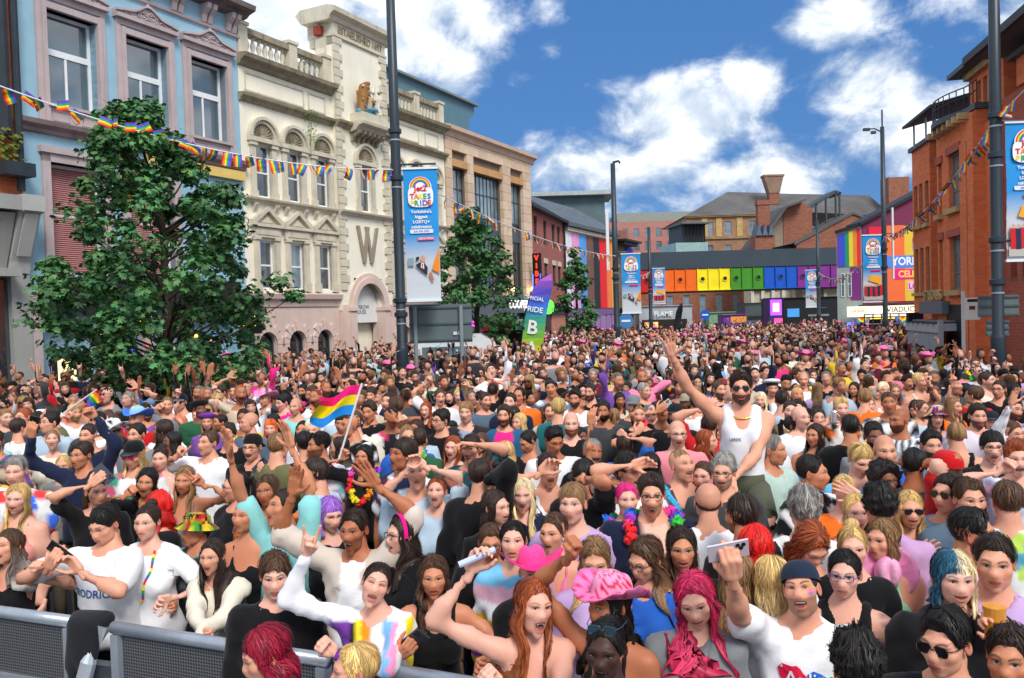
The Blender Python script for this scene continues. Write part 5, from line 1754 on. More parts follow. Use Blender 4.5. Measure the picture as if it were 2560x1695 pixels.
MB().box(-1.3, 9.75, -.25, 5.2, 14.05, 14.16).build('roof_edge', mat('grey_trim', S(120, 132, 138), .5, .05), s)
window(s, 4.6, 7.2, 10.8, 12.2, -.03, mat('dark_steel', S(52, 62, 68), .4, .1), (5.5, 6.4), (), .06)
r = MB()
for x in np.arange(9.2, 14, .7):
 r.tube([(x, -1.0, 10.9), (x, -1.0, 11.7)], .025, 5)
r.tube([(9.2, -1.0, 11.7), (14, -1.0, 11.55)], .03, 5).tube([(9.2, -1.0, 11.35), (14, -1.0, 11.2)], .025, 5)
r.box(10.2, 11.4, -.9, .2, 10.9, 11.9).box(12.2, 12.8, -.9, -.2, 10.9, 11.5)
r.build('roof_rail', mat('pale_metal', S(196, 204, 210), .4, .05), s)
# ------------------------------------------------------------------ far left row: brick house, rainbow-striped gable front, end house
F2 = lambda u: lframe(u, 0, (.83, 46.0), 15.2)
b = empty('brick_house', F2(.6), R_(90 - 15.2), 'red brick house with dark sash windows and slate roof next to the office building', 'house')
RB = brick_mat('red_brick', S(172, 92, 82), S(158, 80, 72), S(150, 120, 110))
WX = [2.15, 4.6, 6.95, 8.55]
m = MB()
hs_ = [(x - .45, x + .45, 7.05, 8.3) for x in WX] + [(x - .45, x + .45, 4.6, 5.7) for x in WX]
wall_holes(m, 0, 10.1, 3.2, 8.75, hs_, 0, .3)
m.box(0, 10.1, .31, 6, 0, 8.7)
m.build('wall', RB, b)
for h in hs_:
 window(b, h[0], h[1], h[2], h[3], .1, mat('dark_sash', S(58, 62, 68), .5, .1), (), ((h[2] + h[3]) / 2,), .07)
 MB().box(h[0] - .1, h[1] + .1, -.06, .1, h[2] - .12, h[2]).build('sill', mat('dark_sill', S(70, 72, 74), .7, .1), b)
 if h[2] < 6:
  MB().box(h[0] - .1, h[1] + .1, -.03, .1, h[3], h[3] + .3).build('lintel', STONE, b)
SLATE = mat('slate', S(88, 96, 104), .6, .2, 1.5, .4, 12)
s = MB()
s.prism_x([(-.35, 8.65), (-.35, 8.8), (3.0, 10.6), (6.3, 8.8), (6.3, 8.65)], -.1, 10.2)
s.build('roof', SLATE, b)
s = MB().box(-.05, 10.15, -.42, -.30, 8.62, 8.78).tube([(9.9, -.12, 0), (9.9, -.12, 8.65)], .07, 8)
s.build('gutter', mat('black_iron', (.02, .02, .022), .5, .1), b)
MB().box(0, 10.1, -.2, .05, 2.6, 3.3).build('shop_fascia', mat('fascia_dark', S(52, 56, 62), .5, .1), b)
s = MB()
s.lathe([(.42, -.06), (.42, .06)], (0, 0, 0), 20)
o = s.build('round_sign', mat('lit_green', S(80, 240, 60), .4, 0, emit=1.6), b, loc=(2.6, -.5, 3.05), rot=(R_(90), 0, R_(-40)))
for x0, x1, c in ((.2, 2.6, (40, 66, 74)), (2.9, 5.3, (70, 60, 54)), (5.6, 10, (196, 128, 108))):
 MB().box(x0, x1, -.05, 0, 0, 2.6).build('shop_front', mat('shopfront%d' % c[0], S(*c), .5, .15), b)
F3 = lambda u: lframe(u, 0, (3.67, 56.45), 25)
b = empty('striped_building', F3(0), R_(65), 'building draped with broad vertical pride-coloured stripes left of the viaduct', 'building')
MB().box(0, 10.9, .1, 7, 0, 8.6).build('wall', RB, b)
sx_ = [0, 1.33, 2.86, 4.32, 5.83, 7.10, 8.66, 9.79, 10.48, 10.9]
sc_ = [(232, 228, 236), (226, 160, 206), (86, 158, 226), (122, 84, 74), (44, 46, 52), (232, 36, 46), (236, 130, 70), (238, 176, 70), (228, 226, 80)]
for i in range(9):
 z0 = 2.95
 c = MB()
 n = 5
 for j in range(n):
  xa, xb = sx_[i] + (sx_[i + 1] - sx_[i]) * j / n, sx_[i] + (sx_[i + 1] - sx_[i]) * (j + 1) / n
  ya, yb = -.06 - .03 * math.sin(xa * 4), -.06 - .03 * math.sin(xb * 4)
  c.add([(xa, ya, z0), (xb, yb, z0), (xb, yb, 8.15), (xa, ya, 8.15), (xa, .08, z0), (xb, .08, z0), (xb, .08, 8.15), (xa, .08, 8.15)], [(0, 1, 2, 3), (7, 6, 5, 4), (0, 4, 5, 1), (3, 2, 6, 7)])
 c.build('stripe', mat('stripe%d' % i, S(*sc_[i]), .7, .05), b)
s = MB()
s.prism_x([(-.45, 8.5), (-.45, 8.75), (3.2, 11.0), (7.2, 8.75), (7.2, 8.5)], -.2, 11.1)
s.build('roof', SLATE, b)
s = MB()
for k in range(38):
 s.box(.1 + k * .285, .22 + k * .285, -.3, -.02, 8.2, 8.45)
s.box(0, 10.9, -.06, .1, 8.15, 8.25)
s.build('dentil_course', STONE, b)
for k in range(8):
 MB().box(.3 + k * 1.3, 1.35 + k * 1.3, -.15, .05, 0, 2.55).build('shop_pilaster', mat('lilac_paint', S(160, 124, 176), .5, .1), b)
MB().box(0, 10.9, -.2, .1, 2.45, 2.9).build('shop_fascia', mat('lilac_dark', S(122, 92, 142), .5, .1), b)
b = empty('end_house', F3(11.0), R_(65), 'dark fronted end house with deep bracketed eaves beside the lamp post', 'house')
MB().box(0, 5, .1, 8, 0, 8.2).build('wall', mat('ochre_stone', S(120, 98, 74), .8, .2, 1.2), b)
MB().box(-.1, 4.2, -1.0, 0, 8.2, 8.35).box(.3, 4, -.7, 0, 7.95, 8.2).build('eaves', mat('black_iron', (.02, .02, .022), .5, .1), b)
MB().box(3.0, 4.4, -.03, .1, 3.0, 7.9).build('stripe', mat('stripe_blue', S(60, 70, 200), .7, .1), b)
MB().box(4.4, 5.0, -.03, .1, 3.0, 7.9).build('stripe', mat('stripe_violet', S(116, 66, 172), .7, .1), b)
MB().box(.2, 5, -.4, .1, 2.3, 2.9).build('shop_fascia', SHOPDARK, b)
s = empty('rooftop_plant_room', (2.3, 75, 0), 0, 'grey green plant room with flat overhanging roof behind the slate roofs', 'building')
MB().box(.4, 6.3, 0, 5, 8, 13.0).build('cladding', mat('teal_boards', S(88, 108, 112), .7, .12, 1), s)
MB().box(-.2, 7.2, -.8, 5, 13.0, 13.35).build('flat_roof', mat('roof_grey', S(168, 176, 180), .6, .1), s)
# ------------------------------------------------------------------ rainbow railway viaduct
b = empty('viaduct', (0, 90.0, 0), R_(1.5), 'railway bridge with rainbow coloured panels under a dark grey parapet', 'bridge')
MB().box(2, 46, 0, 9, 7.0, 8.85).build('parapet', mat('parapet_grey', S(54, 66, 76), .55, .08, .5), b)
MB().box(2, 46, .35, 8.5, 4.55, 6.95).build('girder', mat('girder_dark', (.03, .032, .036), .6, .2), b)
vc = [(200, 22, 24), (236, 106, 22), (244, 222, 24), (66, 140, 34), (14, 84, 186), (126, 42, 136)]
hole = {18.29, 20.71, 23.16, 24.4, 26.85, 29.3, 15.0, 31.9}
pw = 1.213
for k in range(-8, 24):
 x0 = 16.48 + (k - 0) * pw
 ci = min(5, max(0, 1 + k // 3))
 x1 = x0 + pw
 cm = mat('viaduct_%d' % ci, S(*vc[ci]), .45, .07, 1.2, dirt=.2)
 hx = [h for h in hole if x0 < h < x1]
 s = MB()
 s.box(x0 + .02, x1 - .02, .12, .2, 4.72, 6.94)
 s.box(x0 + .0, x0 + .08, -.05, .2, 4.62, 6.96).box(x0 + .08, x1, -.03, .2, 4.60, 4.72)
 if hx:
  c = .5 * (x0 + x1)
  for t in range(16):
   a0, a1 = t * math.pi / 8, (t + 1) * math.pi / 8
   s.prism_y([(c + .22 * math.cos(a0), 5.85 + .22 * math.sin(a0)), (c + .3 * math.cos(a0), 5.85 + .3 * math.sin(a0)), (c + .3 * math.cos(a1), 5.85 + .3 * math.sin(a1)), (c + .22 * math.cos(a1), 5.85 + .22 * math.sin(a1))], .02, .13)
 pn = s.build('panel', cm, b)
 if hx:
  MB().lathe([(.22, 0), (.22, .03)], seg=16).build('porthole', SHOPDARK, pn, loc=(.5 * (x0 + x1), .115, 5.85), rot=(R_(90), 0, 0))
for x in (3.0, 41.5):
 MB().box(x - 1.5, x + 1.5, .5, 8.5, 0, 4.6).build('abutment', mat('abutment_stone', S(92, 80, 70), .85, .25, 1), b)
# ------------------------------------------------------------------ buildings beyond the viaduct
OCH = mat('ochre_brick', S(156, 118, 92), .85, .15, 1.0, dirt=.2)
OLDB = brick_mat('old_brick', S(158, 98, 74), S(134, 80, 60), S(140, 110, 92), .45, .15, dirt=.5)
SLATE2 = mat('old_slate', S(92, 89, 88), .8, .22, .25, .4, 4)
b = empty('slate_roofed_hall', (0, 130, 0), 0, 'long ochre brick hall with hipped slate roof and leaning chimney beyond the viaduct', 'building')
WXS = [28.3, 29.5, 31.0, 33.8, 37.6, 40.0]
hs_ = [(x - .55, x + .55, 13.9, 16.0) for x in WXS] + [(x - .5, x + .5, 9.2, 12.4) for x in WXS] + [(x - .5, x + .5, 3.2, 6.4) for x in WXS]
m = MB()
wall_holes(m, 27.3, 46, 0, 17, hs_, 0, .5)
m.box(27.3, 46, .51, 14, 0, 16.9)
m.build('wall', OCH, b)
for h in hs_:
 window(b, *h, .15, mat('pale_sash', S(150, 150, 140), .5, .1), ((h[0] + h[1]) / 2,), ((h[2] + h[3]) / 2,), .08, GLASS2)
MB().box(27.2, 46.1, -.25, 0, 13.3, 13.65).box(27.1, 46.2, -.4, 0, 16.7, 17.0).build('cornice', mat('hall_stone', S(150, 126, 92), .8, .2, 1, dirt=.5), b)
for x in (30.2, 32.4, 35.6, 38.8):
 MB().box(x - .45, x + .45, -.12, 0, 13.7, 16.6).build('stone_panel', mat('hall_stone2', S(190, 158, 104), .8, .15, 2), b)
rf = MB()
rv = [(27, -.5, 16.9), (47, -.5, 16.9), (62, 6, 16.6), (62, 20, 16.6), (27, 20, 16.9), (36, 8, 21.6), (45, 9, 21.2), (60, 10, 20.6)]
rf.add(rv, [(0, 1, 6, 5), (1, 2, 7, 6), (2, 3, 7), (3, 4, 5, 6, 7), (4, 0, 5), (0, 4, 3, 2, 1)])
roof = rf.build('roof', SLATE2, b)
s = MB()
s.prism_y([(41.5, 18.8), (42.9, 18.8), (43.0, 20.6), (41.4, 20.6)], 3.5, 5)
s.build('chimney_stack', OLDB, roof)
s = MB()
s.prism_y([(41.4, 20.6), (43.0, 20.6), (43.7, 23.2), (40.6, 23.2)], 3.4, 5.1).box(40.5, 43.8, 3.3, 5.2, 23.2, 23.5)
s.build('chimney_head', mat('chimney_stone', S(140, 112, 96), .85, .2, 1), roof)
MB().box(60.5, 63.8, 4, 7, 17, 22.6).build('chimney_stack', OLDB, roof)
b = empty('red_office_block', (0, 165, 0), 0, 'pale red brick office block with grid of windows far behind the viaduct', 'building')
m = MB()
hs_ = []
for i in range(9):
 for j in range(6):
  hs_.append((20.0 + i * 2.2, 21.1 + i * 2.2, 4 + j * 2.6, 5.7 + j * 2.6))
wall_holes(m, 19, 40, 0, 20, hs_, 0, .4)
m.box(19, 40, .41, 20, 0, 19.9)
m.build('wall', mat('pale_red_brick', S(176, 122, 112), .85, .1, .5), b)
for h in hs_:
 MB().box(h[0], h[1], .15, .2, h[2], h[3]).build('window', GLASS2, b)
MB().prism_x([(1, 20), (4, 22.2), (14, 22.2), (16, 20)], 21.5, 40).build('roof', mat('roof_green_grey', S(118, 120, 112), .7, .15), b)
s = empty('left_office_block', (0, 150, 0), 0, 'brown brick block with rows of small windows at the left above the viaduct', 'building')
m = MB()
hs_ = [(15.2 + i * 1.1, 15.75 + i * 1.1, 9 + j * 2.3, 10.5 + j * 2.3) for i in range(5) for j in range(3)]
wall_holes(m, 14.5, 21, 0, 17, hs_, 0, .4)
m.box(14.5, 21, .41, 10, 0, 17)
m.build('wall', mat('brown_brick', S(140, 92, 84), .85, .12, .6), s)
for h in hs_:
 MB().box(h[0], h[1], .15, .2, h[2], h[3]).build('window', GLASS, s)
b = empty('balcony_building', (0, 118, 0), R_(8), 'glass balcony storey with thin flat roof between the office block and the hall', 'building')
MB().box(24.0, 28.2, -3.5, 4, 14.6, 14.85).build('flat_roof', mat('roof_lead', S(92, 102, 106), .5, .1), b)
MB().box(23.2, 27.9, -3, 4, 10.2, 12.0).build('glass_balustrade', mat('pale_glass', S(150, 180, 180), .2, .1, 1), b)
for i in range(7):
 MB().box(24.6 + i * .5, 24.75 + i * .5, -2.5, -2.3, 12, 14.6).build('mullion', SHOPDARK, b)
MB().box(24.6, 28, -1.8, 4, 9, 14.6).build('wall', mat('dark_wall', S(60, 66, 70), .5, .1), b)
b = empty('brick_gables', (0, 108, 0), 0, 'old brick gable ends with slate slopes and chimney above the viaduct', 'building')
s = MB()
s.prism_y([(35.2, 5), (35.2, 15.2), (37.6, 15.9), (38.9, 15.1), (38.9, 5)], 0, .6).prism_y([(36.3, 5), (36.3, 10.6), (43.5, 14.1), (46.5, 12.9), (46.5, 5)], -1.5, -.9)
s.build('wall', OLDB, b)
s = MB()
s.prism_y([(31.3, 5), (31.3, 10.2), (35.3, 15.1), (35.2, 5)], .1, .5)
s.build('rendered_gable', mat('grey_render', S(146, 132, 112), .85, .15, .6, dirt=.4), b)
for q in ([(36.0, 10.3), (36.0, 10.65), (43.5, 14.3), (43.5, 14.0)], [(43.5, 14.3), (46.8, 13.0), (46.8, 12.7), (43.5, 14.0)], [(31.0, 10.1), (35.2, 15.35), (37.6, 16.15), (37.6, 15.9), (35.2, 15.1), (31.3, 10.1)]):
 MB().prism_y(q, -1.7, 6).build('roof_edge', SLATE2, b)
MB().quad((36.2, -1.6, 10.6), (33.0, -3.5, 10.0), (33.2, 3, 10.2), (36.2, 3, 11.4)).build('roof', SLATE2, b)
MB().box(31.7, 33.2, -1, .05, 10, 15.6).box(31.6, 33.3, -1.1, .1, 15.6, 16.2).build('chimney', OLDB, b)
s = MB()
s.prism_y([(38.7, 15.2), (42.7, 17.6), (43.5, 17.3), (43.5, 17.0), (42.7, 17.2), (39.0, 14.9)], 2, 6)
for x in (38.9, 40.2, 41.5, 42.8, 43.3):
 s.box(x - .09, x + .09, 2, 2.3, 12, 15.2 + min(2.1, max(0, (x - 38.9) * .55)))
s.build('steel_frame', mat('frame_steel', S(66, 76, 82), .6, .2), b)
for k in range(3):
 s = MB()
 s.prism_y([(31.0 + k * .75, 11.6), (31.35 + k * .75, 13.0), (31.7 + k * .75, 11.6)], -2.5, 0)
 s.build('dormer', mat('dormer_slate', S(92, 104, 122), .6, .1), b)
MB().box(30.9, 33.4, -2.2, 0, 8, 11.6).build('dormer_wall', OLDB, b)
b = empty('brick_terrace', (0, 118, 0), 0, 'brick terrace with arched windows seen beneath the viaduct', 'building')
m = MB()
hs_ = [(19.6 + i * 2.3, 20.5 + i * 2.3, 1.6, 4.6) for i in range(7)]
wall_holes(m, 12, 36, 0, 9, hs_, 0, .4)
m.box(12, 36, .41, 4, 0, 9)
m.build('wall', OLDB, b)
for h in hs_:
 window(b, *h, .15, mat('pale_sash', S(150, 150, 140), .5, .1), (), ((h[2] + h[3]) / 2,), .1, GLASS2)
b = empty('cream_terrace', (0, 112, 0), R_(-6), 'cream columned frontage under the right half of the viaduct', 'building')
MB().box(31, 42, .1, 4, 0, 9).build('wall', mat('cream_far', S(206, 196, 176), .8, .1), b)
for i in range(8):
 MB().box(31.2 + i * 1.3, 31.6 + i * 1.3, -.25, .1, .5, 7).build('column', mat('cream_far2', S(220, 214, 198), .8, .1), b)
MB().box(31, 42, -.5, 0, 0, 2.2).build('shop_front', mat('far_shop', S(60, 66, 72), .6, .2), b)
# ------------------------------------------------------------------ mural building with the lit canopy
b = empty('mural_building', (19.0, 46, 0), 0, 'maroon gabled building with bright festival mural and lit canopy sign', 'building')
MAR = mat('maroon_paint', S(122, 46, 78), .75, .06)
MB().prism_y([(.3, 0), (.3, 7.05), (3.3, 8.6), (7.5, 10.6), (9.5, 9.6), (9.5, 0)], 0, 1.6).build('wall', MAR, b)
MB().prism_y([(.1, 6.95), (.1, 7.12), (7.5, 10.8), (7.5, 10.6)], -.25, 1.7).build('roof_edge', mat('black_iron', (.02, .02, .022), .5, .1), b)
def flat(name, x0, x1, z0, z1, y, c, par=b, key=None):
 return MB().box(x0, x1, y - .012, y, z0, z1).build(name, mat(key or 'print_%d_%d_%d' % c, S(*c), .55, .03), par)
mu = flat('mural', .36, 6.5, 2.75, 6.42, -.02, (224, 30, 62))
for x0, x1, z0, z1, c in ((1.55, 2.56, 2.76, 6.9, (240, 110, 56)), (2.56, 3.9, 2.76, 6.85, (226, 190, 56)), (3.9, 5.2, 2.76, 6.85, (90, 170, 70)), (5.2, 6.4, 2.76, 6.85, (70, 110, 220)), (.62, 1.55, 6.42, 6.86, (226, 20, 60)), (.4, 1.5, 2.76, 3.1, (236, 30, 160))):
 flat('mural_stripe', x0, x1, z0, z1, -.034, c, mu)
WHT = mat('print_white', S(240, 240, 242), .5, 0)
flat('mural_band', 1.3, 6.4, 4.58, 5.25, -.05, (84, 132, 226), mu)
lettering("YORKSHIRE'S", .60, WHT, mu, (3.42, -.066, 4.92), bold=.03, xs=.88)
flat('mural_band', 1.95, 5.6, 3.95, 4.52, -.05, (236, 24, 130), mu)
lettering('CELEBRATION', .50, mat('print_yellow', S(250, 214, 70), .5, 0), mu, (3.62, -.066, 4.23), bold=.03, xs=.88)
flat('mural_band', 2.72, 4.4, 3.33, 3.80, -.05, (232, 190, 232), mu)
lettering('LGBTQ+', .44, mat('print_magenta', S(214, 20, 140), .5, 0), mu, (3.5, -.066, 3.56), bold=.03, xs=.9)
flat('mural_band', 3.0, 3.9, 5.9, 6.2, -.05, (226, 20, 80), mu)
lettering('LEEDS', .26, WHT, mu, (3.4, -.066, 6.05), bold=.02)
flat('mural_band', 3.0, 3.9, 5.55, 5.85, -.05, (90, 150, 226), mu)
lettering('PRIDE', .26, WHT, mu, (3.4, -.066, 5.70), bold=.02)
sd = empty('rainbow_side_house', (18.15, 46.6, 0), R_(-26), 'narrow house front with painted rainbow stripes beside the mural', 'house')
MB().prism_y([(-.05, 0), (-.05, 6.65), (1.25, 7.0), (1.25, 0)], 0, 1.5).build('wall', mat('sage_paint', S(150, 162, 156), .7, .08), sd)
for i, c in enumerate(((92, 70, 190), (50, 84, 214), (40, 150, 96), (232, 214, 60), (236, 140, 50), (226, 48, 56))):
 flat('stripe', i * .2, i * .2 + .2, 4.75, 6.5 + i * .06, -.02, c, sd)
for x in (.25, .6):
 window(sd, x - .1, x + .1, 3.1, 4.4, -.02, WHITE, (), (3.8,), .03)
MB().box(.65, 1.2, -.03, 0, 2.9, 4.7).build('painted_bay', mat('purple_paint', S(118, 48, 122), .7, .05), sd)
MB().prism_y([(-.1, 6.62), (-.1, 6.75), (1.3, 7.15), (1.3, 7.0)], -.2, 1.6).build('roof_edge', mat('black_iron', (.02, .02, .022), .5, .1), sd)
cn = empty('canopy_sign', (19.0, 44.6, 0), 0, 'lit white canopy sign reading VIADUCT SHOWBAR above the bar entrance', 'sign')
LIT = mat('sign_lit', S(255, 232, 200), .4, .03, emit=.75)
INK = mat('ink_black', (.012, .012, .012), .5, 0)
MB().box(.05, 6, 0, 1.3, 1.98, 2.55).build('lightbox', LIT, cn)
MB().box(0, 6.05, -.04, 1.35, 2.55, 2.63).box(0, 6.05, -.04, 1.35, 1.92, 1.98).build('sign_frame', SHOPDARK, cn)
lettering('VIADUCT    SHOWBAR', .40, INK, cn, (2.98, -.02, 2.32), bold=.012)
lettering('LEEDS        MUSIC BAR', .15, INK, cn, (3.1, -.02, 2.07), bold=.01)
s = MB().prism_z([(.04, 0), (.04, 1.2), (-.7, 1.2)], 1.98, 2.55)
s.build('lightbox_side', LIT, cn)
lettering('LIVE MUSIC', .17, INK, cn, (-.36, .55, 2.28), (0, 0, R_(-58.5)))
for c in (-.4, 1.75, 2.6, 3.5):
 for i, q in enumerate(((130, 50, 180), (40, 120, 230), (50, 180, 60), (250, 230, 40), (250, 140, 30), (235, 40, 40))):
  r1, r0 = .42 - i * .07, .42 - (i + 1) * .07
  MB().arch_ring(c, 1.93, max(r0, .001), r1, -.05, -.03, math.pi, 2 * math.pi, 10).build('fan_stripe', mat('print_%d_%d_%d' % q, S(*q), .55, .03), cn)
MB().box(-.2, 6, -.02, .02, 1.86, 1.91).build('light_string', mat('bulb_yellow', S(255, 214, 60), .4, 0, emit=1.5), cn)
b2 = empty('bar_entrance', (19.0, 45.95, 0), 0, 'dark bar entrance beneath the lit canopy', 'entrance')
MB().box(.3, 6, -.25, 0, 0, 1.9).build('shop_front', SHOPDARK, b2)
MB().box(1.5, 2.2, -.3, -.25, 0, 1.7).build('door', mat('door_grey2', S(60, 66, 70), .4, .1), b2)
MB().box(-.75, -.45, -.4, -.3, 1.25, 1.7).build('blue_screen', mat('lit_blue', S(60, 90, 255), .4, 0, emit=2.5), b2)
# ------------------------------------------------------------------ red brick studio building on the right
RX = R_(270 - 11.3)
def rframe(u, out=0.0):                     # u grows towards the camera
 a = R_(11.3)
 return (13.3 - u * math.sin(a) - out * math.cos(a), 27 - u * math.cos(a) + out * math.sin(a), 0)
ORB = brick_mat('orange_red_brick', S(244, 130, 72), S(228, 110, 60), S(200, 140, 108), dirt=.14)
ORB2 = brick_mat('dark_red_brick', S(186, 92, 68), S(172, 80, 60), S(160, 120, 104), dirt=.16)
LEAD = mat('lead_grey', S(74, 82, 88), .5, .12, 2)
BUFF = mat('buff_stone', S(190, 162, 116), .8, .12, 2)
DARKF = mat('grey_window_frame', S(126, 120, 108), .5, .08)
b = empty('brick_studio_building', rframe(0), RX, 'orange red brick building with curved bay and jutting roofs on the right side', 'building')
def slits(m, x0, x1, z0, z1, wins, y0, y1):
 wall_holes(m, x0, x1, z0, z1, wins, y0, y1)
H1 = [(x - .2, x + .2, a, d) for x in (.45, 1.02, 1.65) for a, d in ((5.05, 6.34), (2.98, 4.36))]
m = MB(); slits(m, .1, 2.0, 0, 7.45, H1, -.35, .3)
m.box(.1, 2.0, .31, 6, 0, 7.4)
m.build('wall', ORB, b)
H2 = [(x - .2, x + .2, a, d) for x in (2.62, 3.2) for a, d in ((5.25, 6.34), (3.38, 4.36))]
m = MB(); slits(m, 2.0, 3.4, 0, 7.1, H2, 0, .3)
m.box(2.0, 3.4, .31, 6, 0, 7.0)
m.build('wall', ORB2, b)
H3 = [(4.45, 5.35, 5.15, 6.6), (4.45, 5.35, 2.98, 4.4), (3.55, 3.85, 5.1, 6.5), (3.55, 3.85, 2.98, 4.4)]
m = MB(); slits(m, 3.4, 6.6, 0, 7.35, H3, -.55, .3)
m.box(3.4, 6.6, .31, 6, 0, 7.3)
m.build('bay_wall', ORB, b)
MB().box(6.6, 7.0, -.35, .3, 0, 7.0).build('pilaster', ORB, b)
MB().box(6.15, 6.59, -.62, -.5, 0, 7.3).build('pilaster', ORB, b)
MB().box(5.5, 6.0, -.60, -.5, 0, 6.7).build('pilaster', ORB, b)
m = MB(); slits(m, 7.0, 10.6, 0, 7.45, [(7.4, 7.8, 5.2, 6.6), (7.4, 7.8, 3.2, 4.4), (8.1, 8.5, 3.2, 4.4)], -.1, .3)
m.box(7.0, 13, .31, 6, 0, 7.4)
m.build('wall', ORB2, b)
for h in H1 + H2 + [(7.4, 7.8, 5.2, 6.6), (7.4, 7.8, 3.2, 4.4), (8.1, 8.5, 3.2, 4.4)]:
 y = -.25 if h in H1 else .1
 window(b, *h, y, DARKF, (), ((h[2] + h[3]) / 2,), .04)
 MB().box(h[0] - .06, h[1] + .06, y - .2, y, h[2] - .1, h[2]).build('sill', BUFF, b)
for h in H3:
 window(b, *h, -.42, DARKF, (), (h[2] + (h[3] - h[2]) * .33,), .06, GLASS2 if h[0] > 4 else GLASS)
 MB().box(h[0] - .1, h[1] + .1, -.68, -.4, h[2] - .14, h[2]).build('sill', BUFF, b)
 MB().box(h[0] - .12, h[1] + .12, -.60, -.5, h[3], h[3] + .2).build('lintel', ORB2, b)
s = MB()
arc = [(3.3 + 3.4 * t, -.6 - .35 * math.sin(math.pi * min(1, t * 1.25))) for t in np.linspace(0, 1, 14)]
s.prism_z(arc + [(6.7, 0), (3.3, 0)], 7.36, 7.50)
s.build('balcony_slab', LEAD, b)
for i in range(7):
 x = 3.7 + i * .42
 MB().box(x - .07, x + .07, -.85, -.5, 7.2, 7.36).build('corbel', BUFF, b)
s = MB()
for z in (7.8, 8.05):
 s.tube([(p[0], p[1] + .05, z) for p in arc], .018, 5)
for p in arc:
 s.tube([(p[0], p[1] + .05, 7.5), (p[0], p[1] + .05, 8.05)], .014, 5)
s.build('railing', mat('black_iron', (.02, .02, .022), .5, .1), b)
HT = [(x - .14, x + .14, 7.55, 8.45) for x in (4.85, 5.3, 5.75)]
m = MB(); slits(m, 4.1, 6.55, 7.45, 8.75, HT, .1, .4)
m.box(4.1, 6.55, .41, 5, 7.4, 8.7)
m.build('tower_wall', ORB, b)
for h in HT:
 window(b, *h, .2, DARKF, (), (), .03)
MB().box(3.72, 7.1, -.35, 5, 8.78, 8.9).box(3.8, 7.0, -.2, 5, 8.90, 9.0).build('tower_roof', LEAD, b)
MB().box(4.1, 6.6, -.05, .1, 8.62, 8.78).build('roof_corbel', BUFF, b)
m = MB(); m.box(6.55, 8.6, .8, 5, 7.4, 8.6)
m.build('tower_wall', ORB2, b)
MB().prism_x([(-1.0, 8.35), (-1.0, 8.45), (2.2, 9.6), (5, 9.6), (5, 8.4)], 7.3, 14).build('roof', SLATE, b)
MB().box(7.3, 14, -1.05, -.95, 8.25, 8.42).build('gutter', mat('black_iron', (.02, .02, .022), .5, .1), b)
MB().box(8.45, 13, -.3, .2, 7.4, 8.0).build('attic_wall', ORB, b)
MB().box(8.3, 13, -.45, .2, 8.0, 8.1).build('coping', LEAD, b)
MB().prism_x([(-.9, 8.0), (-.9, 8.08), (2.8, 9.0), (2.8, 8.9)], 1.2, 4.1).build('roof', mat('roof_dark', S(52, 56, 60), .6, .1), b)
for x in (1.35, 2.6):
 MB().tube([(x, -.6, 7.4), (x, -.6, 8.05)], .03, 6).build('roof_post', mat('pale_metal', S(196, 204, 210), .4, .05), b)
MB().box(.02, 2.08, -.45, 3, 7.45, 7.58).box(2.0, 3.5, -.12, 3, 7.1, 7.2).build('coping', LEAD, b)
MB().box(2.2, 4.4, -.75, -.55, 2.35, 2.7).build('sign_beam', mat('sign_slate', S(98, 112, 122), .5, .06), b)
lettering('STUDIOS', .42, BUFF, b, (3.2, -.66, 2.86), depth=.06, bold=.01, xs=1.0)
MB().box(2.2, 4.2, -.02, .05, 1.0, 2.3).build('shop_window', GLASS2, b)
MB().box(4.2, 6.5, -.58, -.5, 0, 2.6).build('entrance', SHOPDARK, b)
b = empty('timber_bar_hut', rframe(1.85, 1.0), RX, 'grey timber bar hut with slatted roof edge in front of the studio building', 'hut')
GT = mat('grey_timber', S(168, 172, 178), .7, .07, 3, dirt=.1)
for i in range(7):
 MB().box(i * .44 + .01, i * .44 + .43, 0, .06, 0, 1.86).build('plank', GT, b)
MB().box(-.04, 3.15, -.05, .12, 1.86, 2.08).build('beam', mat('grey_timber2', S(182, 186, 190), .7, .05), b)
MB().box(3.08, 3.2, -.02, .1, 0, 2.2).box(3.1, 3.18, .1, 2.3, 1.9, 2.1).build('corner_post', GT, b)
for i in range(6):
 MB().box(.2 + i * .5, .45 + i * .5, -.1, 2.2, 2.09, 2.12).build('roof_slat', mat('roof_slat', S(70, 74, 78), .7, .1), b)
MB().box(0, 3.1, .15, 2.3, 2.13, 2.17).build('roof', mat('roof_slat2', S(120, 122, 120), .7, .1), b)
MB().box(.1, 3.0, 1.9, 2.2, 0, 1.9).build('back_wall', mat('hut_inside', S(120, 66, 44), .7, .15), b)
# ------------------------------------------------------------------ lamp posts
POST = mat('post_paint', S(38, 50, 60), .42, .08, 3, spec=.5)
STEEL = mat('galvanised', S(176, 184, 192), .35, .12, 6, metal=.4)
def lamp_post(x, y, h, r, label, arms=(), collars=()):
 o = empty('lamp_post', (x, y, 0), 0, label, 'lamp post', 'dark lamp posts along the street')
 MB().lathe([(r * 1.25, 0), (r * 1.25, 2.0), (r * 1.22, 2.05), (r, 2.1), (r, h * .55), (r * .8, h)], seg=18).build('pole', POST, o, True)
 for z in collars:
  MB().lathe([(r * 1.05, 0), (r * 1.35, .02), (r * 1.35, .10), (r * 1.05, .12)], (0, 0, z), 18).build('collar', POST, o)
  MB().lathe([(r * 1.12, 0), (r * 1.14, .03)], (0, 0, z - .15), 18).build('strap', STEEL, o)
 for z, l in arms:
  MB().tube([(0, 0, z), (l, 0, z)], .022, 8).build('banner_arm', POST, o)
 return o
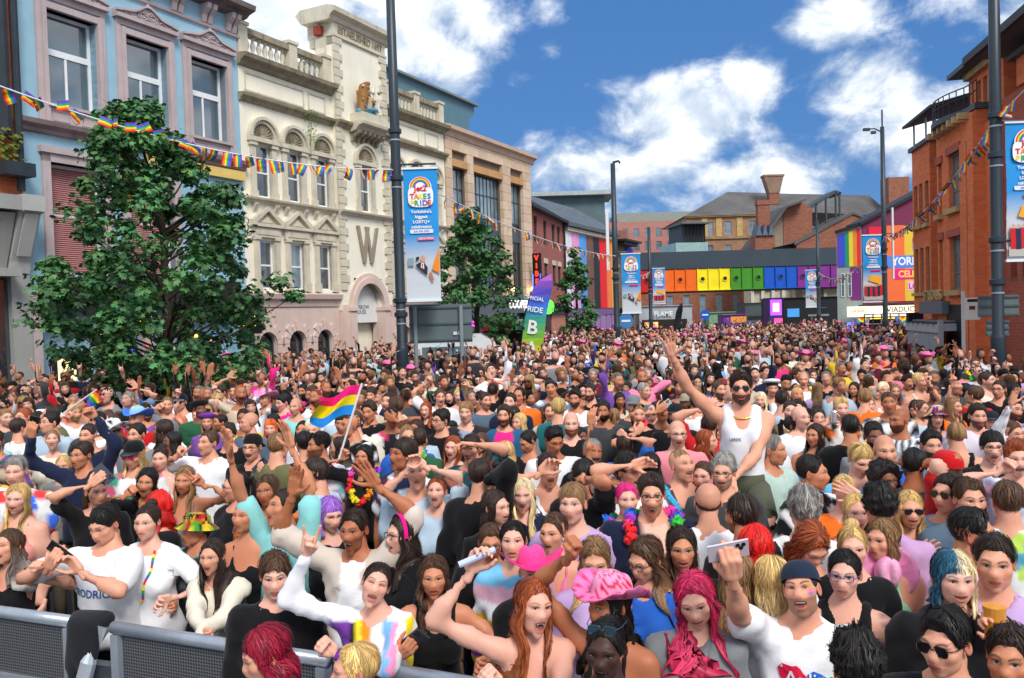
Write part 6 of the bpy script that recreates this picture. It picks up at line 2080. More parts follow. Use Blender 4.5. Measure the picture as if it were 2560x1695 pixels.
# ------------------------------------------------------------------ festival banners
RBW = [(228, 40, 44), (244, 138, 34), (250, 222, 50), (54, 168, 78), (40, 110, 214), (126, 64, 166)]
def flatq(name, poly, y, c, par, key=None):
 return MB().prism_y(poly, y - .004, y).build(name, mat(key or 'ink_%d_%d_%d' % c, S(*c), .55, .02), par)
def banner(x, y, z0, z1, w, label, variant=0, lod=0):
 """hanging street banner, lower left corner at x; h and w in metres"""
 h = z1 - z0
 o = empty('street_banner', (x, y, z0), 0, label, 'banner', 'blue festival banners on the lamp posts')
 cl = MB()
 n = 10
 for i in range(n):
  za, zb = h * i / n, h * (i + 1) / n
  ya, yb = .012 * math.sin(i * .9), .012 * math.sin((i + 1) * .9)
  ca, cb = [np.array(S(206, 212, 218)) * (1 - t) + np.array(S(40, 150, 222)) * t for t in (min(1, max(0, (q / h - .34) / .12)) for q in (za, zb))]
  k = len(cl.v)
  cl.cur = tuple(ca); cl.add([(0, ya, za), (w, ya, za)], [])
  cl.cur = tuple(cb); cl.add([(w, yb, zb), (0, yb, zb)], [(k, k + 1, k + 2, k + 3)])
  cl.cur = tuple(ca); cl.add([(0, ya + .01, za), (w, ya + .01, za)], [])
  cl.cur = tuple(cb); cl.add([(w, yb + .01, zb), (0, yb + .01, zb)], [(k + 7, k + 6, k + 5, k + 4), (k, k + 3, k + 7, k + 4), (k + 1, k + 5, k + 6, k + 2)])
 cl.build('cloth', col_mat('banner_cloth', rough=.6, vary=.03), o)
 for hz in (h, 0):
  MB().box(-.03, w + .02, -.02, .03, hz - .02, hz + .025).build('hem', mat('hem_white', S(226, 232, 238), .5, .03), o)
 Y = -.03
 c = w / 2
 flatq('print', [(c + w * .37 * math.copysign(abs(math.cos(t)) ** .6, math.cos(t)), h * .788 + h * .082 * math.copysign(abs(math.sin(t)) ** .6, math.sin(t))) for t in np.linspace(0, 6.28, 28, endpoint=False)], Y, (244, 246, 250), o)
 flatq('print', [(c + w * .33 * math.cos(t), h * .85 + w * .33 * math.sin(t)) for t in np.linspace(0, math.pi, 16)], Y - .001, (244, 246, 250), o)
 for i, q in enumerate(RBW):
  r1 = w * .30 - i * w * .024
  MB().arch_ring(c, h * .855, r1 - w * .024, r1, Y - .008, Y - .004, 0, math.pi, 12 if lod < 2 else 8).build('rainbow_band', mat('ink_%d_%d_%d' % q, S(*q), .55, .02), o)
 lettering('Jet2', h * .060, mat('ink_red', S(214, 20, 36), .5, 0), o, (c, Y - .012, h * .845), bold=.03)
 for row, (txt, zz) in enumerate((('TAKES', .785), ('PRIDE', .735))):
  for i, ch in enumerate(txt):
   q = RBW[(i + row * 2) % 6]
   lettering(ch, h * .056, mat('ink_%d_%d_%d' % q, S(*q), .55, .02), o, (c + (i - 2) * w * .125, Y - .012, h * zz), bold=.03)
 wm = mat('print_white', S(240, 240, 242), .5, 0)
 if lod < 2:
  for i, tx in enumerate(("Yorkshire's", 'biggest', 'LGBTQ+', 'celebration')):
   lettering(tx, h * .034, wm, o, (c, Y, h * (.672 - i * .038)), bold=.025)
 else:
  for i, k in enumerate((.62, .45, .42, .66)):
   flatq('print_line', [(c - w * k / 2, h * (.665 - i * .04)), (c + w * k / 2, h * (.665 - i * .04)), (c + w * k / 2, h * (.685 - i * .04)), (c - w * k / 2, h * (.685 - i * .04))], Y, (236, 240, 246), o)
 flatq('date_pill', [(c + w * .31 * (1 if math.cos(t) > 0 else -1) + w * .03 * math.cos(t), h * .525 + h * .016 * math.sin(t)) for t in np.linspace(0, 6.28, 16, endpoint=False)], Y, (222, 230, 240), o)
 if lod < 1:
  lettering('July 20th 2025', h * .020, mat('ink_40_110_214', S(40, 110, 214), .5, 0), o, (c, Y - .006, h * .525), bold=.01)
 flatq('tag', [(c - w * .12, h * .455), (c + w * .36, h * .458), (c + w * .36, h * .482), (c - w * .12, h * .480)], Y, (226, 30, 110), o)
 if lod < 1:
  lettering('LEEDS PRIDE', h * .021, wm, o, (c + w * .12, Y - .006, h * .469), bold=.02)
 if variant == 0:        # man in a dark suit by an aircraft, orange tail fin
  flatq('tail_fin', [(w * .76, h * .24), (w * .99, h * .20), (w * .99, h * .40)], Y, (240, 140, 30), o)
  flatq('cabin_window', [(w * .06, h * .265), (w * .24, h * .265), (w * .24, h * .325), (w * .06, h * .325)], Y, (132, 160, 166), o)
  flatq('suit', [(w * .28, h * .27), (w * .62, h * .19), (w * .64, h * .25), (w * .55, h * .285), (w * .40, h * .29)], Y - .004, (36, 40, 58), o)
  flatq('shirt', [(w * .44, h * .25), (w * .54, h * .24), (w * .53, h * .285), (w * .46, h * .288)], Y - .008, (236, 232, 230), o)
  flatq('tie', [(w * .47, h * .238), (w * .50, h * .235), (w * .51, h * .280), (w * .48, h * .280)], Y - .012, (210, 24, 40), o)
  flatq('face', [(w * .51 + w * .065 * math.cos(t), h * .318 + h * .026 * math.sin(t)) for t in np.linspace(0, 6.28, 14, endpoint=False)], Y - .008, (206, 156, 128), o)
  flatq('arm', [(w * .66, h * .20), (w * .74, h * .22), (w * .82, h * .155), (w * .76, h * .145)], Y - .008, (190, 120, 84), o)
  flatq('cap', [(w * .30, h * .30), (w * .40, h * .315), (w * .40, h * .335), (w * .31, h * .33)], Y - .006, (30, 30, 36), o)
 else:                   # a group in red and navy with a flag
  rr = random.Random(4)
  flatq('print', [(w * .02, h * .03), (w * .98, h * .03), (w * .98, h * .10), (w * .02, h * .10)], Y, (190, 182, 176), o)
  flatq('flag_print', [(w * .25, h * .32), (w * .85, h * .26), (w * .9, h * .38), (w * .35, h * .40)], Y, (246, 170, 40), o)
  for i in range(7):
   fx = w * (.12 + .125 * i); zz = h * (.08 + .02 * rr.random()); q = ((206, 30, 34), (34, 42, 76), (206, 34, 40), (40, 50, 90))[i % 4]
   flatq('figure', [(fx - w * .06, zz), (fx + w * .06, zz), (fx + w * .07, zz + h * .15), (fx - w * .07, zz + h * .15)], Y - .004 - i * .001, q, o)
   flatq('face', [(fx + w * .035 * math.cos(t), zz + h * .168 + h * .015 * math.sin(t)) for t in np.linspace(0, 6.28, 8, endpoint=False)], Y - .014, (214, 164, 136), o)
 return o
lamp_post(-2.36, 18.0, 12.0, .105, 'tall dark lamp post in front of the cream building', [(5.95, .85), (2.95, .85)], (6.6, 5.6, 2.7, 3.0))
banner(-2.22, 18.0, 3.04, 5.86, .73, 'big blue festival banner hung on the lamp post by the cream building', 0, 0)
xr = at_y(2306, 600, 15.0)
lamp_post(xr[0], 15.0, 11.0, .10, 'tall dark lamp post at the right edge in front of the brick studios', [(5.85, .8), (3.75, .8)], (5.9, 5.2, 3.7, 2.95))
zt, zb = at_y(2340, 283, 15)[2], at_y(2340, 603, 15)[2]
banner(xr[0] + .18, 15.0, zb, zt, .75, 'blue festival banner cut off by the right edge of the photo', 1, 0)
def post_at(u, vtop, Y, r, label, ub0=None, ub1=None, vb0=None, vb1=None, var=0, lod=1, blabel=None):
 t = at_y(u, vtop, Y)
 q = at_y(u, 650, Y)
 o = lamp_post(q[0], Y, t[2], r, label, [(at_y(u, vb0, Y)[2] + .05, .5), (at_y(u, vb1, Y)[2] - .03, .5)] if ub0 else (), (t[2] * .5, 4.0))
 if ub0:
  a, c = at_y(ub0, vb1, Y), at_y(ub1, vb0, Y)
  banner(a[0], Y, a[2], c[2], c[0] - a[0], blabel, var, lod)
 return o
o = post_at(1424, 378, 35, .12, 'dark lamp post in front of the striped building', 1440, 1480, 586, 725, 0, 1, 'blue festival banner on the post by the striped building')
MB().tube([(0, 0, 8.85), (.25, 0, 8.9), (.3, 0, 8.8)], .05, 6).build('lantern', POST, o)
MB().box(-.36, -.24, -.06, .06, 4.4, 6.8).build('white_tube_light', mat('tube_white', S(226, 228, 226), .4, 0), o)
o = post_at(2046, 293, 32, .095, 'dark lamp post with camera arm in front of the mural', 1997, 2041, 543, 699, 1, 1, 'blue festival banner on the post beside the mural')
cm_ = MB().tube([(0, 0, 9.15), (-.3, 0, 9.3), (-.65, 0, 9.28)], .025, 6).box(-.72, -.48, -.06, .06, 9.22, 9.32).box(-.42, -.25, -.05, .05, 9.1, 9.2).tube([(0, 0, 9), (0, 0, 10)], .03, 6)
cm_.build('camera_arm', POST, o)
MB().box(.30, .36, -.04, .04, 3.6, 6.3).build('white_tube_light', mat('tube_white', S(226, 228, 226), .4, 0), o)
post_at(1503, 525, 60, .13, 'slim lamp post before the red and orange bridge panels', 1511, 1537, 620, 703, 1, 2, 'small blue festival banner before the orange bridge panels')
post_at(1892, 510, 56, .12, 'slim lamp post before the blue bridge panels', 1864, 1891, 624, 711, 0, 2, 'small blue festival banner before the purple bridge panels')
# ------------------------------------------------------------------ bunting
def flag_mesh(k):
 rr = random.Random(k)
 m = MB()
 n = 5
 w, h = .135, .205
 bend = [0]
 for i in range(n):
  bend.append(bend[-1] + rr.uniform(-.5, .5))
 p, ang = np.array([0.0, 0.0]), rr.uniform(-.3, .3)
 rows = [p.copy()]
 for i in range(n):
  ang += rr.uniform(-.45, .45)
  p = p + np.array([math.sin(ang), -math.cos(ang)]) * h / n
  rows.append(p.copy())
 for s in range(6):
  m.cur = S(*RBW[s])
  for i in range(n):
   x0, x1 = w * (s / 6 - .5), w * ((s + 1) / 6 - .5)
   m.add([(x0, rows[i][0], rows[i][1]), (x1, rows[i][0], rows[i][1]), (x1, rows[i + 1][0], rows[i + 1][1]), (x0, rows[i + 1][0], rows[i + 1][1])], [(0, 3, 2, 1)])
 return m.mesh('flag', col_mat('flag_cloth', rough=.65))
FLAGS = [flag_mesh(k) for k in range(7)]
STRING = mat('string_white', S(232, 232, 234), .6, 0)
def bunting(a, c, sag, n, label, wind=0.0, size=1.0, seed=0):
 rr = random.Random(seed)
 a, c = np.array(a, float), np.array(c, float)
 o = empty('bunting', tuple(a), 0, label, 'bunting', 'rainbow bunting strung across the street')
 P = [(c - a) * t + np.array([0, 0, -4 * sag * t * (1 - t)]) for t in np.linspace(0, 1, 26)]
 MB().tube(P, .010 * size, 5).build('string', STRING, o)
 for i in range(n):
  t = (i + .5 + rr.uniform(-.2, .2)) / n
  p = (c - a) * t + np.array([0, 0, -4 * sag * t * (1 - t)])
  f = link('flag', FLAGS[rr.randrange(7)], o, tuple(p))
  wl = wind(t) if callable(wind) else wind
  f.rotation_euler = (rr.gauss(0, .35), wl + rr.gauss(0, .25), math.atan2(c[1] - a[1], c[0] - a[0]) + rr.gauss(0, .35))
  f.scale = (size * rr.uniform(.9, 1.1),) * 3
 return o
pl_, pr_ = np.array([-2.3, 17.9, 0]), np.array([xr[0], 14.9, 0])
A0 = at_y(-40, 184, 13.0); A1 = at_y(905, 392, 17.85)
bunting(A0, A1, .35, 34, 'rainbow bunting from the left edge to the tall lamp post', lambda t: -1.7 * math.exp(-((t - .27) / .16) ** 2) - .3 * math.sin(t * 22), 1.15, 1)
A2 = at_y(1424, 592, 34.8)
bunting(A1, A2, .35, 38, 'rainbow bunting from the tall lamp post towards the striped building', -.3, 1.25, 2)
B0 = at_y(2420, 150, 13.5); B1 = at_y(2308, 268, 14.9); B2 = at_y(2044, 548, 31.8); B3 = at_y(1893, 630, 55.8)
bunting(B1, B0, .03, 7, 'short run of rainbow bunting leaving the picture at the right', .3, .95, 3)
bunting(B1, B2, .45, 52, 'rainbow bunting sloping down past the brick studios', .2, 1.15, 4)
bunting(B2, B3, .9, 40, 'rainbow bunting in front of the mural and bridge end', 0, 1.2, 5)
bunting(A2, at_y(1503, 628, 59.8), .5, 24, 'rainbow bunting in front of the red bridge panels', 0, 1.2, 6)
# ------------------------------------------------------------------ trees
BARK = mat('bark', S(62, 52, 44), .9, .25, 8, .6, 30)
def leaf_mat(name, c, v):
 m = mat(name, c, .55, v, 3.0, spec=.3)
 return m
def tree(x, y, z0, z1, env, n, seed, label, lsize=.095, nclump=70, tint=1.0):
 """env(t) -> (cx, cy, rx) of the crown at relative height t"""
 rr = np.random.default_rng(seed)
 o = empty('street_tree', (x, y, 0), 0, label, 'tree', 'trees along the left pavement')
 m = MB()
 H = z1 - z0
 m.tube([(0, 0, 0), (.02, 0, z0 * .6), (.04, .02, z0 + H * .25), (env(.6)[0] * .6, 0, z0 + H * .6), (env(.97)[0], 0, z0 + H * .93)], [.12, .10, .085, .05, .012], 10)
 cl = []
 for i in range(nclump):
  t = rr.random() ** 1.15
  cx, cy, rx = env(t)
  a = rr.uniform(0, 2 * math.pi); q = math.sqrt(rr.uniform(.12, 1)) * .93
  p = np.array([cx + rx * q * math.cos(a), cy + rx * q * math.sin(a), z0 + H * t])
  cl.append((p, rr.uniform(.15, .36) * (.6 + .4 * min(1, rx))))
 for p, r in cl[::2]:
  b0 = np.array([.03, .01, max(z0 * .8, p[2] - .5 - .5 * np.hypot(p[0], p[1]) * .6)])
  m.tube([b0, (b0 + p) / 2 + np.array([0, 0, -.08]), p], [.028, .016, .006], 5)
 m.build('trunk', BARK, o)
 ci = rr.integers(0, len(cl), n)
 base = np.array([c[0] for c in cl])[ci]; rad = np.array([c[1] for c in cl])[ci]
 d = rr.normal(size=(n, 3)); d /= np.linalg.norm(d, axis=1)[:, None]
 P = base + d * (rad * rr.uniform(.3, 1.15, n))[:, None] * np.array([1.15, 1.15, .85])
 nrm = d * .6 + np.array([0, 0, .75]) + rr.normal(size=(n, 3)) * .45
 nrm /= np.linalg.norm(nrm, axis=1)[:, None]
 t1 = np.cross(nrm, rr.normal(size=(n, 3))); t1 /= np.linalg.norm(t1, axis=1)[:, None]
 t2 = np.cross(nrm, t1)
 s = lsize * rr.uniform(.6, 1.25, n)[:, None]
 shape = [(0, -1.0, 0), (.75, -.45, -.12), (.5, .1, 0), (1.0, .55, -.2), (.3, .5, 0), (0, 1.25, -.18), (-.3, .5, 0), (-1.0, .55, -.2), (-.5, .1, 0), (-.75, -.45, -.12)]
 V = np.stack([P + s * (a * t1 + b * t2 + c * nrm) for a, b, c in shape], 1).reshape(-1, 3)
 k = np.arange(n)[:, None] * 10
 F = np.concatenate([k + np.array([[0, 1, 2, 8]]), k + np.array([[0, 8, 9, 9]])[:, :4]])
 Q = np.concatenate([k + np.array([[0, 1, 2, 8]]), k + np.array([[2, 3, 4, 8]]), k + np.array([[4, 5, 6, 8]])])
 T3 = np.concatenate([k + np.array([[0, 8, 9]]), k + np.array([[6, 7, 8]])])
 g = np.array(S(44, 74, 40)) * tint
 col = g * rr.uniform(.55, 1.45, (n, 1)) * np.array([1, 1, 1]) * (1 + .35 * rr.normal(size=(n, 1)).clip(-1, 1) * np.array([1, .2, -.2]))
 clt = rr.uniform(.7, 1.3, len(cl))[ci][:, None]
 col = col * clt
 yel = rr.random(n) < .0015
 col[yel] = np.array(S(190, 140, 40))
 me = np_mesh('crown', V, [Q, T3], np.repeat(col.clip(.004, 1), 10, 0), [col_mat('leaves', rough=.5, spec=.35)], smooth=False)
 link('crown', me, o)
 return o
def env1(t):
 rx = np.interp(t, [0, .08, .22, .40, .55, .72, .85, 1.0], [1.3, 2.0, 2.5, 2.3, 1.8, 1.4, 1.0, .3])
 return (np.interp(t, [0, .3, .6, 1.0], [.1, .1, .05, -.4]), 0, rx)
tree(-6.35, 15.4, 1.55, 6.7, env1, 21000, 3, 'large dark green maple tree in front of the blue building', .064, 230, 2.5)
tree(-1.15, 27, 1.7, 6.05, lambda t: (np.interp(t, [0, 1], [.1, -.05]), 0, np.interp(t, [0, .2, .5, .8, 1], [.9, 1.45, 1.35, .8, .15])), 10000, 5, 'medium green tree behind the road sign beside the tall lamp post', .075, 110, 2.3)
tree(3.5, 45, 1.0, 6.1, lambda t: (0, 0, np.interp(t, [0, .2, .5, .8, 1], [.8, 1.3, 1.15, .6, .1])), 5000, 6, 'slim green tree in front of the striped building', .095, 80, 2.5)
# ------------------------------------------------------------------ backs of road signs
def sign_back(u0, v0, u1, v1, Y, label, posts=(.15, .85)):
 a, c = at_y(u0, v1, Y), at_y(u1, v0, Y)
 w, h = c[0] - a[0], c[2] - a[2]
 o = empty('road_sign', (a[0], Y, 0), 0, label, 'road sign')
 m = MB()
 m.box(0, w, .0, .03, a[2], c[2])
 m.build('panel', mat('sign_grey_green', S(96, 110, 112), .5, .08, 2), o)
 for k in (.08, .5, .92):
  MB().box(.0, w, -.03, 0, a[2] + h * k - .02, a[2] + h * k + .02).build('rail', mat('sign_rail', S(80, 92, 94), .5, .08), o)
 for k in posts:
  MB().tube([(w * k, -.07, 0), (w * k, -.07, c[2] - .03)], .045, 12).build('post', mat('sign_post', S(132, 142, 146), .45, .06), o)
 return o, a, w, h
o, a, w, h = sign_back(948, 702, 1090, 795, 18.6, 'back of a large grey road sign on two posts below the banner', (.1, .83))
MB().box(w * .70, w * .76, -.036, -.031, a[2] + h * .2, a[2] + h * .28).build('sticker', mat('paper_white', S(222, 220, 214), .6, .04), o)
MB().box(w * .78, w * .82, -.036, -.031, a[2] + h * .2, a[2] + h * .28).build('sticker', mat('paper_white', S(222, 220, 214), .6, .04), o)
sign_back(2263, 681, 2356, 733, 16.0, 'back of a grey road sign behind the right lamp post', ())
sign_back(2282, 740, 2332, 778, 16.0, 'smaller grey sign plate below the road sign on the right', (.5,))
# ------------------------------------------------------------------ stalls, vans and signs along the street
o = empty('white_caravan', (at_y(1050, 780, 26)[0], 26, 0), 0, 'rounded white catering caravan parked behind the road sign', 'caravan')
m = MB()
prof = [(.05, .35), (.0, .7), (.08, 1.35), (.35, 1.85), (.9, 2.1), (2.3, 2.12), (2.75, 1.85), (2.95, 1.35), (3.0, .7), (2.95, .35)]
m.prism_y([(x - 1.5, z) for x, z in prof], 0, 1.9)
m.build('body', mat('caravan_white', S(224, 226, 228), .3, .04, spec=.5), o)
MB().box(-1.0, .55, -.02, .01, 1.15, 1.75).build('window', GLASS2, o)
MB().box(-1.3, -1.05, -.02, .01, .9, 1.7).build('door', mat('caravan_grey', S(176, 180, 184), .4, .05), o)
for x in (-.8, .8):
 MB().lathe([(.28, -.1), (.28, .1)], seg=16).build('wheel', SHOPDARK, o, loc=(x, .1, .28), rot=(R_(90), 0, 0))
def feather(u0, v0, u1, v1, Y, cols, label, texts=()):
 """feather flag: curved pole at the left, sail to its right"""
 bt, tp = at_y(u0, v1, Y), at_y(u1, v0, Y)
 h = tp[2]; w = tp[0] - bt[0]
 o = empty('feather_flag', (bt[0], Y, 0), 0, label, 'flag')
 path = [(0, 0, 0), (w * .05, 0, h * .35), (w * .18, 0, h * .62), (w * .42, 0, h * .86), (w * .72, 0, h * .97), (w * 1.0, 0, h)]
 MB().tube(path, [.03, .028, .024, .018, .014, .008], 8).build('pole', SHOPDARK, o)
 m = MB()
 n = 12
 edge = []
 for i in range(n + 1):
  t = i / n
  zz = h * (.30 + .70 * t)
  xp = np.interp(zz, [p[2] for p in path], [p[0] for p in path])
  xr_ = np.interp(t, [0, .5, .85, 1], [w * .66, w * .82, w * 1.02, w])
  edge.append((xp, xr_, zz))
 for i in range(n):
  t = i / n * (len(cols) - 1)
  k = int(t); f = t - k
  cc = np.array(S(*cols[k])) * (1 - f) + np.array(S(*cols[min(k + 1, len(cols) - 1)])) * f
  m.cur = tuple(cc)
  (a0, b0, z0_), (a1, b1, z1_) = edge[i], edge[i + 1]
  m.add([(a0, -.01, z0_), (b0, .04 * math.sin(i), z0_), (b1, .04 * math.sin(i + 1), z1_), (a1, -.01, z1_), (a0, .0, z0_), (b0, .01 + .04 * math.sin(i), z0_), (b1, .01 + .04 * math.sin(i + 1), z1_), (a1, 0, z1_)], [(0, 1, 2, 3), (7, 6, 5, 4)])
 m.build('sail', col_mat('flag_cloth', rough=.65), o)
 for tx, zz, sz in texts:
  lettering(tx, sz, mat('print_white', S(240, 240, 242), .5, 0), o, (w * (.34 + .3 * (zz - .3)), -.06, h * zz), (0, R_(10), 0), bold=.02)
 return o
feather(1198, 632, 1275, 812, 27.3, [(230, 190, 30), (140, 200, 60), (50, 160, 120), (60, 110, 220), (110, 70, 190), (220, 130, 210)], 'tall feather flag shading from yellow green to purple beside the stall', (('OFFICIAL', .80, .16), ('PRIDE', .71, .24), ('B', .56, .62), ('A', .40, .5)))
feather(1556, 700, 1578, 800, 42, [(14, 16, 24)] * 2, 'black feather flag standing in the crowd before the bridge')
o = empty('drinks_stall', (at_y(1100, 770, 28.5)[0] - .3, 28.5, 0), 0, 'festival drinks stall with multicoloured fascia beside the feather flag', 'stall')
for i, c in enumerate(((230, 50, 60), (70, 190, 80), (240, 190, 40), (220, 60, 90), (60, 180, 80), (40, 130, 210), (220, 60, 140))):
 MB().box(.5 + i * .25, .74 + i * .25, -.05, 0, 2.15, 2.42).build('fascia_square', mat('print_%d_%d_%d' % c, S(*c), .55, .03), o)
MB().box(.4, 2.4, 0, 1.6, 2.42, 2.5).box(.45, .52, 0, .07, 0, 2.4).box(2.25, 2.32, 0, .07, 0, 2.4).build('frame', STEEL, o)
MB().box(.5, 2.3, .1, .3, 0, 1.05).build('counter', mat('stall_purple', S(110, 50, 150), .5, .1), o)
MB().box(.5, 2.3, 1.4, 1.5, 0, 2.3).build('back_wall', mat('stall_back', S(60, 46, 40), .7, .2), o)
for i in range(9):
 f = link('pennant', FLAGS[i % 7], o, (.5 + i * .2, -.1, 1.95 - .25 * math.sin(i / 8 * math.pi)))
MB().box(.1, .4, -.2, -.1, 2.3, 2.5).build('neon_sign', mat('neon_pink', S(255, 60, 220), .4, 0, emit=2.5), o)
def gazebo(u0, u1, vtop, veave, Y, c, label):
 a, d, t = at_y(u0, veave, Y), at_y(u1, veave, Y), at_y((u0 + u1) / 2, vtop, Y)
 w = d[0] - a[0]
 o = empty('gazebo', (a[0], Y, 0), 0, label, 'tent')
 m = MB()
 e, hz = a[2], t[2]
 m.add([(0, 0, e), (w, 0, e), (w, w, e), (0, w, e), (w / 2, w / 2, hz)], [(0, 1, 4), (1, 2, 4), (2, 3, 4), (3, 0, 4)])
 m.box(0, w, -.02, 0, e - .3, e).box(0, w, w, w + .02, e - .3, e).box(-.02, 0, 0, w, e - .3, e).box(w, w + .02, 0, w, e - .3, e)
 m.build('canopy', mat('tent_%d' % c[0], S(*c), .6, .08, 1), o)
 for x in (.05, w - .05):
  for yy in (.05, w - .05):
   MB().box(x - .03, x + .03, yy - .03, yy + .03, 0, e).build('leg', STEEL, o)
 return o
gazebo(1703, 1772, 742, 762, 50, (54, 62, 100), 'navy gazebo tent rising above the far crowd')
def shed(name, u0, u1, v0, v1, Y, c, label, cat, depth=2.0, parts=()):
 a, d = at_y(u0, v1, Y), at_y(u1, v0, Y)
 o = empty(name, (a[0], Y, 0), 0, label, cat)
 w, h = d[0] - a[0], d[2]
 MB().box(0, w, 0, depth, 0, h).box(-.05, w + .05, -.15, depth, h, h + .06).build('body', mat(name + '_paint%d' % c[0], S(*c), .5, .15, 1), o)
 for (x0, x1, z0, z1, pc, em) in parts:
  MB().box(w * x0, w * x1, -.06, -.02, h * z0, h * z1).build('panel', mat('pn_%d_%d_%d_%d' % (*pc, em * 10), S(*pc), .5, .1, 3, emit=em), o)
 return o, w, h
o, w, h = shed('food_truck', 1480, 1600, 706, 800, 72, (166, 172, 176), 'silver food truck with FLAME sign at the far end of the street', 'food truck', 2.5, ((.05, .9, .35, .62, (40, 34, 30), 0), (.1, .35, .4, .55, (255, 190, 110), 1.5), (.0, 1, .0, .3, (74, 60, 48), 0)))
lettering('FLAME', .55, mat('print_white', S(240, 240, 242), .5, 0), o, (w * .45, -.2, h * .78), bold=.02)
shed('market_kiosk', 1640, 1700, 722, 790, 75, (120, 160, 120), 'pale green kiosk left of the navy gazebo', 'kiosk', 2, ((.2, .8, .2, .6, (40, 44, 40), 0),))
shed('purple_stall', 1675, 1725, 728, 790, 68, (120, 60, 150), 'purple stall with orange awning beside the navy gazebo', 'stall', 2, ((.3, 1, .7, .95, (240, 150, 60), 0), (.1, .6, .1, .5, (230, 60, 160), .6)))
shed('lit_purple_kiosk', 1781, 1808, 690, 790, 62, (66, 50, 110), 'narrow kiosk with glowing purple sign right of the gazebo', 'kiosk', 1.5, ((.05, .95, .62, .98, (150, 70, 240), 1.2), (.25, .75, .7, .9, (240, 240, 250), 1.2), (.35, 1, .45, .55, (250, 60, 120), 1.5), (.1, .6, .05, .4, (120, 40, 110), 0)))
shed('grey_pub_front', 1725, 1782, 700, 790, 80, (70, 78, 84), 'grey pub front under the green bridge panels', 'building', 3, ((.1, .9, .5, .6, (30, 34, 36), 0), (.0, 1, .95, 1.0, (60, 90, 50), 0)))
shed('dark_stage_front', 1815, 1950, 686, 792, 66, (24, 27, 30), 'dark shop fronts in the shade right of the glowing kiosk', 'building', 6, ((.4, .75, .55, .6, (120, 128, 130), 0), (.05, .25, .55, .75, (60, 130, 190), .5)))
o, w, h = shed('traffic_signal_box', 1606, 1636, 752, 800, 52, (60, 66, 70), 'grey equipment cabinet in the crowd beneath the yellow panels', 'cabinet', .6)
def round_sign(u, v, Y, c, label, c2=(240, 240, 240)):
 p = at_y(u, v, Y)
 o = empty('round_sign', (p[0], Y, 0), 0, label, 'sign')
 MB().tube([(0, 0, 0), (0, 0, p[2])], .05, 8).build('post', POST, o)
 MB().lathe([(.42, 0), (.42, .04)], seg=20).build('disc', mat('disc_%d' % c[0], S(*c), .4, .05), o, loc=(0, -.06, p[2]), rot=(R_(90), 0, 0))
 MB().box(-.25, .25, -.115, -.105, p[2] - .06, p[2] + .06).build('symbol', mat('disc_%d' % c2[0], S(*c2), .4, .05), o)
round_sign(1447, 742, 48, (60, 130, 190), 'pale blue round sign on a post by the striped building')
round_sign(1630, 728, 70, (30, 90, 190), 'round blue sign in yellow frame beneath the bridge')
o = empty('steel_barrier', (at_y(2000, 800, 38)[0], 38, 0), 0, 'dark steel barrier platform in the crowd before the lit canopy', 'barrier')
w = at_y(2140, 800, 38)[0] - at_y(2000, 800, 38)[0]
m = MB()
for z in (1.2, 1.75, 2.2):
 m.tube([(0, 0, z), (w, 0, z)], .03, 6)
for k in range(8):
 m.tube([(w * k / 7, 0, 0), (w * k / 7, 0, 2.2)], .03, 6)
m.build('rail', mat('barrier_dark', S(60, 66, 72), .4, .1, metal=.5), o)
MB().box(0, w, .3, 2.5, 0, 1.1).build('platform', SHOPDARK, o)
a, d = at_y(2103, 826, 26), at_y(2152, 722, 26)
o = empty('advert_totem', (a[0], 26, 0), 0, 'black advertising totem showing a white and pink trainer', 'advertising sign')
w, h = d[0] - a[0], d[2]
MB().box(0, w, 0, .18, 0, h).build('case', mat('black_metal', (.015, .015, .017), .4, .1), o)
Y = -.012
q = (lambda pts: [(w * x, .55 + (h - .55) * z) for x, z in pts])
flatq('screen', q([(.05, .02), (.95, .02), (.95, .98), (.05, .98)]), -.004, (16, 26, 52), o)
flatq('picture_leg', q([(.32, .50), (.55, .52), (.66, .88), (.36, .88)]), Y, (184, 120, 92), o)
flatq('picture_sock', q([(.22, .32), (.70, .32), (.80, .45), (.58, .60), (.30, .58)]), Y - .006, (214, 226, 234), o)
flatq('picture_sole', q([(.05, .28), (.12, .36), (.45, .34), (.72, .22), (.74, .12), (.45, .14), (.10, .20)]), Y - .012, (232, 110, 170), o)
flatq('picture_midsole', q([(.10, .20), (.45, .15), (.70, .13), (.70, .17), (.45, .19), (.12, .25)]), Y - .018, (240, 214, 210), o)
flatq('picture_spot', q([(.84 + .09 * math.cos(t), .70 + .045 * math.sin(t)) for t in np.linspace(0, 6.28, 12, endpoint=False)]), Y, (220, 230, 236), o)
lettering('good', .12, mat('print_white', S(240, 240, 242), .5, 0), o, (w * .5, Y - .008, .55 + (h - .55) * .80), bold=.02)
a, d = at_y(2232, 740, 18.5), at_y(2266, 688, 18.5)
o = empty('notice_board', (a[0], 18.5, 0), 0, 'white printed notice board between the studio sign and the lamp post', 'notice')
MB().box(-.06, 0, 0, .05, 0, d[2] + .15).build('post', mat('hut_white', S(206, 206, 206), .5, .05), o)
MB().box(0, d[0] - a[0], 0, .03, a[2], d[2]).build('board', mat('paper_white', S(222, 220, 214), .6, .04), o)
MB().box(.05, d[0] - a[0] - .05, -.006, -.001, d[2] - .09, d[2] - .03).build('print', mat('ink_black', (.012, .012, .012), .5, 0), o)
MB().box(.09, .22, -.006, -.001, d[2] - .26, d[2] - .18).build('print', mat('ink_wine', S(110, 50, 60), .5, 0), o)
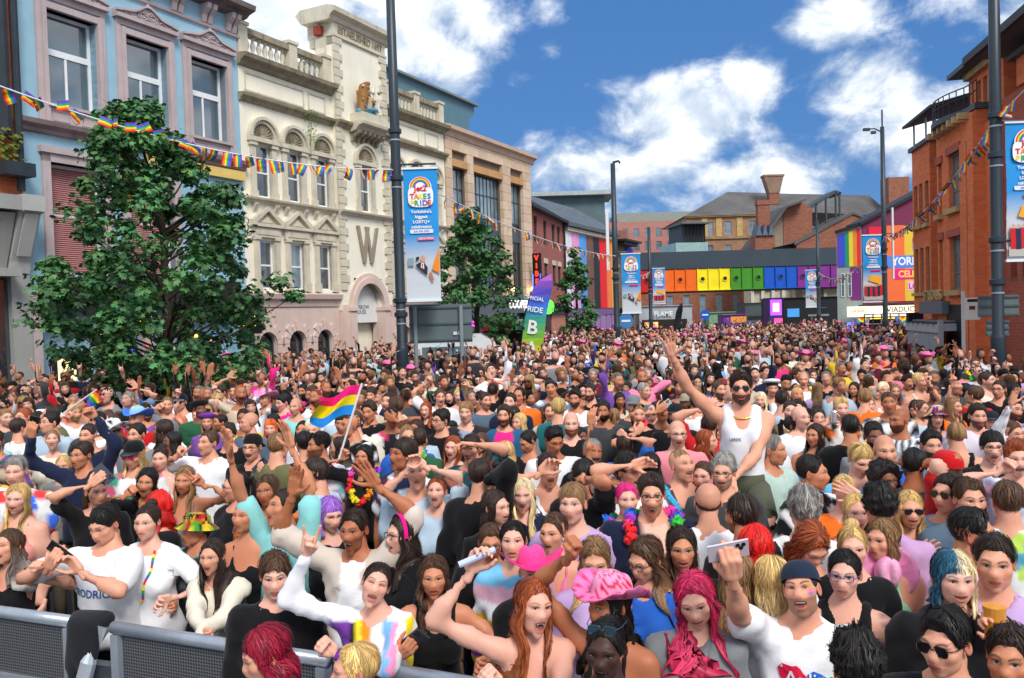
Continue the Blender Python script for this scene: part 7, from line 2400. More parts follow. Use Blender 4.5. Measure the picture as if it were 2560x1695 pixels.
# ------------------------------------------------------------------ stage barrier at the front
def bar_seg(u0, v0, u1, v1, zt, label):
 a, d = at_z(u0, v0, zt), at_z(u1, v1, zt)
 L = float(np.hypot(*(d - a)[:2])); ang = math.atan2(d[1] - a[1], d[0] - a[0])
 o = empty('crowd_barrier', (a[0], a[1], 0), ang, label, 'barrier', 'silver stage barriers along the pit')
 ALU = mat('aluminium', S(164, 172, 182), .30, .1, 8, metal=.45, bump=.05)
 MB().tube([(0, 0, zt - .03), (L, 0, zt - .03)], .032, 14).build('top_rail', ALU, o, True)
 MB().box(0, L, -.02, .03, zt - .46, zt - .36).box(0, L, -.02, .03, .08, .14).build('mid_rail', ALU, o)
 MB().box(.03, L - .03, .0, .008, zt - .36, zt - .06).build('mesh_panel', perforated(), o)
 MB().box(.03, L - .03, .0, .008, .14, zt - .46).build('mesh_panel', perforated(), o)
 n = max(2, round(L / 1.0) + 1)
 for i in range(n):
  x = .03 + (L - .06) * i / (n - 1)
  MB().box(x - .025, x + .025, -.03, .03, 0, zt - .06).build('post', ALU, o)
 for x in (.25, L - .25):
  MB().tube([(x, -.03, zt - .42), (x, -.55, .02)], .022, 8).build('brace', ALU, o)
 MB().box(0, L, -1.0, .05, 0, .02).build('foot_plate', ALU, o)
 return o, L
def perforated():
 if 'perforated' in MATS:
  return MATS['perforated']
 m = bpy.data.materials.new('perforated')
 m.use_nodes = True
 t = NT(m.node_tree)
 b_ = m.node_tree.nodes['Principled BSDF']
 geo = t.n('ShaderNodeTexCoord').outputs['Object']
 v = t.n('ShaderNodeTexVoronoi', {'Vector': geo, 'Scale': 62.0, 'Randomness': .0}).outputs['Distance']
 t.t.links.new(t.mix(t.ramp(v, .30, .40), (.02, .021, .024), (.16, .165, .175)), b_.inputs['Base Color'])
 b_.inputs['Roughness'].default_value = .45
 b_.inputs['Metallic'].default_value = .4
 MATS['perforated'] = m
 return m
bar_seg(-160, 1380, 172, 1425, 1.20, 'silver stage barrier section at the lower left corner')
o, L = bar_seg(262, 1437, 760, 1512, 1.20, 'silver stage barrier section under the cream cardigan elbows')
bar_seg(790, 1516, 1300, 1600, 1.20, 'silver stage barrier section below the woman in the black vest')
p0, p1 = at_z(176, 1428, 1.18), at_z(258, 1436, 1.18)
o = empty('barrier_joint', (p0[0], p0[1], 0), math.atan2(p1[1] - p0[1], p1[0] - p0[0]), 'grey steel corner joint between two stage barrier sections', 'barrier joint')
Lj = float(np.hypot(*(p1 - p0)[:2]))
DM = mat('dull_steel', S(96, 102, 110), .45, .15, 6, metal=.6)
MB().box(0, Lj, -.02, .04, 0, .95).build('plate', DM, o)
MB().tube([(Lj - .02, -.03, 1.16), (Lj - .06, -.10, 1.0), (Lj - .10, -.12, .85)], .04, 10).build('clamp_hook', STEEL, o)
for x in (Lj * .3, Lj * .85):
 MB().box(x - .05, x + .05, -.09, -.05, .1, .78).build('strut', STEEL, o)
MB().tube([(Lj * .15, -.08, .80), (Lj * .75, -.08, .82)], .025, 8).build('bolt_bar', STEEL, o)
o = empty('draped_coat', (p0[0], p0[1], 0), math.atan2(p1[1] - p0[1], p1[0] - p0[0]), 'black coat hung over the gap between two barrier sections', 'coat')
F = Field(70)
F.cap((.02, 0, 1.18), (Lj - .03, 0, 1.19), .042, .042)
for k in range(9):
 x = .03 + (Lj - .08) * k / 8
 F.cap((x, -.045 - .015 * (k % 2), 1.17), (x + .02 * (-1) ** k, -.09, .90 + .06 * (k % 3)), .024, .016)
V, Q = F.mesh(.02)
link('coat_cloth', np_mesh('coat_cloth', V, [Q], np.tile((.012, .013, .016), (len(V), 1)), [col_mat('cloth', rough=.85, spec=.18, bump=.25, bscale=90, bdist=.004, sheen=.1, vary=.06)]), o)
# ------------------------------------------------------------------ the crowd: who stands where
people_materials()
SK = dict(a=S(228, 172, 150), b=S(220, 158, 130), c=S(202, 134, 100), d=S(178, 110, 76), e=S(128, 78, 56), f=S(70, 45, 36))
HC = dict(bk=S(24, 20, 18), db=S(48, 34, 27), br=S(80, 55, 38), lb=S(134, 100, 66), bl=S(202, 166, 104), pl=S(226, 206, 164), gy=S(140, 136, 130), gn=S(146, 70, 34), rd=S(206, 28, 22),
   pk=S(222, 40, 130), pu=S(150, 96, 190), bu=S(140, 18, 46), og=S(226, 92, 28), wp=S(190, 40, 84), wh=S(214, 214, 212), tb=S(44, 92, 116))
TC = dict(wh=S(236, 236, 240), bk=S(18, 18, 21), nv=S(26, 34, 62), gy=S(128, 130, 134), dg=S(62, 64, 68), cr=S(226, 216, 198), be=S(206, 188, 164), mt=S(140, 208, 206), dn=S(110, 140, 172), ld=S(176, 196, 212),
   pk=S(236, 130, 164), hp=S(236, 40, 130), rd=S(196, 30, 36), gn=S(40, 92, 62), te=S(30, 110, 116), bl=S(40, 96, 190), sk=S(120, 180, 222), pu=S(120, 76, 160), lv=S(190, 160, 206), ye=S(232, 196, 60),
   og=S(236, 112, 36), ol=S(104, 102, 66), br=S(92, 60, 44), mr=S(104, 26, 42), gb=S(84, 104, 122), sm=S(232, 150, 140))
EX = dict(n=(0, 0, 1), s=(.12, .9, .85), l=(.5, 1, .3), o=(.62, .4, .85), O=(1, .25, .6), c=(0, .15, .1), k=(.5, .4, .1), a=(.22, .1, .95), d=(0, 0, .45), O2=(.85, .1, 1.1))
def stripes(c1, c2, ax=0, per=.05):
 return lambda q, r: np.where((np.mod(q[:, ax] + .5, per) < per / 2)[:, None], np.array(c1), np.array(c2))
def blotch(base, cols, f=26.0, thr=.25):
 def fn(q, r):
  C = np.tile(np.array(base), (len(q), 1))
  for i, c in enumerate(cols):
   n = np.sin(q[:, 0] * f + i * 2.1 + np.sin(q[:, 2] * f * .6)) * np.sin(q[:, 2] * f * .9 + i * 1.3) * np.cos(q[:, 1] * f * .5 + i)
   C[n > thr] = c
  return C
 return fn
def open_shirt(c1, c2, w=.055):
 return lambda q, r: np.where(((np.abs(q[:, 0]) < w + .12 * np.clip(.42 - q[:, 2], 0, .4)) & (q[:, 1] < -.02))[:, None], np.array(c2), np.array(c1))
def flagwrap(left, right, mid):
 def fn(q, r):
  C = np.tile(np.array(mid), (len(q), 1))
  t = q[:, 2] + np.abs(q[:, 0]) * .9
  for side, cols in ((-1, left), (1, right)):
   m = (q[:, 0] * side > .035) & (np.abs(q[:, 0]) < .24) & (q[:, 2] < .51)
   k = np.clip(((np.abs(q[:, 0]) - .035) / .035).astype(int), 0, len(cols) - 1)
   for i, c in enumerate(cols):
    C[m & (k == i)] = c
  return C
 return fn
def flaghalf(cols):
 def fn(q, r):
  k = np.clip(((.52 - q[:, 2]) / .075).astype(int), 0, len(cols) - 1)
  return np.array(cols)[k]
 return fn
RB = [S(*c) for c in RBW]
HEROES = []
def P(u, v, sex, sk, hair, hc, top, tc, ex='n', yaw=0, lab='', **k):
 HEROES.append(dict(u=u, v=v, sex=sex, skin=SK[sk], hair=hair, hairc=HC[hc], top=top, topc=TC[tc] if isinstance(tc, str) else tc, ex=EX[ex], yaw=yaw, lab=lab, **k))
CLR, SUNG = ('clear', (.012, .012, .012)), ('sun', (.008, .008, .009))
# ---- front row, left to right
P(20, 1262, 'f', 'b', 'wavy', 'br', 'tank', 'bk', 'k', -12, 'in black top singing at the left edge| of the barrier', pit=10, tilt=-6, hair2=HC['gy'], R=(102, 1288, 'fist', -.25), zh=1.45)
P(242, 1212, 'm', 'b', 'mop', 'bk', 'tee', 'wh', 'd', -16, 'in white printed t-shirt| filming with a phone at the barrier', pit=-18, zh=1.57, L=(112, 1312, 'grip', -.22), R=(186, 1322, 'grip', -.24), text=('RODRIGO', .062, S(40, 90, 150), .30), phone='L', land=1)
P(341, 1206, 'f', 'a', 'bun', 'db', 'tee', 'wh', 'a', -4, 'in plain white t-shirt| and rainbow lanyard', lanyard=1, R=(392, 1385, 'relax', -.3))
P(452, 1224, 'm', 'c', 'short', 'db', 'shirt', blotch(S(36, 44, 46), [S(150, 160, 160), S(70, 84, 80)], 30), 'a', -46, 'in multicoloured bucket hat| and patterned shirt', hat=('bucket', S(232, 190, 30), S(60, 150, 50), S(210, 40, 30)), hattext='ONE LOVE', zh=1.42, L=(398, 1392, 'relax', -.25))
P(491, 1285, 'f', 'b', 'long', 'db', 'jacket', 'cr', 'o', -8, 'in cream cardigan| with arms folded on the barrier', hlen=.36, zh=1.40, L=(475, 1478, 'relax', -.42), R=(440, 1492, 'relax', -.42), lean=12, dirL=(.8, -.2, 0), dirR=(-.8, -.2, 0), topname='cardigan')
P(614, 1512, 'f', 'b', 'bang', 'bu', 'tee', 'wh', 'n', -62, 'in white shirt under dark red hair| in the pit', pit=-14, zh=1.50, hlen=.13)
P(636, 1330, 'm', 'a', 'mop', 'br', 'hoodie', 'bk', 'n', 14, 'in plain black sweatshirt| leaning behind the barrier', pit=-4, zh=1.50)
P(870, 1350, 'f', 'a', 'back', 'db', 'long', flagwrap([RB[1], RB[2], S(30, 30, 30), RB[5], RB[5]], [S(120, 180, 230), S(236, 150, 190), TC['wh'], S(240, 214, 20), TC['wh']], TC['wh']), 'k', 10, 'in white sweatshirt wrapped in pride flags| with one arm raised', tilt=22, pit=14, zh=1.49, L=(708, 1240, 'horns', -.05), R=(770, 1468, 'fist', -.3), topname='sweatshirt')
P(822, 1548, 'f', 'b', 'back', 'bl', 'tee', 'dg', 'n', -75, 'in grey top with glittered cheek| in the pit', zh=1.46, hair2=HC['gy'], paint=[(-.045, -.02, .012, .012, S(220, 60, 40))])
P(1003, 1332, 'f', 'c', 'wavy', 'br', 'tank', 'bk', 'a', 4, 'in black vest top| holding a phone at the barrier', hlen=.34, lean=6, zh=1.46, L=(925, 1515, 'grip', -.35), R=(1120, 1530, 'relax', -.2), phone='L')
P(1234, 1399, 'f', 'a', 'long', 'gn', 'tube', 'wh', 'O', 24, 'in white strapless top shouting| with one bare arm raised', hlen=.38, tilt=8, pit=4, hair2=S(170, 96, 52), L=(1088, 1276, 'grip', -.05), R=(1150, 1535, 'fist', -.3), prop='vape')
P(1232, 1322, 'f', 'b', None, 'lb', 'tee', 'bk', 'n', 10, 'under bright pink cowboy hat', hat=('cowboy', S(240, 70, 150), S(238, 34, 128)), zh=1.50, back=.12)
P(1402, 1498, 'f', 'f', 'back', 'bk', 'tee', 'gy', 'l', -22, 'in grey top with sunglasses on head| laughing', pit=-4, gl=('up', S(40, 70, 84)), brow=S(14, 10, 8))
P(1410, 1398, 'f', 'd', 'long', 'bk', 'strap', 'bk', 'a', -58, 'in pink printed cowboy hat| with fist raised', hat=('cowboy', S(240, 150, 190), S(236, 120, 180), S(190, 30, 60)), L=(1316, 1240, 'fist', -.05), hlen=.3)
P(1607, 1386, 'f', 'a', 'wavy', 'wp', 'jacket', 'gy', 's', -14, 'in pale grey jacket under long pink hair', hlen=.36, pit=-14, tilt=-10, hair2=S(206, 50, 90), topname='jacket', vneck=.16)
P(1853, 1362, 'm', 'b', 'fade', 'bk', 'tee', 'wh', 'l', -28, 'in white festival t-shirt and reversed cap| taking a selfie', pit=18, tilt=-10, zh=1.56, hat=('backcap', S(30, 42, 62)), beard=.5, L=(1682, 1262, 'grip', -.40), hintL=(-.25, .1, -1), phone='L', land=1, phonec=S(206, 196, 206), shirtprint=1, paint=[(.046, .012, .012, .010, S(240, 210, 40)), (.050, -.006, .012, .010, S(220, 40, 140)), (.052, -.022, .010, .010, S(40, 90, 220))])
P(2206, 1336, 'f', 'a', 'bang', 'tb', 'tee', 'bk', 's', -10, 'in oversized black t-shirt under blue and blond hair', hlen=.14, split=HC['pl'], bulk=1.25, pit=2, h=.06)
P(2188, 1484, 'm', 'b', 'quiff', 'bk', 'tee', 'bk', 'n', -55, 'in black top and dark sunglasses| at the lower right', gl=SUNG, zh=1.57, pit=-5)
P(1981, 1545, 'm', 'd', 'spiky', 'bk', 'tee', 'nv', 'n', 172, 'seen from behind in navy top| at the lower edge', zh=1.55)
P(2335, 1520, 'm', 'c', 'short', 'db', 'tee', 'og', 'n', -40, 'in orange t-shirt at the lower right corner', zh=1.52)
# ---- second and third rows
P(42, 1152, 'f', 'a', 'long', 'bl', 'strap', 'sm', 's', 6, 'in salmon strappy top| at the left edge', tilt=5, hlen=.34)
P(222, 1136, 'f', 'b', 'pony', 'br', 'tee', 'bk', 'n', 48, 'in black t-shirt holding up a phone| with silver bracelets', L=(208, 1096, 'grip', -.16), phone='L', land=1, phonec=S(60, 66, 80))
P(190, 1052, 'm', 'c', 'short', 'db', 'long', 'nv', 'a', -20, 'in navy sweatshirt with both arms up| holding a phone', L=(72, 990, 'grip', -.1), R=(218, 945, 'fist', -.05), phone='L', topname='sweatshirt')
P(122, 1018, 'f', 'a', 'bun', 'lb', 'tee', 'cr', 'o', 22, 'in cream top looking up and singing| at the left', pit=16)
P(147, 1077, 'f', 'b', 'back', 'bl', 'tee', 'gy', 'n', 10, 'in grey top half hidden behind raised phone', zh=1.47)
P(310, 1052, 'm', 'b', 'long', 'bl', 'tee', blotch(S(236, 232, 230), [S(220, 90, 130), S(60, 150, 120)], 22), 'n', -8, 'in black cap and pink mirrored sunglasses', hat=('cap', S(18, 20, 22)), gl=('sun', S(230, 30, 110)), pit=-8, hlen=.2)
P(372, 1060, 'f', 'a', 'bun', 'db', 'strap', 'wh', 'n', 4, 'in white strap top with neutral look| beside the black cap')
P(340, 1114, 'f', 'c', 'wavy', 'bk', 'tee', 'bk', 'o', 8, 'in black tee singing| below the black cap', tilt=8, L=(292, 1120, 'fist', -.2))
P(427, 1110, 'f', 'c', 'long', 'lb', 'strap', 'gy', 'a', 4, 'in grey strap top with fingers crossed in the air', R=(466, 1095, 'vee', -.2), hlen=.3, tilt=5)
P(372, 1170, 'f', 'b', 'wig', 'rd', 'tee', 'bk', 'n', 150, 'wearing a bright red tinsel wig', hairname='wig', hlen=.2, zh=1.50)
P(482, 1024, 'm', 'b', 'short', 'br', 'tee', 'wh', 'c', -28, 'in white logo t-shirt looking left| behind raised hands', pit=8, L=(412, 1034, 'point', -.15), text=('Levi', .04, S(30, 30, 40), .33))
P(317, 1004, 'm', 'b', 'short', 'bk', 'tee', 'gy', 'd', -18, 'in grey tee below the blue hat')
P(317, 968, 'm', 'b', 'short', 'br', 'polo', 'rd', 's', -15, 'in pale blue cowboy hat and red shirt', hat=('cowboy', S(150, 196, 238), S(60, 120, 214)))
P(262, 1000, 'm', 'd', 'fade', 'db', 'tee', blotch(S(240, 240, 240), [S(226, 90, 140), S(40, 130, 90)], 20), 'n', 150, 'in black and white cow print cowboy hat', hat=('cowboy', S(240, 240, 240), S(236, 236, 236), S(14, 14, 16)))
P(205, 1006, 'm', 'b', 'short', 'db', 'tee', 'nv', 'c', -10, 'in navy tee between two raised navy sleeves', beard=.3)
P(12, 966, 'm', 'a', 'fade', 'lb', 'tee', 'nv', 'n', 60, 'in navy top in profile at the left edge')
P(45, 990, 'm', 'b', 'short', 'db', 'polo', 'wh', 'n', 150, 'in white collar seen from behind at the left')
P(37, 1090, 'm', 'a', 'quiff', 'gy', 'tee', blotch(S(236, 236, 236), [S(226, 60, 60), S(60, 110, 220), S(240, 200, 40)], 24), 'c', 12, 'in colour splashed tee| at the left edge')
P(57, 924, 'm', 'b', 'short', 'db', 'tee', 'gy', 'n', 40, 'bearded in grey t-shirt with arms crossed| near the poster case', beard=.9)
P(172, 954, 'm', 'b', 'short', 'bl', 'long', 'wh', 'n', 55, 'in white shirt and full beard| holding a small flag', beard=1, L=(148, 948, 'fist', -.1), prop='miniflag')
P(115, 903, 'm', 'c', 'short', 'bk', 'tee', 'bk', 'n', 12, 'in black tee by the dark doorway', beard=.8)
P(220, 905, 'm', 'd', 'short', 'bk', 'tee', 'mr', 'a', -8, 'in maroon tee under the tree')
P(387, 936, 'm', 'b', 'buzz', 'lb', 'tee', 'gy', 'n', 20, 'in grey tee right of the blue hat', L=(362, 930, 'fist', -.1))
P(418, 930, 'm', 'b', 'short', 'db', 'tee', 'wh', 'n', -5, 'in white tee and black cap with mirrored badge', hat=('cap', S(24, 24, 28), S(90, 120, 150)), gl=SUNG)
P(462, 946, 'm', 'e', 'buzz', 'bk', 'long', 'gn', 'n', 40, 'in green shirt and black beret', hat=('beret', S(20, 20, 22)))
P(480, 975, 'f', 'b', 'bob', 'lb', 'tee', 'pu', 'c', 10, 'in purple hat behind the raised palm', hat=('beret', S(112, 50, 150)))
P(512, 908, 'm', 'b', 'fade', 'db', 'tee', 'gy', 'n', -35, 'in grey tee and glasses near the menu board', gl=CLR)
P(655, 1172, 'm', 'c', 'short', 'db', 'tee', 'mt', 'o', -48, 'in mint green t-shirt with both arms thrown up', pit=14, L=(524, 1004, 'open', -.1), R=(673, 1006, 'open', .05), zh=1.60)
P(569, 1192, 'f', 'c', 'back', 'db', 'strap', 'bk', 'c', -20, 'in black halter straps with eyes closed| left of the mint t-shirt', pit=8)
P(820, 1224, 'm', 'd', 'fade', 'db', 'shirt', open_shirt(S(206, 192, 180), S(236, 236, 240)), 'O', -18, 'in open beige shirt singing| with both arms up', beard=.45, L=(676, 1110, 'open', .0), R=(870, 1090, 'open', .0), topname='shirt', sleeve=.9, zh=1.57)
P(764, 1188, 'f', 'a', 'bang', 'pu', 'tee', 'bk', 'c', 34, 'in black choker under lilac fringe', hlen=.12, pit=-10, shadow=S(90, 50, 120))
P(930, 1234, 'f', 'a', 'long', 'db', 'tee', 'bk', 'o', -56, 'in black VANS t-shirt and pink headband', gl=CLR, band=S(230, 20, 130), hlen=.34, text=('VANS', .095, S(236, 236, 236), .27))
P(964, 1092, 'm', 'b', 'short', 'db', 'shirt', 'ld', 'o', 4, 'in pale denim shirt behind heart shaped hands', pit=10, tilt=-4)
P(1010, 1136, 'f', 'a', 'back', 'gn', 'shirt', 'ld', 'o', -6, 'in light denim shirt making a heart overhead', pit=12, L=(946, 1058, 'relax', -.05), R=(980, 1052, 'relax', -.05), hintL=(-1, 0, -.1), hintR=(1, 0, -.1), h=-.02)
P(841, 1057, 'f', 'c', 'wavy', 'bk', 'tee', 'bk', 'O', -12, 'in black top and garland waving a big flag', lei=1, hlen=.3, L=(786, 1040, 'grip', -.05), prop='panflag', pit=6)
P(1047, 1034, 'f', 'a', 'long', 'gn', 'strap', 'cr', 'o', -14, 'in cream strap top with copper hair| singing', hlen=.2, tilt=6)
P(1090, 1036, 'm', 'b', 'short', 'db', 'shirt', blotch(S(24, 66, 74), [S(40, 120, 120), S(190, 110, 90), S(16, 40, 46)], 26), 'O', -20, 'in teal floral shirt| shading eyes with a hand', beard=2, R=(1092, 1006, 'relax', -.16), dirR=(-1.2, 0, .2), pnR=(0, -.2, -1))
P(1110, 1100, 'm', 'b', 'short', 'db', 'hoodie', 'bk', 'n', 165, 'in black hooded top with one fist up', R=(1118, 1088, 'relax', -.05), h=.02)
P(576, 977, 'm', 'b', None, 'br', 'tee', 'gb', 'n', -60, 'bald in slate blue t-shirt| facing left', stubble=.15)
P(584, 1034, 'm', 'b', 'short', 'db', 'tee', 'bk', 'l', -10, 'in reversed black cap and round glasses| grinning', hat=('backcap', S(20, 20, 22)), gl=CLR, beard=2, R=(622, 1078, 'grip', -.2), phone='R', land=1, phonec=S(70, 76, 96))
P(643, 1032, 'm', 'b', 'fade', 'lb', 'tee', 'ol', 'n', 158, 'in khaki tee seen from behind| left of the flag', h=.03)
P(738, 1028, 'm', 'c', 'short', 'db', 'tee', blotch(S(226, 226, 230), [S(90, 170, 190), S(226, 120, 150)], 40), 'a', -62, 'in patterned white shirt with sunglasses on head', gl=('up', (.01, .01, .012)), beard=.7)
P(704, 1026, 'm', 'b', 'short', 'bk', 'tee', 'bk', 'n', -150, 'in black tee with back turned below the flag')
P(730, 1096, 'm', 'b', 'quiff', 'db', 'tee', 'ld', 'n', -110, 'in pale blue shirt with painted cheek', paint=[(-.05, -.02, .02, .02, S(40, 140, 120))])
P(722, 994, 'm', 'a', 'quiff', 'pl', 'tee', 'wh', 'c', 8, 'in white tee with slick blond hair below the flag')
P(626, 990, 'f', 'a', 'bang', 'og', 'tee', 'be', 'n', 4, 'in beige top under bright orange fringe', hlen=.16)
P(1078, 953, 'm', 'a', 'mop', 'lb', 'jacket', open_shirt(S(44, 38, 40), S(150, 160, 186)), 'a', -8, 'in open dark jacket with painted cheek', paint=[(.04, -.03, .016, .006, S(150, 40, 60))], topname='jacket', h=.04)
P(1020, 972, 'm', 'b', 'curly', 'bk', 'tee', 'bk', 'n', -48, 'in black tee with dark glasses in profile| left of the dark jacket', gl=CLR)
P(985, 948, 'f', 'a', 'wavy', 'gn', 'tee', 'bk', 'l', -14, 'in black top with curly copper hair| laughing')
P(943, 1010, 'm', 'b', 'buzz', 'lb', 'tee', 'bl', 's', 14, 'in blue top and rainbow garland smiling', lei=1)
P(970, 1018, 'm', 'b', 'short', 'db', 'tee', 'gn', 'n', 170, 'in green tee with back turned above the heart hands', back=.25)
P(858, 914, 'm', 'b', 'mop', 'db', 'tee', 'wh', 'n', -8, 'in white tee right of the big flag')
P(943, 906, 'm', 'b', 'curly', 'bk', 'tee', 'bk', 'n', -4, 'in black tee between flag and phone', beard=.4)
P(1017, 918, 'm', 'b', 'short', 'br', 'tee', 'wh', 'l', 18, 'in white tee laughing with arm overhead', L=(985, 872, 'fist', -.02))
P(1121, 926, 'm', 'b', 'short', 'db', 'tee', 'gb', 'o', 34, 'in slate tee calling out to the right', beard=.3)
P(683, 940, 'm', 'b', None, 'lb', 'tee', 'mt', 'n', -12, 'bald in mint tee left of the flag', stubble=.2)
P(614, 922, 'm', 'b', 'short', 'db', 'tee', 'bk', 'n', -30, 'in pale pink cowboy hat facing left', hat=('cowboy', S(238, 160, 206), S(232, 140, 196)))
P(744, 914, 'f', 'b', 'long', 'db', 'tee', 'pk', 'n', 10, 'in pink fur trimmed hat behind the flag', hat=('cowboy', S(232, 110, 180), S(240, 130, 190)))
P(905, 965, 'm', 'd', 'short', 'bk', 'tee', blotch(S(30, 26, 34), [S(200, 60, 100), S(230, 226, 220)], 24), 'n', 30, 'in dark floral shirt holding up a phone', R=(912, 955, 'grip', -.15), phone='R', phonec=S(34, 50, 80))
P(560, 935, 'f', 'd', 'bob', 'bk', 'tee', 'bl', 'n', 20, 'in blue fur trimmed hat', hat=('cowboy', S(30, 50, 130), S(24, 50, 170)))
# ---- middle
P(1507, 1144, 'm', 'b', 'quiff', 'db', 'jacket', open_shirt(S(20, 28, 54), S(226, 180, 160), .07), 'O', -8, 'in navy shirt, black glasses and flower garland| shouting', gl=('clear', (.01, .01, .012)), lei=1, bulk=1.3, h=.04, topname='shirt', beard=.35)
P(1449, 1155, 'f', 'a', 'short', 'pk', 'tank', 'dg', 'O', 4, 'in grey vest and garland under magenta hair', lei=1, bulk=1.2, pit=6)
P(1408, 1126, 'f', 'd', 'buzz', 'wh', 'tee', 'bk', 'o', 52, 'in black top, clear glasses and cropped white hair', gl=('clear', (.5, .45, .4)), pit=14)
P(1325, 1165, 'm', 'a', 'mop', 'lb', 'shirt', 'lv', 'n', -18, 'in lilac shirt with brushed fringe', pit=6)
P(1268, 1085, 'm', 'b', 'short', 'db', 'tank', 'wh', 'o', 10, 'in white vest with a shoulder strap| and hand raised', L=(1250, 1066, 'relax', -.25), strapbag=1)
P(1209, 1143, 'f', 'a', 'long', 'pl', 'tee', 'nv', 'O2', -4, 'in navy top with long blond hair| mouth open', hlen=.36, hair2=HC['bl'])
P(1147, 1172, 'f', 'a', 'bob', 'db', 'tee', 'bk', 's', 50, 'in black tee with dark bob in profile')
P(1165, 1107, 'f', 'e', 'bun', 'bk', 'tee', 'rd', 's', 55, 'in red top and thin glasses in profile', gl=('clear', (.3, .2, .1)))
P(1170, 1048, 'f', 'b', 'wavy', 'bl', 'strap', 'wh', 'n', 172, 'in white straps seen from behind with wavy blond hair', hlen=.2)
P(1222, 1020, 'f', 'c', 'back', 'bk', 'tee', 'bk', 'n', -60, 'in black top looking down left', pit=-25)
P(1281, 1017, 'm', 'd', 'quiff', 'bk', 'tee', 'wh', 'c', 20, 'in white tee looking down| behind the white vest', pit=-22)
P(1321, 980, 'm', 'a', None, 'gn', 'tee', 'bk', 'a', -4, 'bald in black shirt with red beard', beard=.85, stubble=.1, h=.03)
P(1165, 960, 'm', 'b', 'quiff', 'db', 'jacket', open_shirt(S(40, 90, 130), S(236, 40, 130), .08), 'o', -8, 'in blue jacket over hot pink tee', beard=.9, topname='jacket')
P(1201, 976, 'f', 'a', 'bob', 'bl', 'tee', 'gy', 'n', -40, 'in grey top with yellow flower garland', lei=1)
P(1292, 945, 'm', 'b', 'curly', 'bl', 'tee', 'te', 'n', 170, 'in teal tee with dyed blond curls from behind')
P(1366, 906, 'm', 'b', 'short', 'db', 'tee', 'bk', 'o', -34, 'in black tee with beard singing leftwards', beard=.9)
P(1330, 922, 'm', 'c', 'curly', 'bk', 'tee', 'wh', 'n', -20, 'in white tee left of the singing beard', beard=.9)
P(1433, 925, 'f', 'd', 'lbang', 'bk', 'tee', 'be', 'o', 6, 'in beige top under dark shaggy fringe', hlen=.2)
P(1413, 906, 'f', 'a', 'long', 'bl', 'tee', 'pk', 'n', -20, 'in pink top with straight blond hair')
P(1396, 950, 'm', 'd', 'fade', 'bk', 'tee', 'dg', 'n', -14, 'in dark grey tee with full black beard', beard=1)
P(1420, 964, 'f', 'b', 'pony', 'lb', 'tee', 'te', 'n', 168, 'in teal top with blond ponytail from behind')
P(1464, 937, 'm', 'b', 'short', 'db', 'tee', 'dg', 'n', -12, 'in grey cap and striped dark tee', hat=('cap', S(120, 124, 130)))
P(1478, 958, 'm', 'b', 'fade', 'lb', 'tee', 'bk', 's', -10, 'in black tee behind a coral phone', L=(1470, 985, 'grip', -.2), phone='L', phonec=S(240, 80, 90), gl=('up', (.01, .01, .01)))
P(1531, 953, 'm', 'c', 'short', 'bk', 'shirt', blotch(S(24, 24, 24), [S(214, 206, 190)], 44, .1), 's', -6, 'in black and cream patterned shirt holding up a phone', pit=16, L=(1519, 935, 'grip', -.15), phone='L', phonec=S(200, 200, 196))
P(1562, 960, 'm', 'c', 'short', 'bk', 'tee', 'bk', 'n', -10, 'in black tee and dark cap with beard', hat=('cap', S(26, 30, 34)), beard=.8)
P(1585, 930, 'f', 'e', 'bob', 'bk', 'tee', 'gn', 'n', -30, 'in camouflage cap and green tee', hat=('cap', S(160, 152, 130), S(140, 130, 104)))
P(1610, 932, 'm', 'b', 'fade', 'db', 'shirt', 'wh', 'n', 165, 'in white shirt seen from behind beside the raised bare arm', h=.03)
P(1516, 902, 'f', 'c', 'long', 'mr' if False else 'bu', 'tee', 'bk', 'a', -8, 'in black top under long purple hair', hlen=.26)
P(1490, 904, 'm', 'b', 'short', 'gy', 'tee', 'gb', 'n', 40, 'in slate blue tee left of the purple hair')
P(1457, 1090, 'm', 'b', 'curly', 'bk', 'tee', 'wh', 'l', 28, 'in white tee laughing with hand at brow', L=(1462, 1050, 'relax', -.12), dirL=(.8, 0, .3))
P(1505, 1077, 'f', 'd', 'wavy', 'bk', 'tee', 'bk', 'n', 160, 'in black tee with dark waves from behind')
P(1351, 1100, 'm', 'c', 'fade', 'bk', 'tee', 'bk', 'n', 150, 'in black tee filming with a dark phone', R=(1346, 1080, 'grip', -.1), phone='R', land=1)
P(1440, 1082, 'f', 'c', 'long', 'db', 'strap', 'bk', 'n', 165, 'in black straps with long bare arm raised', L=(1366, 958, 'relax', -.02), hlen=.25, back=.1)
P(1567, 1003, 'm', 'a', None, 'gn', 'polo', open_shirt(S(236, 140, 150), S(236, 140, 150)), 'o', -2, 'bald in pink polo with glasses and backpack', gl=CLR, beard=.3, stubble=.15, h=.03)
P(1576, 1075, 'm', 'b', 'buzz', 'lb', 'tank', 'dg', 'l', 24, 'in dark vest with blue cross strap laughing', pit=12, strapbag=2, bulk=1.1)
P(1634, 1020, 'f', 'b', 'long', 'gn', 'tee', 'bk', 'n', 62, 'in black top with auburn hair in profile', hlen=.28)
P(1637, 1160, 'm', 'b', 'ring', 'db', 'tee', 'wh', 'n', 175, 'in white tee with balding crown from behind', stubble=.2)
P(1673, 1092, 'm', 'b', 'curly', 'gy', 'tee', 'dg', 's', -24, 'in dark tee and glasses carrying someone on shoulders', gl=CLR, beard=.5)
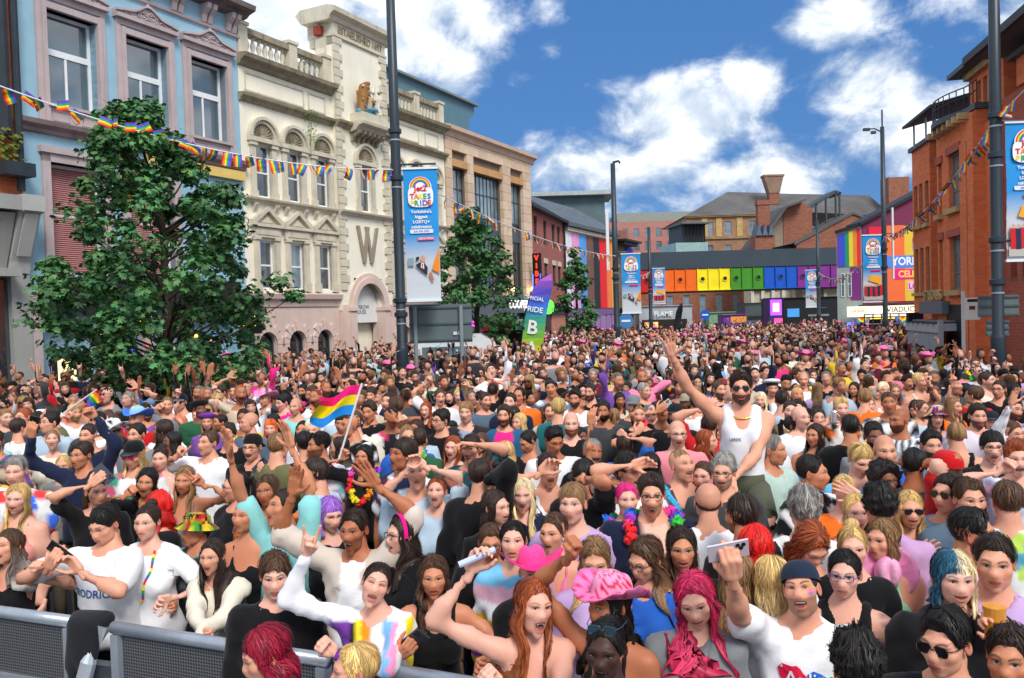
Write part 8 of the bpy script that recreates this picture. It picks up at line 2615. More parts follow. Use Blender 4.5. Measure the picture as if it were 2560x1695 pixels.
P(1187, 1250, 'f', 'a', 'back', 'bk', 'long', flaghalf([S(120, 190, 230), S(236, 180, 200), S(240, 240, 244), S(236, 190, 10), S(236, 190, 10), S(120, 40, 140), S(236, 190, 10)]), 'a', -4, 'wrapped in trans and yellow circle flags', pit=8, topname='flag_cape')
P(1134, 1254, 'm', 'c', 'short', 'br', 'tee', 'bk', 'a', 6, 'in black tee and dark framed glasses| beside the flag cape', gl=CLR, pit=-8, zh=1.45)
P(1280, 1230, 'f', 'b', 'back', 'br', 'strap', 'pk', 'o', -30, 'in pink strap top singing leftwards| with a plastic cup', prop='cup')
P(1376, 1294, 'f', 'b', 'long', 'lb', 'tee', 'lv', 'd', -6, 'in pale lilac top looking down', pit=-16, hlen=.3, hair2=HC['bl'])
P(1493, 1292, 'f', 'b', 'long', 'br', 'tee', 'bl', 'n', -50, 'in bright blue top with long streaked hair', pit=-20, hlen=.34, gl=CLR, hair2=HC['lb'])
P(1576, 1268, 'f', 'c', 'long', 'db', 'tee', 'bk', 's', -6, 'in black top with teal eye shadow', shadow=S(30, 120, 110), hlen=.26, lip=S(180, 80, 90))
# ---- person on shoulders is built separately
P(1786, 898, 'm', 'b', 'short', 'lb', 'jacket', open_shirt(S(26, 40, 60), S(230, 230, 232)), 's', -8, 'in navy jacket and white peaked hat', hat=('captain', S(236, 236, 238), S(30, 34, 44)), topname='jacket')
P(1759, 925, 'f', 'a', 'wavy', 'pl', 'tee', 'wh', 'n', -24, 'in white top with platinum waves| beside the peaked hat', lip=S(170, 40, 60))
P(1851, 965, 'm', 'a', None, 'lb', 'tee', 'wh', 'n', 24, 'bald in white tee with moustache', beard=2)
P(1893, 965, 'f', 'a', 'bun', 'db', 'tee', 'gy', 'o', -12, 'in grey tee with hair tied back singing')
P(1945, 944, 'm', 'a', 'quiff', 'bl', 'shirt', blotch(S(230, 226, 220), [S(24, 24, 26), S(226, 110, 40)], 24), 'n', -8, 'in black and orange leaf shirt with a drink', L=(1912, 960, 'grip', -.15), prop='can')
P(1966, 989, 'm', 'c', 'fade', 'bk', 'tee', 'bk', 'n', 165, 'in black tee with back turned right of the leaf shirt', h=.02)
P(1885, 1006, 'f', 'c', 'long', 'db', 'tank', 'sk', 'a', -50, 'in sky blue vest facing left', hlen=.22, bulk=1.15)
P(1835, 985, 'f', 'e', 'pony', 'bk', 'tee', 'pk', 'n', 60, 'in pink tee with braided ponytail')
P(2080, 972, 'm', 'd', None, 'bk', 'shirt', stripes(S(236, 236, 236), S(30, 44, 80), 0, .05), 'n', -70, 'shaven headed in navy striped shirt', beard=.8, stubble=.25)
P(2021, 1010, 'm', 'e', 'fade', 'bk', 'tee', 'gy', 'n', -6, 'in grey tee with dark beard| behind the blue shirt', beard=1)
P(2046, 1042, 'm', 'b', None, 'br', 'tee', S(50, 100, 200), 'n', -8, 'bald in royal blue football shirt', stubble=.2, h=.03)
P(1989, 1062, 'm', 'a', 'mop', 'bl', 'tee', blotch(S(110, 180, 224), [S(220, 60, 60)], 12, .6), 'd', 4, 'in sky blue football shirt looking down', pit=-22)
P(2046, 1110, 'f', 'e', 'afro', 'bk', 'tee', 'wh', 's', 8, 'in white tee with curly hair and glasses', gl=CLR)
P(1952, 1134, 'f', 'a', 'back', 'bl', 'tee', 'og', 'l', -14, 'in orange top laughing with hand on forehead', R=(1984, 1118, 'open', -.14))
P(1878, 1093, 'm', 'c', 'fade', 'bk', 'shirt', blotch(S(20, 20, 22), [S(236, 236, 236)], 22, .1), 'n', 62, 'in black and white abstract shirt in profile', paint=[(.045, -.005, .01, .01, S(60, 120, 220))])
P(1786, 1040, 'm', 'c', 'fade', 'gy', 'tee', S(176, 200, 190), 'n', 58, 'in pale sage tee beside the shoulder rider', h=.02)
P(2154, 1030, 'm', 'b', 'quiff', 'bk', 'jacket', open_shirt(S(60, 120, 150), S(110, 112, 116), .06), 'n', -8, 'in blue denim shirt over grey tee with dark beard', beard=.9, topname='shirt')
P(2113, 1075, 'm', 'd', 'short', 'bk', 'tee', 'dg', 'n', 165, 'in dark grey tee pointing a finger up', R=(2113, 1048, 'point', -.05), hsc=.9)
P(2164, 966, 'f', 'b', 'bob', 'db', 'tee', 'lv', 'o', -10, 'in rainbow sequin hat and lilac top', hat=('bucket', S(240, 200, 40), S(110, 50, 160), S(220, 40, 60)), pit=8)
P(2130, 945, 'f', 'b', 'back', 'br', 'tee', 'ld', 'o', 30, 'in pale blue tee singing left of the rainbow hat', R=(2148, 870, 'point', -.05))
P(2261, 962, 'm', 'b', 'quiff', 'db', 'hoodie', S(220, 210, 220), 'a', -12, 'bearded in pale lilac hoodie', beard=.9, bulk=1.25)
P(2295, 1033, 'm', 'a', 'mop', 'bk', 'tee', 'bk', 'o', -20, 'in black tee and thin glasses with dark curls', gl=CLR)
P(2352, 1060, 'm', 'a', 'curly', 'gn', 'tee', blotch(S(236, 234, 236), [S(220, 170, 196), S(190, 200, 220)], 18), 'l', -20, 'in pale tie dye tee at the right edge| with fist up', L=(2312, 1062, 'fist', -.15))
P(2194, 1140, 'm', 'b', 'short', 'db', 'tee', 'dn', 'n', -60, 'in denim blue tee and sunglasses in profile', gl=SUNG)
P(2241, 1154, 'm', 'b', 'short', 'br', 'tee', 'gb', 's', -4, 'in slate tee smiling below the reversed cap', bulk=1.05)
P(2211, 1006, 'm', 'b', 'buzz', 'lb', 'tank', 'bk', 'n', 168, 'with shaved head in black vest from behind')
P(2187, 1085, 'm', 'a', 'short', 'lb', 'tee', 'rd', 'n', -150, 'in red cap pointing up with a striped wristband', hat=('cap', S(190, 20, 26)), L=(2185, 1058, 'point', -.05))
P(2034, 1172, 'm', 'c', 'curly', 'bk', 'shirt', S(190, 150, 190), 'n', 172, 'in checked shirt with a pink hat on the back', backhat=1)
P(2103, 1177, 'f', 'b', 'wavy', 'bl', 'tee', 'bk', 's', -10, 'in black top and sunglasses clapping', gl=SUNG, L=(2110, 1262, 'open', -.25), R=(2130, 1262, 'open', -.27))
P(1981, 1183, 'f', 'a', 'bob', 'bl', 'tee', 'og', 'n', -10, 'in rust top with side swept blond hair')
P(2040, 1246, 'f', 'b', 'bob', 'lb', 'strap', S(150, 210, 170), 'n', -55, 'in mint green strap top facing left', h=-.02)
P(1972, 1265, 'f', 'a', 'bun', 'bl', 'tee', 'bk', 'n', -20, 'in black tee with blond bun and hoop earring')
P(1953, 1326, 'f', 'a', 'back', 'bk', 'tank', 'bk', 'n', -28, 'in black vest and blue glasses with tattooed arm', gl=('clear', S(70, 80, 150)), tattoo=(1.0, 1.45))
P(2250, 1233, 'm', 'c', 'quiff', 'bk', 'tee', S(226, 180, 188), 'n', 62, 'in pale pink shirt with sunglasses on head in profile', gl=('up', (.012, .012, .014)), beard=.7)
P(1878, 1258, 'f', 'b', 'wavy', 'gn', 'tee', 'wh', 'n', 10, 'in white tee with head bowed', pit=-45, hlen=.2)
P(1747, 1265, 'f', 'a', 'wig', 'rd', 'tee', 'pu', 'n', 165, 'in purple top with shiny red wig and garland', lei=1, hlen=.12, hairname='wig')
P(1784, 1340, 'f', 'b', 'long', 'bl', 'tee', 'wh', 'n', 172, 'in white tee with long streaked blond hair from behind', hlen=.3, hair2=HC['pl'])
P(1703, 1330, 'f', 'b', 'long', 'lb', 'tee', 'gy', 'n', 165, 'in grey tee with brown blond hair from behind', hlen=.28)
P(1715, 1193, 'm', 'c', 'fade', 'db', 'tee', 'bk', 'n', -160, 'in black tee with cropped hair from behind', beard=.6)
P(1859, 1180, 'm', 'b', 'curly', 'gy', 'shirt', 'wh', 'n', 175, 'in white linen shirt with grey hair from behind')
P(2330, 1160, 'm', 'b', 'short', 'br', 'tee', blotch(S(232, 232, 230), [S(220, 90, 150), S(90, 170, 200), S(180, 210, 90)], 26), 'n', 165, 'in paint splashed white tee at the right edge')
P(2300, 1300, 'm', 'b', 'short', 'db', 'tee', 'lv', 'n', -30, 'in lilac tee holding a beer cup at the right edge', R=(2338, 1475, 'grip', -.25), prop='beer')
# ---- further back
P(1858, 878, 'm', 'b', None, 'gn', 'tee', 'wh', 'O', -18, 'bald red faced in garland', lei=1, stubble=.1)
P(2043, 902, 'm', 'b', 'buzz', 'pl', 'tank', 'wh', 'o', -4, 'in white vest with cropped blond hair and visor')
P(2255, 842, 'm', 'b', 'short', 'br', 'tee', S(40, 60, 44), 'n', -20, 'in dark green tee and long garland by the hut', lei=1, bulk=1.2, gl=CLR)
P(1195, 884, 'm', 'a', 'receding', 'gy', 'tee', 'wh', 'o', -6, 'in white tee and glasses with both hands up', gl=CLR, L=(1168, 866, 'relax', -.1), R=(1212, 866, 'fist', -.1))
P(1140, 905, 'm', 'b', 'short', 'db', 'tee', 'bk', 'n', 160, 'in black tee with bare fist high| behind the blue jacket', R=(1134, 862, 'fist', -.05))
P(1640, 985, 'm', 'b', 'short', 'db', 'tee', 'rd', 'n', 165, 'in red tee with arm straight up left of the rider', L=(1626, 925, 'relax', -.02))
P(1880, 868, 'f', 'a', 'long', 'br', 'tee', 'bk', 'o', -8, 'in black tee with two open palms up', L=(1872, 838, 'open', -.05), R=(1914, 832, 'open', -.05))
P(1445, 1030, 'f', 'b', 'long', 'db', 'tee', 'bl', 'n', 165, 'in blue tee with arm up behind the coral phone', R=(1446, 990, 'fist', -.05))
P(700, 905, 'm', 'c', 'short', 'bk', 'tee', 'bk', 'a', -10, 'in black tee pointing up left of the pink fur hat', L=(682, 862, 'point', -.05))
P(300, 925, 'm', 'b', 'short', 'br', 'tee', 'dn', 'n', 10, 'in denim blue tee above the blue hat', R=(318, 885, 'open', -.05))
P(1060, 915, 'f', 'a', 'bun', 'bl', 'strap', 'wh', 'o', 6, 'in white strap top with arm bent overhead', R=(1082, 878, 'relax', -.05))
P(2070, 905, 'f', 'b', 'long', 'lb', 'tee', 'pk', 'o', -14, 'in pink tee waving left of the raised finger', L=(2052, 868, 'open', -.05))
P(1720, 985, 'f', 'b', 'bob', 'br', 'tee', 'gn', 'n', 20, 'in green tee half hidden behind the rider', back=.3)
P(540, 905, 'm', 'b', 'short', 'db', 'tee', 'wh', 'a', 8, 'in white tee waving near the menu board', L=(528, 862, 'open', -.05))
P(1625, 1100, 'f', 'a', 'back', 'br', 'tee', 'wh', 'o', -30, 'in white tee beside the blue cross strap')
P(1890, 900, 'f', 'b', 'long', 'lb', 'tee', 'lv', 'n', 165, 'in lilac top with light brown hair from behind')
P(1935, 882, 'f', 'b', 'back', 'br', 'tee', 'gy', 'a', 8, 'in grey tee watching with hair pulled back')
P(1975, 900, 'f', 'c', 'long', 'bk', 'tee', 'bk', 'n', -40, 'in black tee with straight black hair')
P(2000, 920, 'm', 'b', 'short', 'lb', 'tee', 'og', 'n', 165, 'in orange tee with back turned')
P(2010, 935, 'f', 'a', 'back', 'lb', 'tee', 'wh', 'n', -12, 'in white tee with sandy hair by the orange tee')
P(2160, 905, 'm', 'e', 'fade', 'bk', 'tee', 'gn', 'c', -14, 'in green tee with eyes shut', pit=10)
P(2205, 940, 'f', 'b', 'wavy', 'lb', 'tee', 'og', 'o', 30, 'in orange top facing right')
P(2310, 900, 'm', 'b', 'short', 'db', 'jacket', 'bk', 'n', -50, 'in black jacket and glasses at the right', gl=CLR, topname='jacket')
P(2345, 905, 'f', 'f', 'long', 'bk', 'strap', 'hp', 's', -10, 'in hot pink top at the right edge')
LEGC = [S(40, 48, 66), S(24, 24, 28), S(70, 84, 110), S(96, 92, 84), S(120, 110, 96)]
def surf(root, name):
 o = next((c for c in root.children if c.name.split('.')[0] == name), None)
 me = o.data
 return BVHTree.FromPolygons([v.co for v in me.vertices], [tuple(p.vertices) for p in me.polygons])
def project(bvh, pts, d, gap):
 out = []
 d = Vector(d)
 for p in pts:
  p = Vector(p)
  h = bvh.ray_cast(p - d * .6, d)
  out.append((h[0] - d * gap) if h[0] is not None else p)
 return [tuple(q) for q in out]
def print_on(root, spec, txt, size, colr, z, x=0.0, gap=.005):
 fr = spec['frame']; T = fr['T']; sc = fr['sc']
 me = text_mesh(txt, size, 0.0, .012).copy()
 bv = surf(root, spec.get('topname', 'top'))
 pts = [fr['W'](v.co.x / sc + x, -.10, v.co.z / sc + z) for v in me.vertices]
 for v, p in zip(me.vertices, project(bv, pts, T @ np.array([0, 1, 0]), gap)):
  v.co = p
 me.materials.clear()
 me.materials.append(mat('tshirt_ink_%d_%d' % (colr[0] * 999, colr[2] * 999), colr, .7, 0))
 link('lettering', me, root)
def disc_on(root, spec, cx, cz, rx, rz, colr, gap, wob=.0, ph=0.0):
 fr = spec['frame']; bv = surf(root, spec.get('topname', 'top'))
 pts, fs = [], []
 for j, k in enumerate((0, .33, .66, 1.0)):
  for i in range(20):
   a = 2 * math.pi * i / 20
   r = k * (1 + wob * math.sin(3 * a + ph) + wob * .7 * math.sin(5 * a + 2 * ph))
   pts.append(fr['W'](cx + rx * r * math.cos(a), -.10, cz + rz * r * math.sin(a)))
 for j in range(3):
  fs += [(j * 20 + i, (j + 1) * 20 + i, (j + 1) * 20 + (i + 1) % 20, j * 20 + (i + 1) % 20) for i in range(20)]
 m = MB().add(project(bv, pts, fr['T'] @ np.array([0, 1, 0]), gap), fs)
 m.build('shirt_print', mat('tshirt_ink_%d_%d' % (colr[0] * 999, colr[2] * 999), colr, .7, 0), root)
def phone(pos, hd, pn, land, colr, who):
 up, side, nn = [Vector(q) for q in (hd, np.cross(pn, hd), pn)]
 if land:
  up, side = side, -up
 M = Matrix((side, nn, up)).transposed().to_4x4()
 M.translation = Vector(pos)
 o = MB().box(-.036, .036, -.004, .004, -.074, .074).build('phone', mat('phone_%d_%d' % (colr[0] * 999, colr[2] * 999), colr, .25, 0, spec=.6))
 o.matrix_world = M
 sg = -1 if (Vector((0, -1, 0)).dot(nn) < 0) else 1
 MB().box(-.031, .031, -.0046, -.0042, -.068, .068).build('screen', mat('phone_screen', S(30, 34, 44), .12, .1, spec=.7), o, rot=(0, 0, 0 if sg < 0 else 0), loc=(0, .0088 if sg < 0 else 0, 0))
 for dx, dz in ((-.020, .055), (-.020, .034), (-.006, .045)):
  MB().lathe([(.008, 0), (.008, .0025)], seg=10).build('camera_lens', SHOPDARK, o, loc=(dx, -.0045 if sg < 0 else .007, dz), rot=(R_(90), 0, 0))
 tag(o, 'phone held up by the person ' + who, 'phone', 'phones held up in the crowd')
 return o
def setup(h, rng):
 zh = h.get('zh', (1.635 if h['sex'] == 'm' else 1.545) + h.get('h', 0))
 p = at_z(h['u'], h['v'], zh)
 if h.get('back'):
  d = ray(h['u'], h['v'])
  p = p + d / d[1] * h['back']
  zh = p[2]
 h['zh'] = zh
 h['loc'] = (p[0], p[1], 0)
 h['headpos'] = (0, 0, zh)
 h.setdefault('pit', 0)
 arms = {}
 for k in ('L', 'R'):
  a = h.get(k)
  if a:
   q = at_y(a[0], a[1], p[1] + a[3]) - np.array(h['loc'])
   up = q[2] > zh - .15
   if up:
    q = q - np.array([0, 0, .075])
   d = dict(p=q, h=a[2])
   if h.get('phone') == k:
    d['pn'] = (0, 1, .1)
   for nm in ('hint', 'dir', 'pn'):
    if nm + k in h:
     d[nm] = h[nm + k]
   arms[k] = d
 if abs(h['yaw']) > 110 and arms:
  arms = {('R' if k == 'L' else 'L'): v for k, v in arms.items()}
  if h.get('phone'):
   h['phone'] = 'R' if h['phone'] == 'L' else 'L'
 h['arms'] = arms
 h['legs'] = LEGC[int(rng.integers(0, 5))]
 if 'byaw' not in h:
  h['byaw'] = h['yaw'] * (.5 if abs(h['yaw']) < 100 else .95)
 return p
def extras(h, root, ref):
 fr = h['frame']; T = fr['T']; W = fr['W']; sc = fr['sc']
 loc = np.array(h['loc'])
 if h.get('text'):
  t, sz, c, z = h['text']
  print_on(root, h, t, sz, c, z)
 if h.get('shirtprint'):
  disc_on(root, h, -.05, .33, .055, .075, S(226, 20, 70), .004, .18, 1)
  disc_on(root, h, .06, .31, .075, .06, S(30, 110, 210), .005, .18, 2)
  disc_on(root, h, .10, .325, .025, .03, S(60, 170, 90), .006, .1, 3)
  print_on(root, h, 'Aulin', .075, S(240, 240, 244), .345, 0, .009)
  print_on(root, h, 'Pride', .085, S(240, 240, 244), .275, .01, .009)
 if h.get('hattext'):
  hat = next(c for c in root.children if 'hat' in c.name)
  bv = surf(root, hat.name.split('.')[0])
  me = text_mesh(h['hattext'], .03, 0.0, .01).copy()
  dv = fr['head'] + loc - np.array([0, 0, CAMH]); dv[2] *= .3
  dv /= np.linalg.norm(dv)
  sx = np.cross(dv, (0, 0, 1.0)); sx /= np.linalg.norm(sx)
  pts = [fr['head'] + np.array([0, 0, .085]) + sx * v.co.x + np.array([0, 0, v.co.z]) - dv * .02 for v in me.vertices]
  for v, p in zip(me.vertices, project(bv, pts, dv, .004)):
   v.co = p
  me.materials.clear(); me.materials.append(mat('ink_black', (.012, .012, .012), .5, 0))
  link('lettering', me, root)
 if h.get('lanyard') or h.get('strapbag'):
  if h.get('lanyard'):
   paths = [[(.055, -.05, .50), (.06, -.12, .42), (.04, -.14, .30), (.0, -.15, .20)], [(-.055, -.05, .50), (-.06, -.12, .42), (-.04, -.14, .30), (-.0, -.15, .20)]]
   cols = [RB[i] for i in (0, 2, 3, 4)]
   r = .007
  else:
   paths = [[(-.12, .0, .50), (-.08, -.10, .42), (0, -.14, .28), (.08, -.13, .14), (.12, -.10, .05)]]
   cols = [S(22, 26, 40)] if h['strapbag'] == 1 else [S(70, 170, 214)]
   r = .012 if h['strapbag'] == 1 else .022
  m = MB()
  for pth in paths:
   pts = []
   for a, b_ in zip(pth[:-1], pth[1:]):
    for t in np.linspace(0, 1, 5, endpoint=False):
     pts.append(W(*(np.array(a) * (1 - t) + np.array(b_) * t)))
   pts = onto(fr['fld'], pts, r * .5)
   for i in range(len(pts) - 1):
    m.cur = cols[i % len(cols)]
    m.tube([pts[i], pts[i + 1]], r, 6)
  m.build('lanyard' if h.get('lanyard') else 'cross_strap', PM['cloth'], root)
 wr = h.get('wrists', {})
 k = h.get('phone')
 if k and k in wr:
  w, hd, pn = wr[k]
  phone(loc + w + hd * .105 + pn * .030, hd, pn, h.get('land'), h.get('phonec', S(24, 26, 32)), ref)
 pr = h.get('prop')
 if pr in ('vape', 'can', 'beer', 'cup'):
  k = next(iter(h['arms']), None)
  c = loc + (wr[k][0] + wr[k][1] * .085 + wr[k][2] * .035 if k else W(-.14, -.26, .30))
  m = MB()
  if pr == 'vape':
   m.tube([c + np.array([-.09, -.02, -.03]), c + np.array([.05, 0, .02])], .013, 8)
   o = m.build('bottle', mat('pale_plastic', S(196, 206, 236), .3, .05))
  elif pr == 'can':
   m.lathe([(.026, -.06), (.032, -.05), (.032, .055), (.026, .065)], c, 14)
   o = m.build('drink_can', mat('can_silver', S(206, 210, 214), .25, .05, metal=.6))
  else:
   m.lathe([(.032, -.06), (.042, .07)], c, 16)
   o = m.build('plastic_cup', mat('cup_beer' if pr == 'beer' else 'cup_clear', S(216, 150, 60) if pr == 'beer' else S(190, 200, 206), .15, .1, spec=.6))
  tag(o, {'vape': 'pale plastic bottle', 'can': 'silver drink can', 'cup': 'clear plastic cup', 'beer': 'plastic cup of beer'}[pr] + ' held by the person ' + ' '.join(ref.split()[:8]), 'drink')
 if pr in ('panflag', 'miniflag'):
  Y = loc[1] - .10
  if pr == 'panflag':
   a, b_, lft, w, cols, lab = at_y(784, 1062, Y), at_y(836, 890, Y), .40, (.60, 1.0), [S(236, 20, 120), S(236, 214, 10), S(30, 140, 226)], 'pink, yellow and blue striped flag waved above the crowd'
  else:
   a, b_, lft, w, cols, lab = at_y(146, 956, Y), at_y(222, 902, Y), .20, (.62, 1.0), RB, 'small rainbow flag on a white stick at the left'
  o = empty('flag_on_stick', tuple(a), 0, lab, 'flag')
  pv = b_ - a
  MB().tube([(0, 0, 0), tuple(pv * 1.02)], .009, 8).build('pole', mat('pole_white', S(226, 226, 230), .4, 0), o)
  n1, n2 = 16, len(cols) * 2
  g = []
  for i in range(n1 + 1):
   t = i / n1
   for j in range(n2 + 1):
    s = w[0] + (w[1] - w[0]) * j / n2
    p = pv * s
    dr = np.array([-1.0, .12, -.10 - .25 * t if pr == 'panflag' else .25])
    if pr == 'miniflag':
     dr = np.array([.55, .1, -.7])
    dn = np.array([0, 1.0, 0])
    q = p + dr * lft * t * (.9 + .1 * math.sin(j)) + dn * .07 * math.sin(t * 8 + j * .5) * t + np.array([0, 0, .05 * math.sin(t * 6.5 + .6) * t])
    g.append(q)
  m = MB()
  for j in range(n2):
   m.cur = cols[len(cols) - 1 - j // 2]
   for i in range(n1):
    q = [g[i * (n2 + 1) + j], g[(i + 1) * (n2 + 1) + j], g[(i + 1) * (n2 + 1) + j + 1], g[i * (n2 + 1) + j + 1]]
    m.add(q, [(0, 1, 2, 3)])
  m.build('cloth', col_mat('flag_cloth', rough=.65), o, True)
 if h.get('backhat'):
  m = dict(h); m['hat'] = ('cowboy', S(240, 170, 205), S(238, 150, 195))
  nm, V, Q, C, mm = [q for q in accessories(m, np.random.default_rng(3), 0) if 'hat' in q[0]][0]
  V = V @ np.array(Matrix.Rotation(R_(-78), 3, 'X')).T * .72
  hd_ = W(0, .20, .42)
  V = V @ np.array(Matrix.Rotation(R_(h['byaw']), 3, 'Z')).T + hd_
  link('cowboy_hat', np_mesh('cowboy_hat', V, tidy(Q), C, [PM['cloth']]), root)
PLACED = []
names = set()
LETTERS = {}
for i, h in enumerate(HEROES):
 rng = np.random.default_rng(100 + i)
 p = setup(h, rng)
 full = h['lab'].replace('|', '')
 ref = h['lab'].split('|')[0]
 h['label'] = 'person ' + full
 lod = 0 if p[1] < 4.5 else (1 if p[1] < 7.8 else 2)
 o = build_person(h, rng, lod)
 extras(h, o, ref)
 PLACED.append((p[0], p[1], h['u'], h['v'], .25 * 1942.5 / p[1], ref))
# ---- the one riding on someone's shoulders
def rider():
 rng = np.random.default_rng(7)
 Yr = 6.05
 hp = at_y(1714, 898, Yr)
 loc = (hp[0], hp[1], 0)
 L = at_y(1556, 822, Yr - .1) - np.array(loc); Rr = at_y(1690, 1118, Yr - .32) - np.array(loc)
 h = dict(sex='m', skin=SK['b'], hair='quiff', hairc=HC['db'], top='tank', topc=TC['wh'], ex=(.14, 1, 1), yaw=-16, pit=2, byaw=-14, zh=1.66, hipz=.1, headpos=(0, 0, hp[2]), loc=loc, gl=SUNG, beard=.9, bulk=.98, strapw=.04, strapx=.085,
    arms={'L': dict(p=L, h='spread'), 'R': dict(p=Rr, h='relax', hint=(1, .2, -.2))}, nolegs=True, label='person in white vest and sunglasses riding on shoulders with an arm flung up')
 h['hipz'] = hp[2] - .70
 o = build_person(h, rng, 0)
 fr = h['frame']; W = fr['W']
 m = MB()
 for s in (-1, 1):
  a, kn, ft = W(s * .09, 0, -.03), W(s * .13, -.40, -.13), W(s * .14, -.34, -.55)
  m.tube([a, (a + kn) / 2, kn, kn + (ft - kn) * .15], [.10, .092, .080, .075], 12)
 m.tube([W(0, .02, -.10), W(0, 0, .02), W(0, 0, .08)], [.12, .165, .155], 14)
 V, Q, C = tri_fix(m, S(84, 88, 70))
 link('shorts', np_mesh('shorts', V, tidy(Q), C, [PM['cloth']]), o)
 m = MB()
 for s in (-1, 1):
  kn, ft = W(s * .13, -.40, -.13), W(s * .14, -.34, -.55)
  m.tube([kn, kn * .6 + ft * .4, ft], [.062, .058, .04], 10)
 V, Q, C = tri_fix(m, SK['b'])
 link('legs', np_mesh('legs', V, tidy(Q), C, [PM['skin']]), o)
 print_on(o, h, 'LEEDS', .03, S(40, 50, 90), .33, -.05)
 nk = MB()
 pts = onto(fr['fld'], [W(.085 * math.sin(a), -.075 * math.cos(a) - .01, .505 - .035 * math.cos(a)) for a in np.linspace(0, 6.28, 22)], .006)
 nk.tube(pts, .006, 6, False)
 nk.build('necklace', mat('gold', S(206, 160, 70), .3, .05, metal=.9), o)
 PLACED.append((hp[0], hp[1], 1714, 898, 80, 'riding on shoulders'))
rider()
# ---- everybody else close enough to tell apart
rng = np.random.default_rng(42)
FT = {'black': 'bk', 'white': 'wh', 'navy': 'nv', 'grey': 'gy', 'dark grey': 'dg', 'cream': 'cr', 'beige': 'be', 'mint': 'mt', 'denim blue': 'dn', 'pale blue': 'ld', 'pink': 'pk', 'hot pink': 'hp', 'red': 'rd', 'green': 'gn', 'teal': 'te',
  'royal blue': 'bl', 'sky blue': 'sk', 'purple': 'pu', 'lilac': 'lv', 'yellow': 'ye', 'orange': 'og', 'olive': 'ol', 'brown': 'br', 'maroon': 'mr', 'slate': 'gb', 'salmon': 'sm'}
FTW = np.array([11, 8.5, 4, 3, 3.5, 2, 1.5, 1, 1.5, 1.5, 1.2, .7, 1, 1, .8, 1, 1, .8, 1, .5, .8, .8, .6, .8, 1.2, .6])
TOPN = {'tee': 't-shirt', 'long': 'sweatshirt', 'tank': 'vest', 'strap': 'strap top', 'shirt': 'shirt', 'jacket': 'jacket', 'hoodie': 'hoodie', 'polo': 'polo'}
def rand_spec(rng, far=False):
 sex = 'm' if rng.random() < .52 else 'f'
 r = rng.random()
 yaw = rng.normal(-6, 27) if r < .74 else (rng.uniform(-75, 75) if r < .86 else rng.uniform(140, 220))
 hair = rng.choice(['short', 'quiff', 'fade', 'mop', 'curly', 'buzz', 'receding', 'short', 'fade', 'none']) if sex == 'm' else rng.choice(['long', 'wavy', 'bob', 'back', 'bun', 'pony', 'lbang', 'long', 'wavy', 'back'])
 hair = None if hair == 'none' else str(hair)
 top = str(rng.choice(['tee', 'tee', 'tee', 'tee', 'shirt', 'long', 'tank', 'polo', 'hoodie', 'jacket'])) if sex == 'm' else str(rng.choice(['tee', 'tee', 'tee', 'tee', 'tank', 'long', 'strap', 'shirt', 'long']))
 cn = str(rng.choice(list(FT), p=FTW / FTW.sum()))
 s = dict(sex=sex, skin=SK[str(rng.choice(list('abcdef'), p=[.26, .32, .2, .1, .07, .05]))], hair=hair, hairc=HC[str(rng.choice(['bk', 'db', 'br', 'lb', 'bl', 'gy', 'gn', 'pl'], p=[.27, .31, .2, .07, .06, .03, .05, .01]))],
    top=top, topc=TC[FT[cn]], ex=EX[str(rng.choice(list('nsoOlacdk'), p=[.15, .2, .2, .1, .15, .08, .04, .03, .05]))], yaw=float((yaw + 180) % 360 - 180), pit=float(rng.normal(2, 8)), tilt=float(rng.normal(0, 6)), stubble=.2 if hair is None else 0,
    beard=float(rng.choice([0, 0, .4, .85])) if sex == 'm' else 0, bulk=float(rng.uniform(.94, 1.2)), zh=float(rng.normal(1.635 if sex == 'm' else 1.54, .06)), cn=cn)
 if rng.random() < .13:
  s['gl'] = CLR if rng.random() < .55 else SUNG
 if rng.random() < .06:
  s['hat'] = [('cap', S(30, 34, 44)), ('cap', S(150, 40, 44)), ('cap', S(206, 206, 206)), ('cowboy', S(240, 120, 180), S(238, 90, 160)), ('backcap', S(24, 24, 28))][int(rng.integers(0, 5))]
 if rng.random() < .05:
  s['lei'] = 1
 if rng.random() < .2:
  c2_ = TC[FT[str(rng.choice(list(FT)))]]
  s['topc'] = stripes(s['topc'], c2_, int(rng.choice([0, 2])), .06) if rng.random() < .4 else blotch(s['topc'], [c2_, TC['wh']], float(rng.uniform(16, 34)))
 s['legs'] = LEGC[int(rng.integers(0, 5))]
 s['byaw'] = s['yaw'] * (.5 if abs(s['yaw']) < 100 else .95)
 pose = ''
 r = rng.random()
 if r < .34:
  k = 'L' if rng.random() < .5 else 'R'
  sg = -1 if k == 'L' else 1
  hd = str(rng.choice(['open', 'fist', 'point', 'relax', 'spread', 'vee', 'horns']))
  s['arms'] = {k: dict(p=(sg * rng.uniform(.1, .34), -rng.uniform(.1, .3), s['zh'] + rng.uniform(.05, .36)), h=hd)}
  pose = 'with one arm raised'
  if r < .05:
   o2 = 'R' if k == 'L' else 'L'
   s['arms'][o2] = dict(p=(-sg * rng.uniform(.12, .3), -.2, s['zh'] + rng.uniform(.1, .3)), h=hd)
   pose = 'with both arms up'
  if abs(s['yaw']) > 110:
   s['arms'] = {('R' if q == 'L' else 'L'): w for q, w in s['arms'].items()}
 if s.get('hat'):
  pose = ('in a hat ' if s['hat'][0] == 'cowboy' else 'in a cap ') + pose
 elif s.get('lei'):
  pose = 'with flower garland ' + pose
 elif s.get('gl'):
  pose = ('in sunglasses ' if s['gl'] is SUNG else 'in glasses ') + pose
 s['pose'] = pose.strip()
 return s
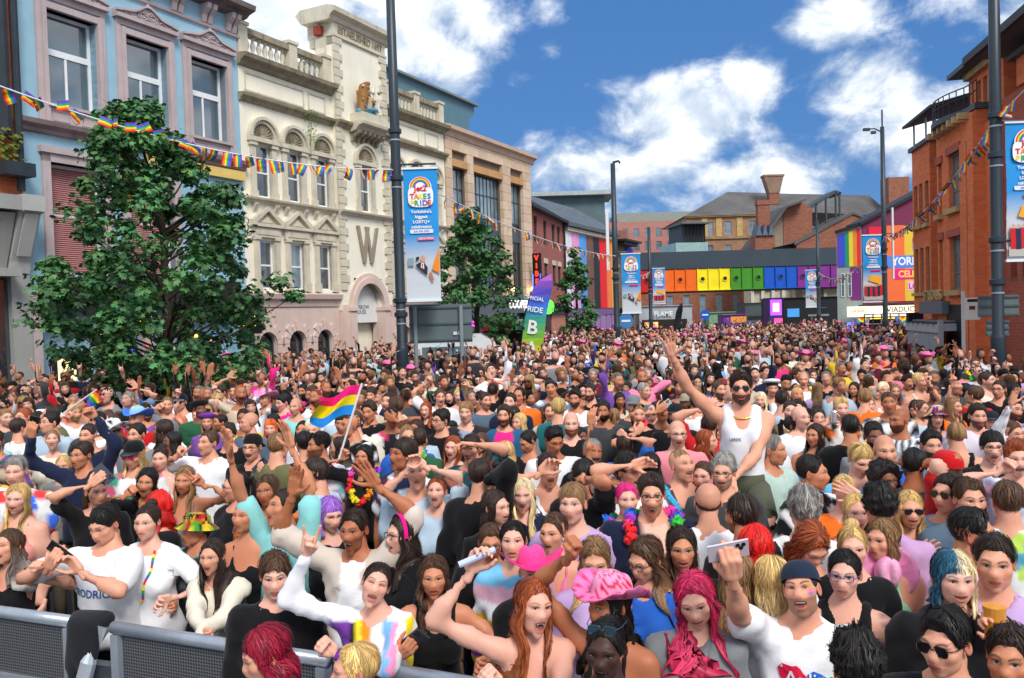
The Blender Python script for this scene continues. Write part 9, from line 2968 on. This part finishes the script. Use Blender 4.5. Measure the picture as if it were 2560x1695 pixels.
def screen(x, y, z):
 d = np.array([x, y, z - CAMH])
 w = d @ _f
 return (CX + FPX * (d @ CR) / w) * 2368 / 2560, (CY - FPX * (d @ CU) / w) * 2368 / 2560
cand = np.stack([rng.uniform(-9, 9.5, 30000), rng.uniform(3.6, 15.5, 30000)], 1)
cand = cand[np.argsort(cand[:, 1] + rng.normal(size=30000) * .15)]
pts = np.array([(q[0], q[1]) for q in PLACED])
scr = np.array([(q[1], q[2], q[3], q[4]) for q in PLACED])
NIND = 300
posts = [(-2.36, 18.0), (xr[0], 15.0), (-6.25, 15.4), (-2.1, 18.5), (-1.08, 18.5)]
last = 0
labels = {h['label'] for h in HEROES}
for cx_, cy_ in cand:
 if len(pts) >= NIND:
  break
 if abs(cx_ / cy_) > .64 or (np.hypot(pts[:, 0] - cx_, pts[:, 1] - cy_) < .36).any() or any(abs(cx_ - a) + abs(cy_ - b_) < .45 for a, b_ in posts):
  continue
 if cy_ < 5.5:
  continue
 u, v = screen(cx_, cy_, 1.6)
 fs = .25 * 1942.5 / cy_
 beh = scr[:, 0] > cy_ - .02
 du = np.abs(scr[:, 1] - u); dv = scr[:, 2] - v; hs_ = scr[:, 3]
 bad = beh & (dv > -.5 * fs - .35 * hs_) & (du < np.where(dv > .55 * fs, 1.02 * fs, .55 * fs) + .30 * hs_) & (dv < 3.2 * fs)
 nh = len(PLACED)
 if bad[:nh].any():
  continue
 s = rand_spec(rng)
 s['zh'] = min(s['zh'], 1.70)
 s['loc'] = (cx_, cy_, 0); s['headpos'] = (0, 0, s['zh'])
 if cy_ < 6.5:
  s.pop('arms', None)
  s['pose'] = s['pose'].replace('with one arm raised', '').replace('with both arms up', '').strip()
 k = int(np.argmin(np.hypot(pts[:nh, 0] - cx_, pts[:nh, 1] - cy_)))
 q = PLACED[k]
 rel = 'behind' if cy_ > q[1] + .35 and abs(cx_ - q[0]) < .5 else ('left of' if cx_ < q[0] else 'right of')
 for tr in range(26):
  if tr == 20:
   q = q[:5] + (' '.join(q[5].split()[:4]),)
  lab = ' '.join(f"person in {s['cn']} {TOPN[s['top']]} {s['pose']} {rel} one {q[5]}".split())
  if lab not in labels and len(lab.split()) <= 16:
   break
  if len(lab.split()) > 16:
   w_ = q[5].split()[:8]
   while w_[-1] in ('in', 'with', 'of', 'the', 'and', 'a', 'from', 'by', 'on', 'under', 'over', 'to', 'left', 'right'):
    w_.pop()
   q = q[:5] + (' '.join(w_),)
   s['pose'] = ''
   s.pop('gl', None); s.pop('hat', None); s.pop('lei', None)
   s.pop('arms', None)
  else:
   s['cn'] = str(rng.choice(list(FT))); s['topc'] = TC[FT[s['cn']]]
 labels.add(lab)
 s['label'] = lab
 build_person(s, rng, 1 if cy_ < 7.0 else 2)
 pts = np.vstack([pts, (cx_, cy_)])
 last = cy_
print('INDIVIDUALS', len(pts), 'to', last)
# ---- the rest of the crowd: one mass
CELL = CELL + (.11,)
TPL = {3: [], 4: []}
trng = np.random.default_rng(9)
for lod, n in ((3, 34), (4, 30)):
 for i in range(n):
  s = rand_spec(trng)
  s['nolegs'] = True
  s['headpos'] = (0, 0, s['zh'])
  s['loc'] = (0, 0, 0)
  if abs(s['yaw']) < 100:
   s['yaw'] *= .6
  pp = person_parts(s, trng, lod if lod == 3 else 4)
  out = []
  for nm, V, Q, C, mm in pp:
   z = 0 if nm == 'body' else (1 if nm in ('top', 'collar') else (2 if nm == 'hair' else 3))
   out.append((V, Q, C, z))
  m = MB()
  m.tube([(0, 0, 0), (0, 0, .5), (0, 0, .95)], [.12, .13, .15], 6)
  V, Q, C = tri_fix(m, (.03, .035, .05))
  out.append((V, Q, C, 3))
  TPL[lod].append((out, s['zh']))
crng = np.random.default_rng(11)
def inside(x, y):
 lx = -8.2 + (y - 25) * math.tan(R_(26.5)) + .5
 if y > 46:
  lx = .83 + (y - 46) * .27 + .6
 rx = 12.98 + (y - 27) * .2 - 1.0 if y < 27.5 else 17.5
 if y < 25.5:
  rx = min(rx, 10.6 if y > 19 else 9.4)
 return max(lx, -.9 * y) < x < min(rx, .9 * y)
c2 = np.concatenate([np.stack([crng.uniform(-14, 18, 16000), 11 + 37 * crng.random(16000) ** .9], 1), np.stack([crng.uniform(-10, 10, 5000), crng.uniform(4.5, 13.5, 5000)], 1)])
allp = [tuple(p) for p in pts]
grid = {}
def gkey(x, y):
 return int(x // .5), int(y // .5)
for p in allp:
 grid.setdefault(gkey(*p), []).append(p)
VV, QQ, CC, MI, off, cnt = [], [], [], [], 0, 0
obst = [(-2.36, 18.0, .35), (xr[0], 15.0, .35), (-6.25, 15.4, .35), (at_y(1050, 780, 26)[0], 27, 1.9), (1.1, 29, .9), (at_y(2070, 800, 38)[0], 39, 2.2), (-.3, 29.2, 1.5)]
tcol = np.array([TC[v] for v in FT.values()])
for x, y in c2:
 if y < last - .4 and abs(x) < .66 * y + .1 or not inside(x, y) or any(abs(x - a) < r and abs(y - b_) < r for a, b_, r in obst):
  continue
 md = .34 + .0045 * y
 kx, ky = gkey(x, y)
 if any((x - q[0]) ** 2 + (y - q[1]) ** 2 < md * md for i in (-2, -1, 0, 1, 2) for j in (-2, -1, 0, 1, 2) for q in grid.get((kx + i, ky + j), ())):
  continue
 grid.setdefault((kx, ky), []).append((x, y))
 lod = 3 if y < 15 and abs(x) < .66 * y else 4
 t, zh = TPL[lod][int(crng.integers(0, len(TPL[lod])))]
 a = crng.normal(0, .25); ca, sa = math.cos(a), math.sin(a)
 sc = float(crng.normal(1.0, .03)); mir = 1 if crng.random() < .5 else -1
 tc_ = tcol[crng.choice(len(tcol), p=FTW / FTW.sum())]
 hb = crng.uniform(.4, 1.0); sb = crng.uniform(.7, 1.0)
 for V, Q, C, z in t:
  v = V * sc
  v = np.stack([mir * v[:, 0], v[:, 1], v[:, 2]], 1)
  v = np.stack([v[:, 0] * ca - v[:, 1] * sa + x, v[:, 0] * sa + v[:, 1] * ca + y, v[:, 2]], 1)
  if z == 1:
   C = np.tile(tc_, (len(V), 1)) * crng.uniform(.9, 1.1)
  elif z == 2:
   C = C * hb
  elif z == 0:
   C = C * sb
  VV.append(v); QQ.append((Q if mir > 0 else Q[:, ::-1]) + off); CC.append(C); MI.append(np.full(len(Q), 0 if z == 0 else 1)); off += len(V)
 cnt += 1
Q = np.concatenate(QQ); MI = np.concatenate(MI)
t = (Q[:, 2] == Q[:, 3]) | (Q[:, 0] == Q[:, 1])
Qt = Q[t]; Qt = np.where((Qt[:, 0] == Qt[:, 1])[:, None], Qt[:, 1:], Qt[:, :3])
me = np_mesh('crowd', np.concatenate(VV), [Q[~t], Qt], np.concatenate(CC).clip(0, 1), [PM['skin'], PM['cloth']], np.concatenate([MI[~t], MI[t]]))
cr = link('crowd', me)
tag(cr, 'dense crowd of festival goers filling the street towards the bridge', 'crowd', kind='stuff')
tot = sum(len(m.loops) - 2 * len(m.polygons) for m in bpy.data.meshes)
print('CROWD', cnt, 'crowd tris', len(me.loops) - 2 * len(me.polygons), 'TOTAL TRIS', tot)
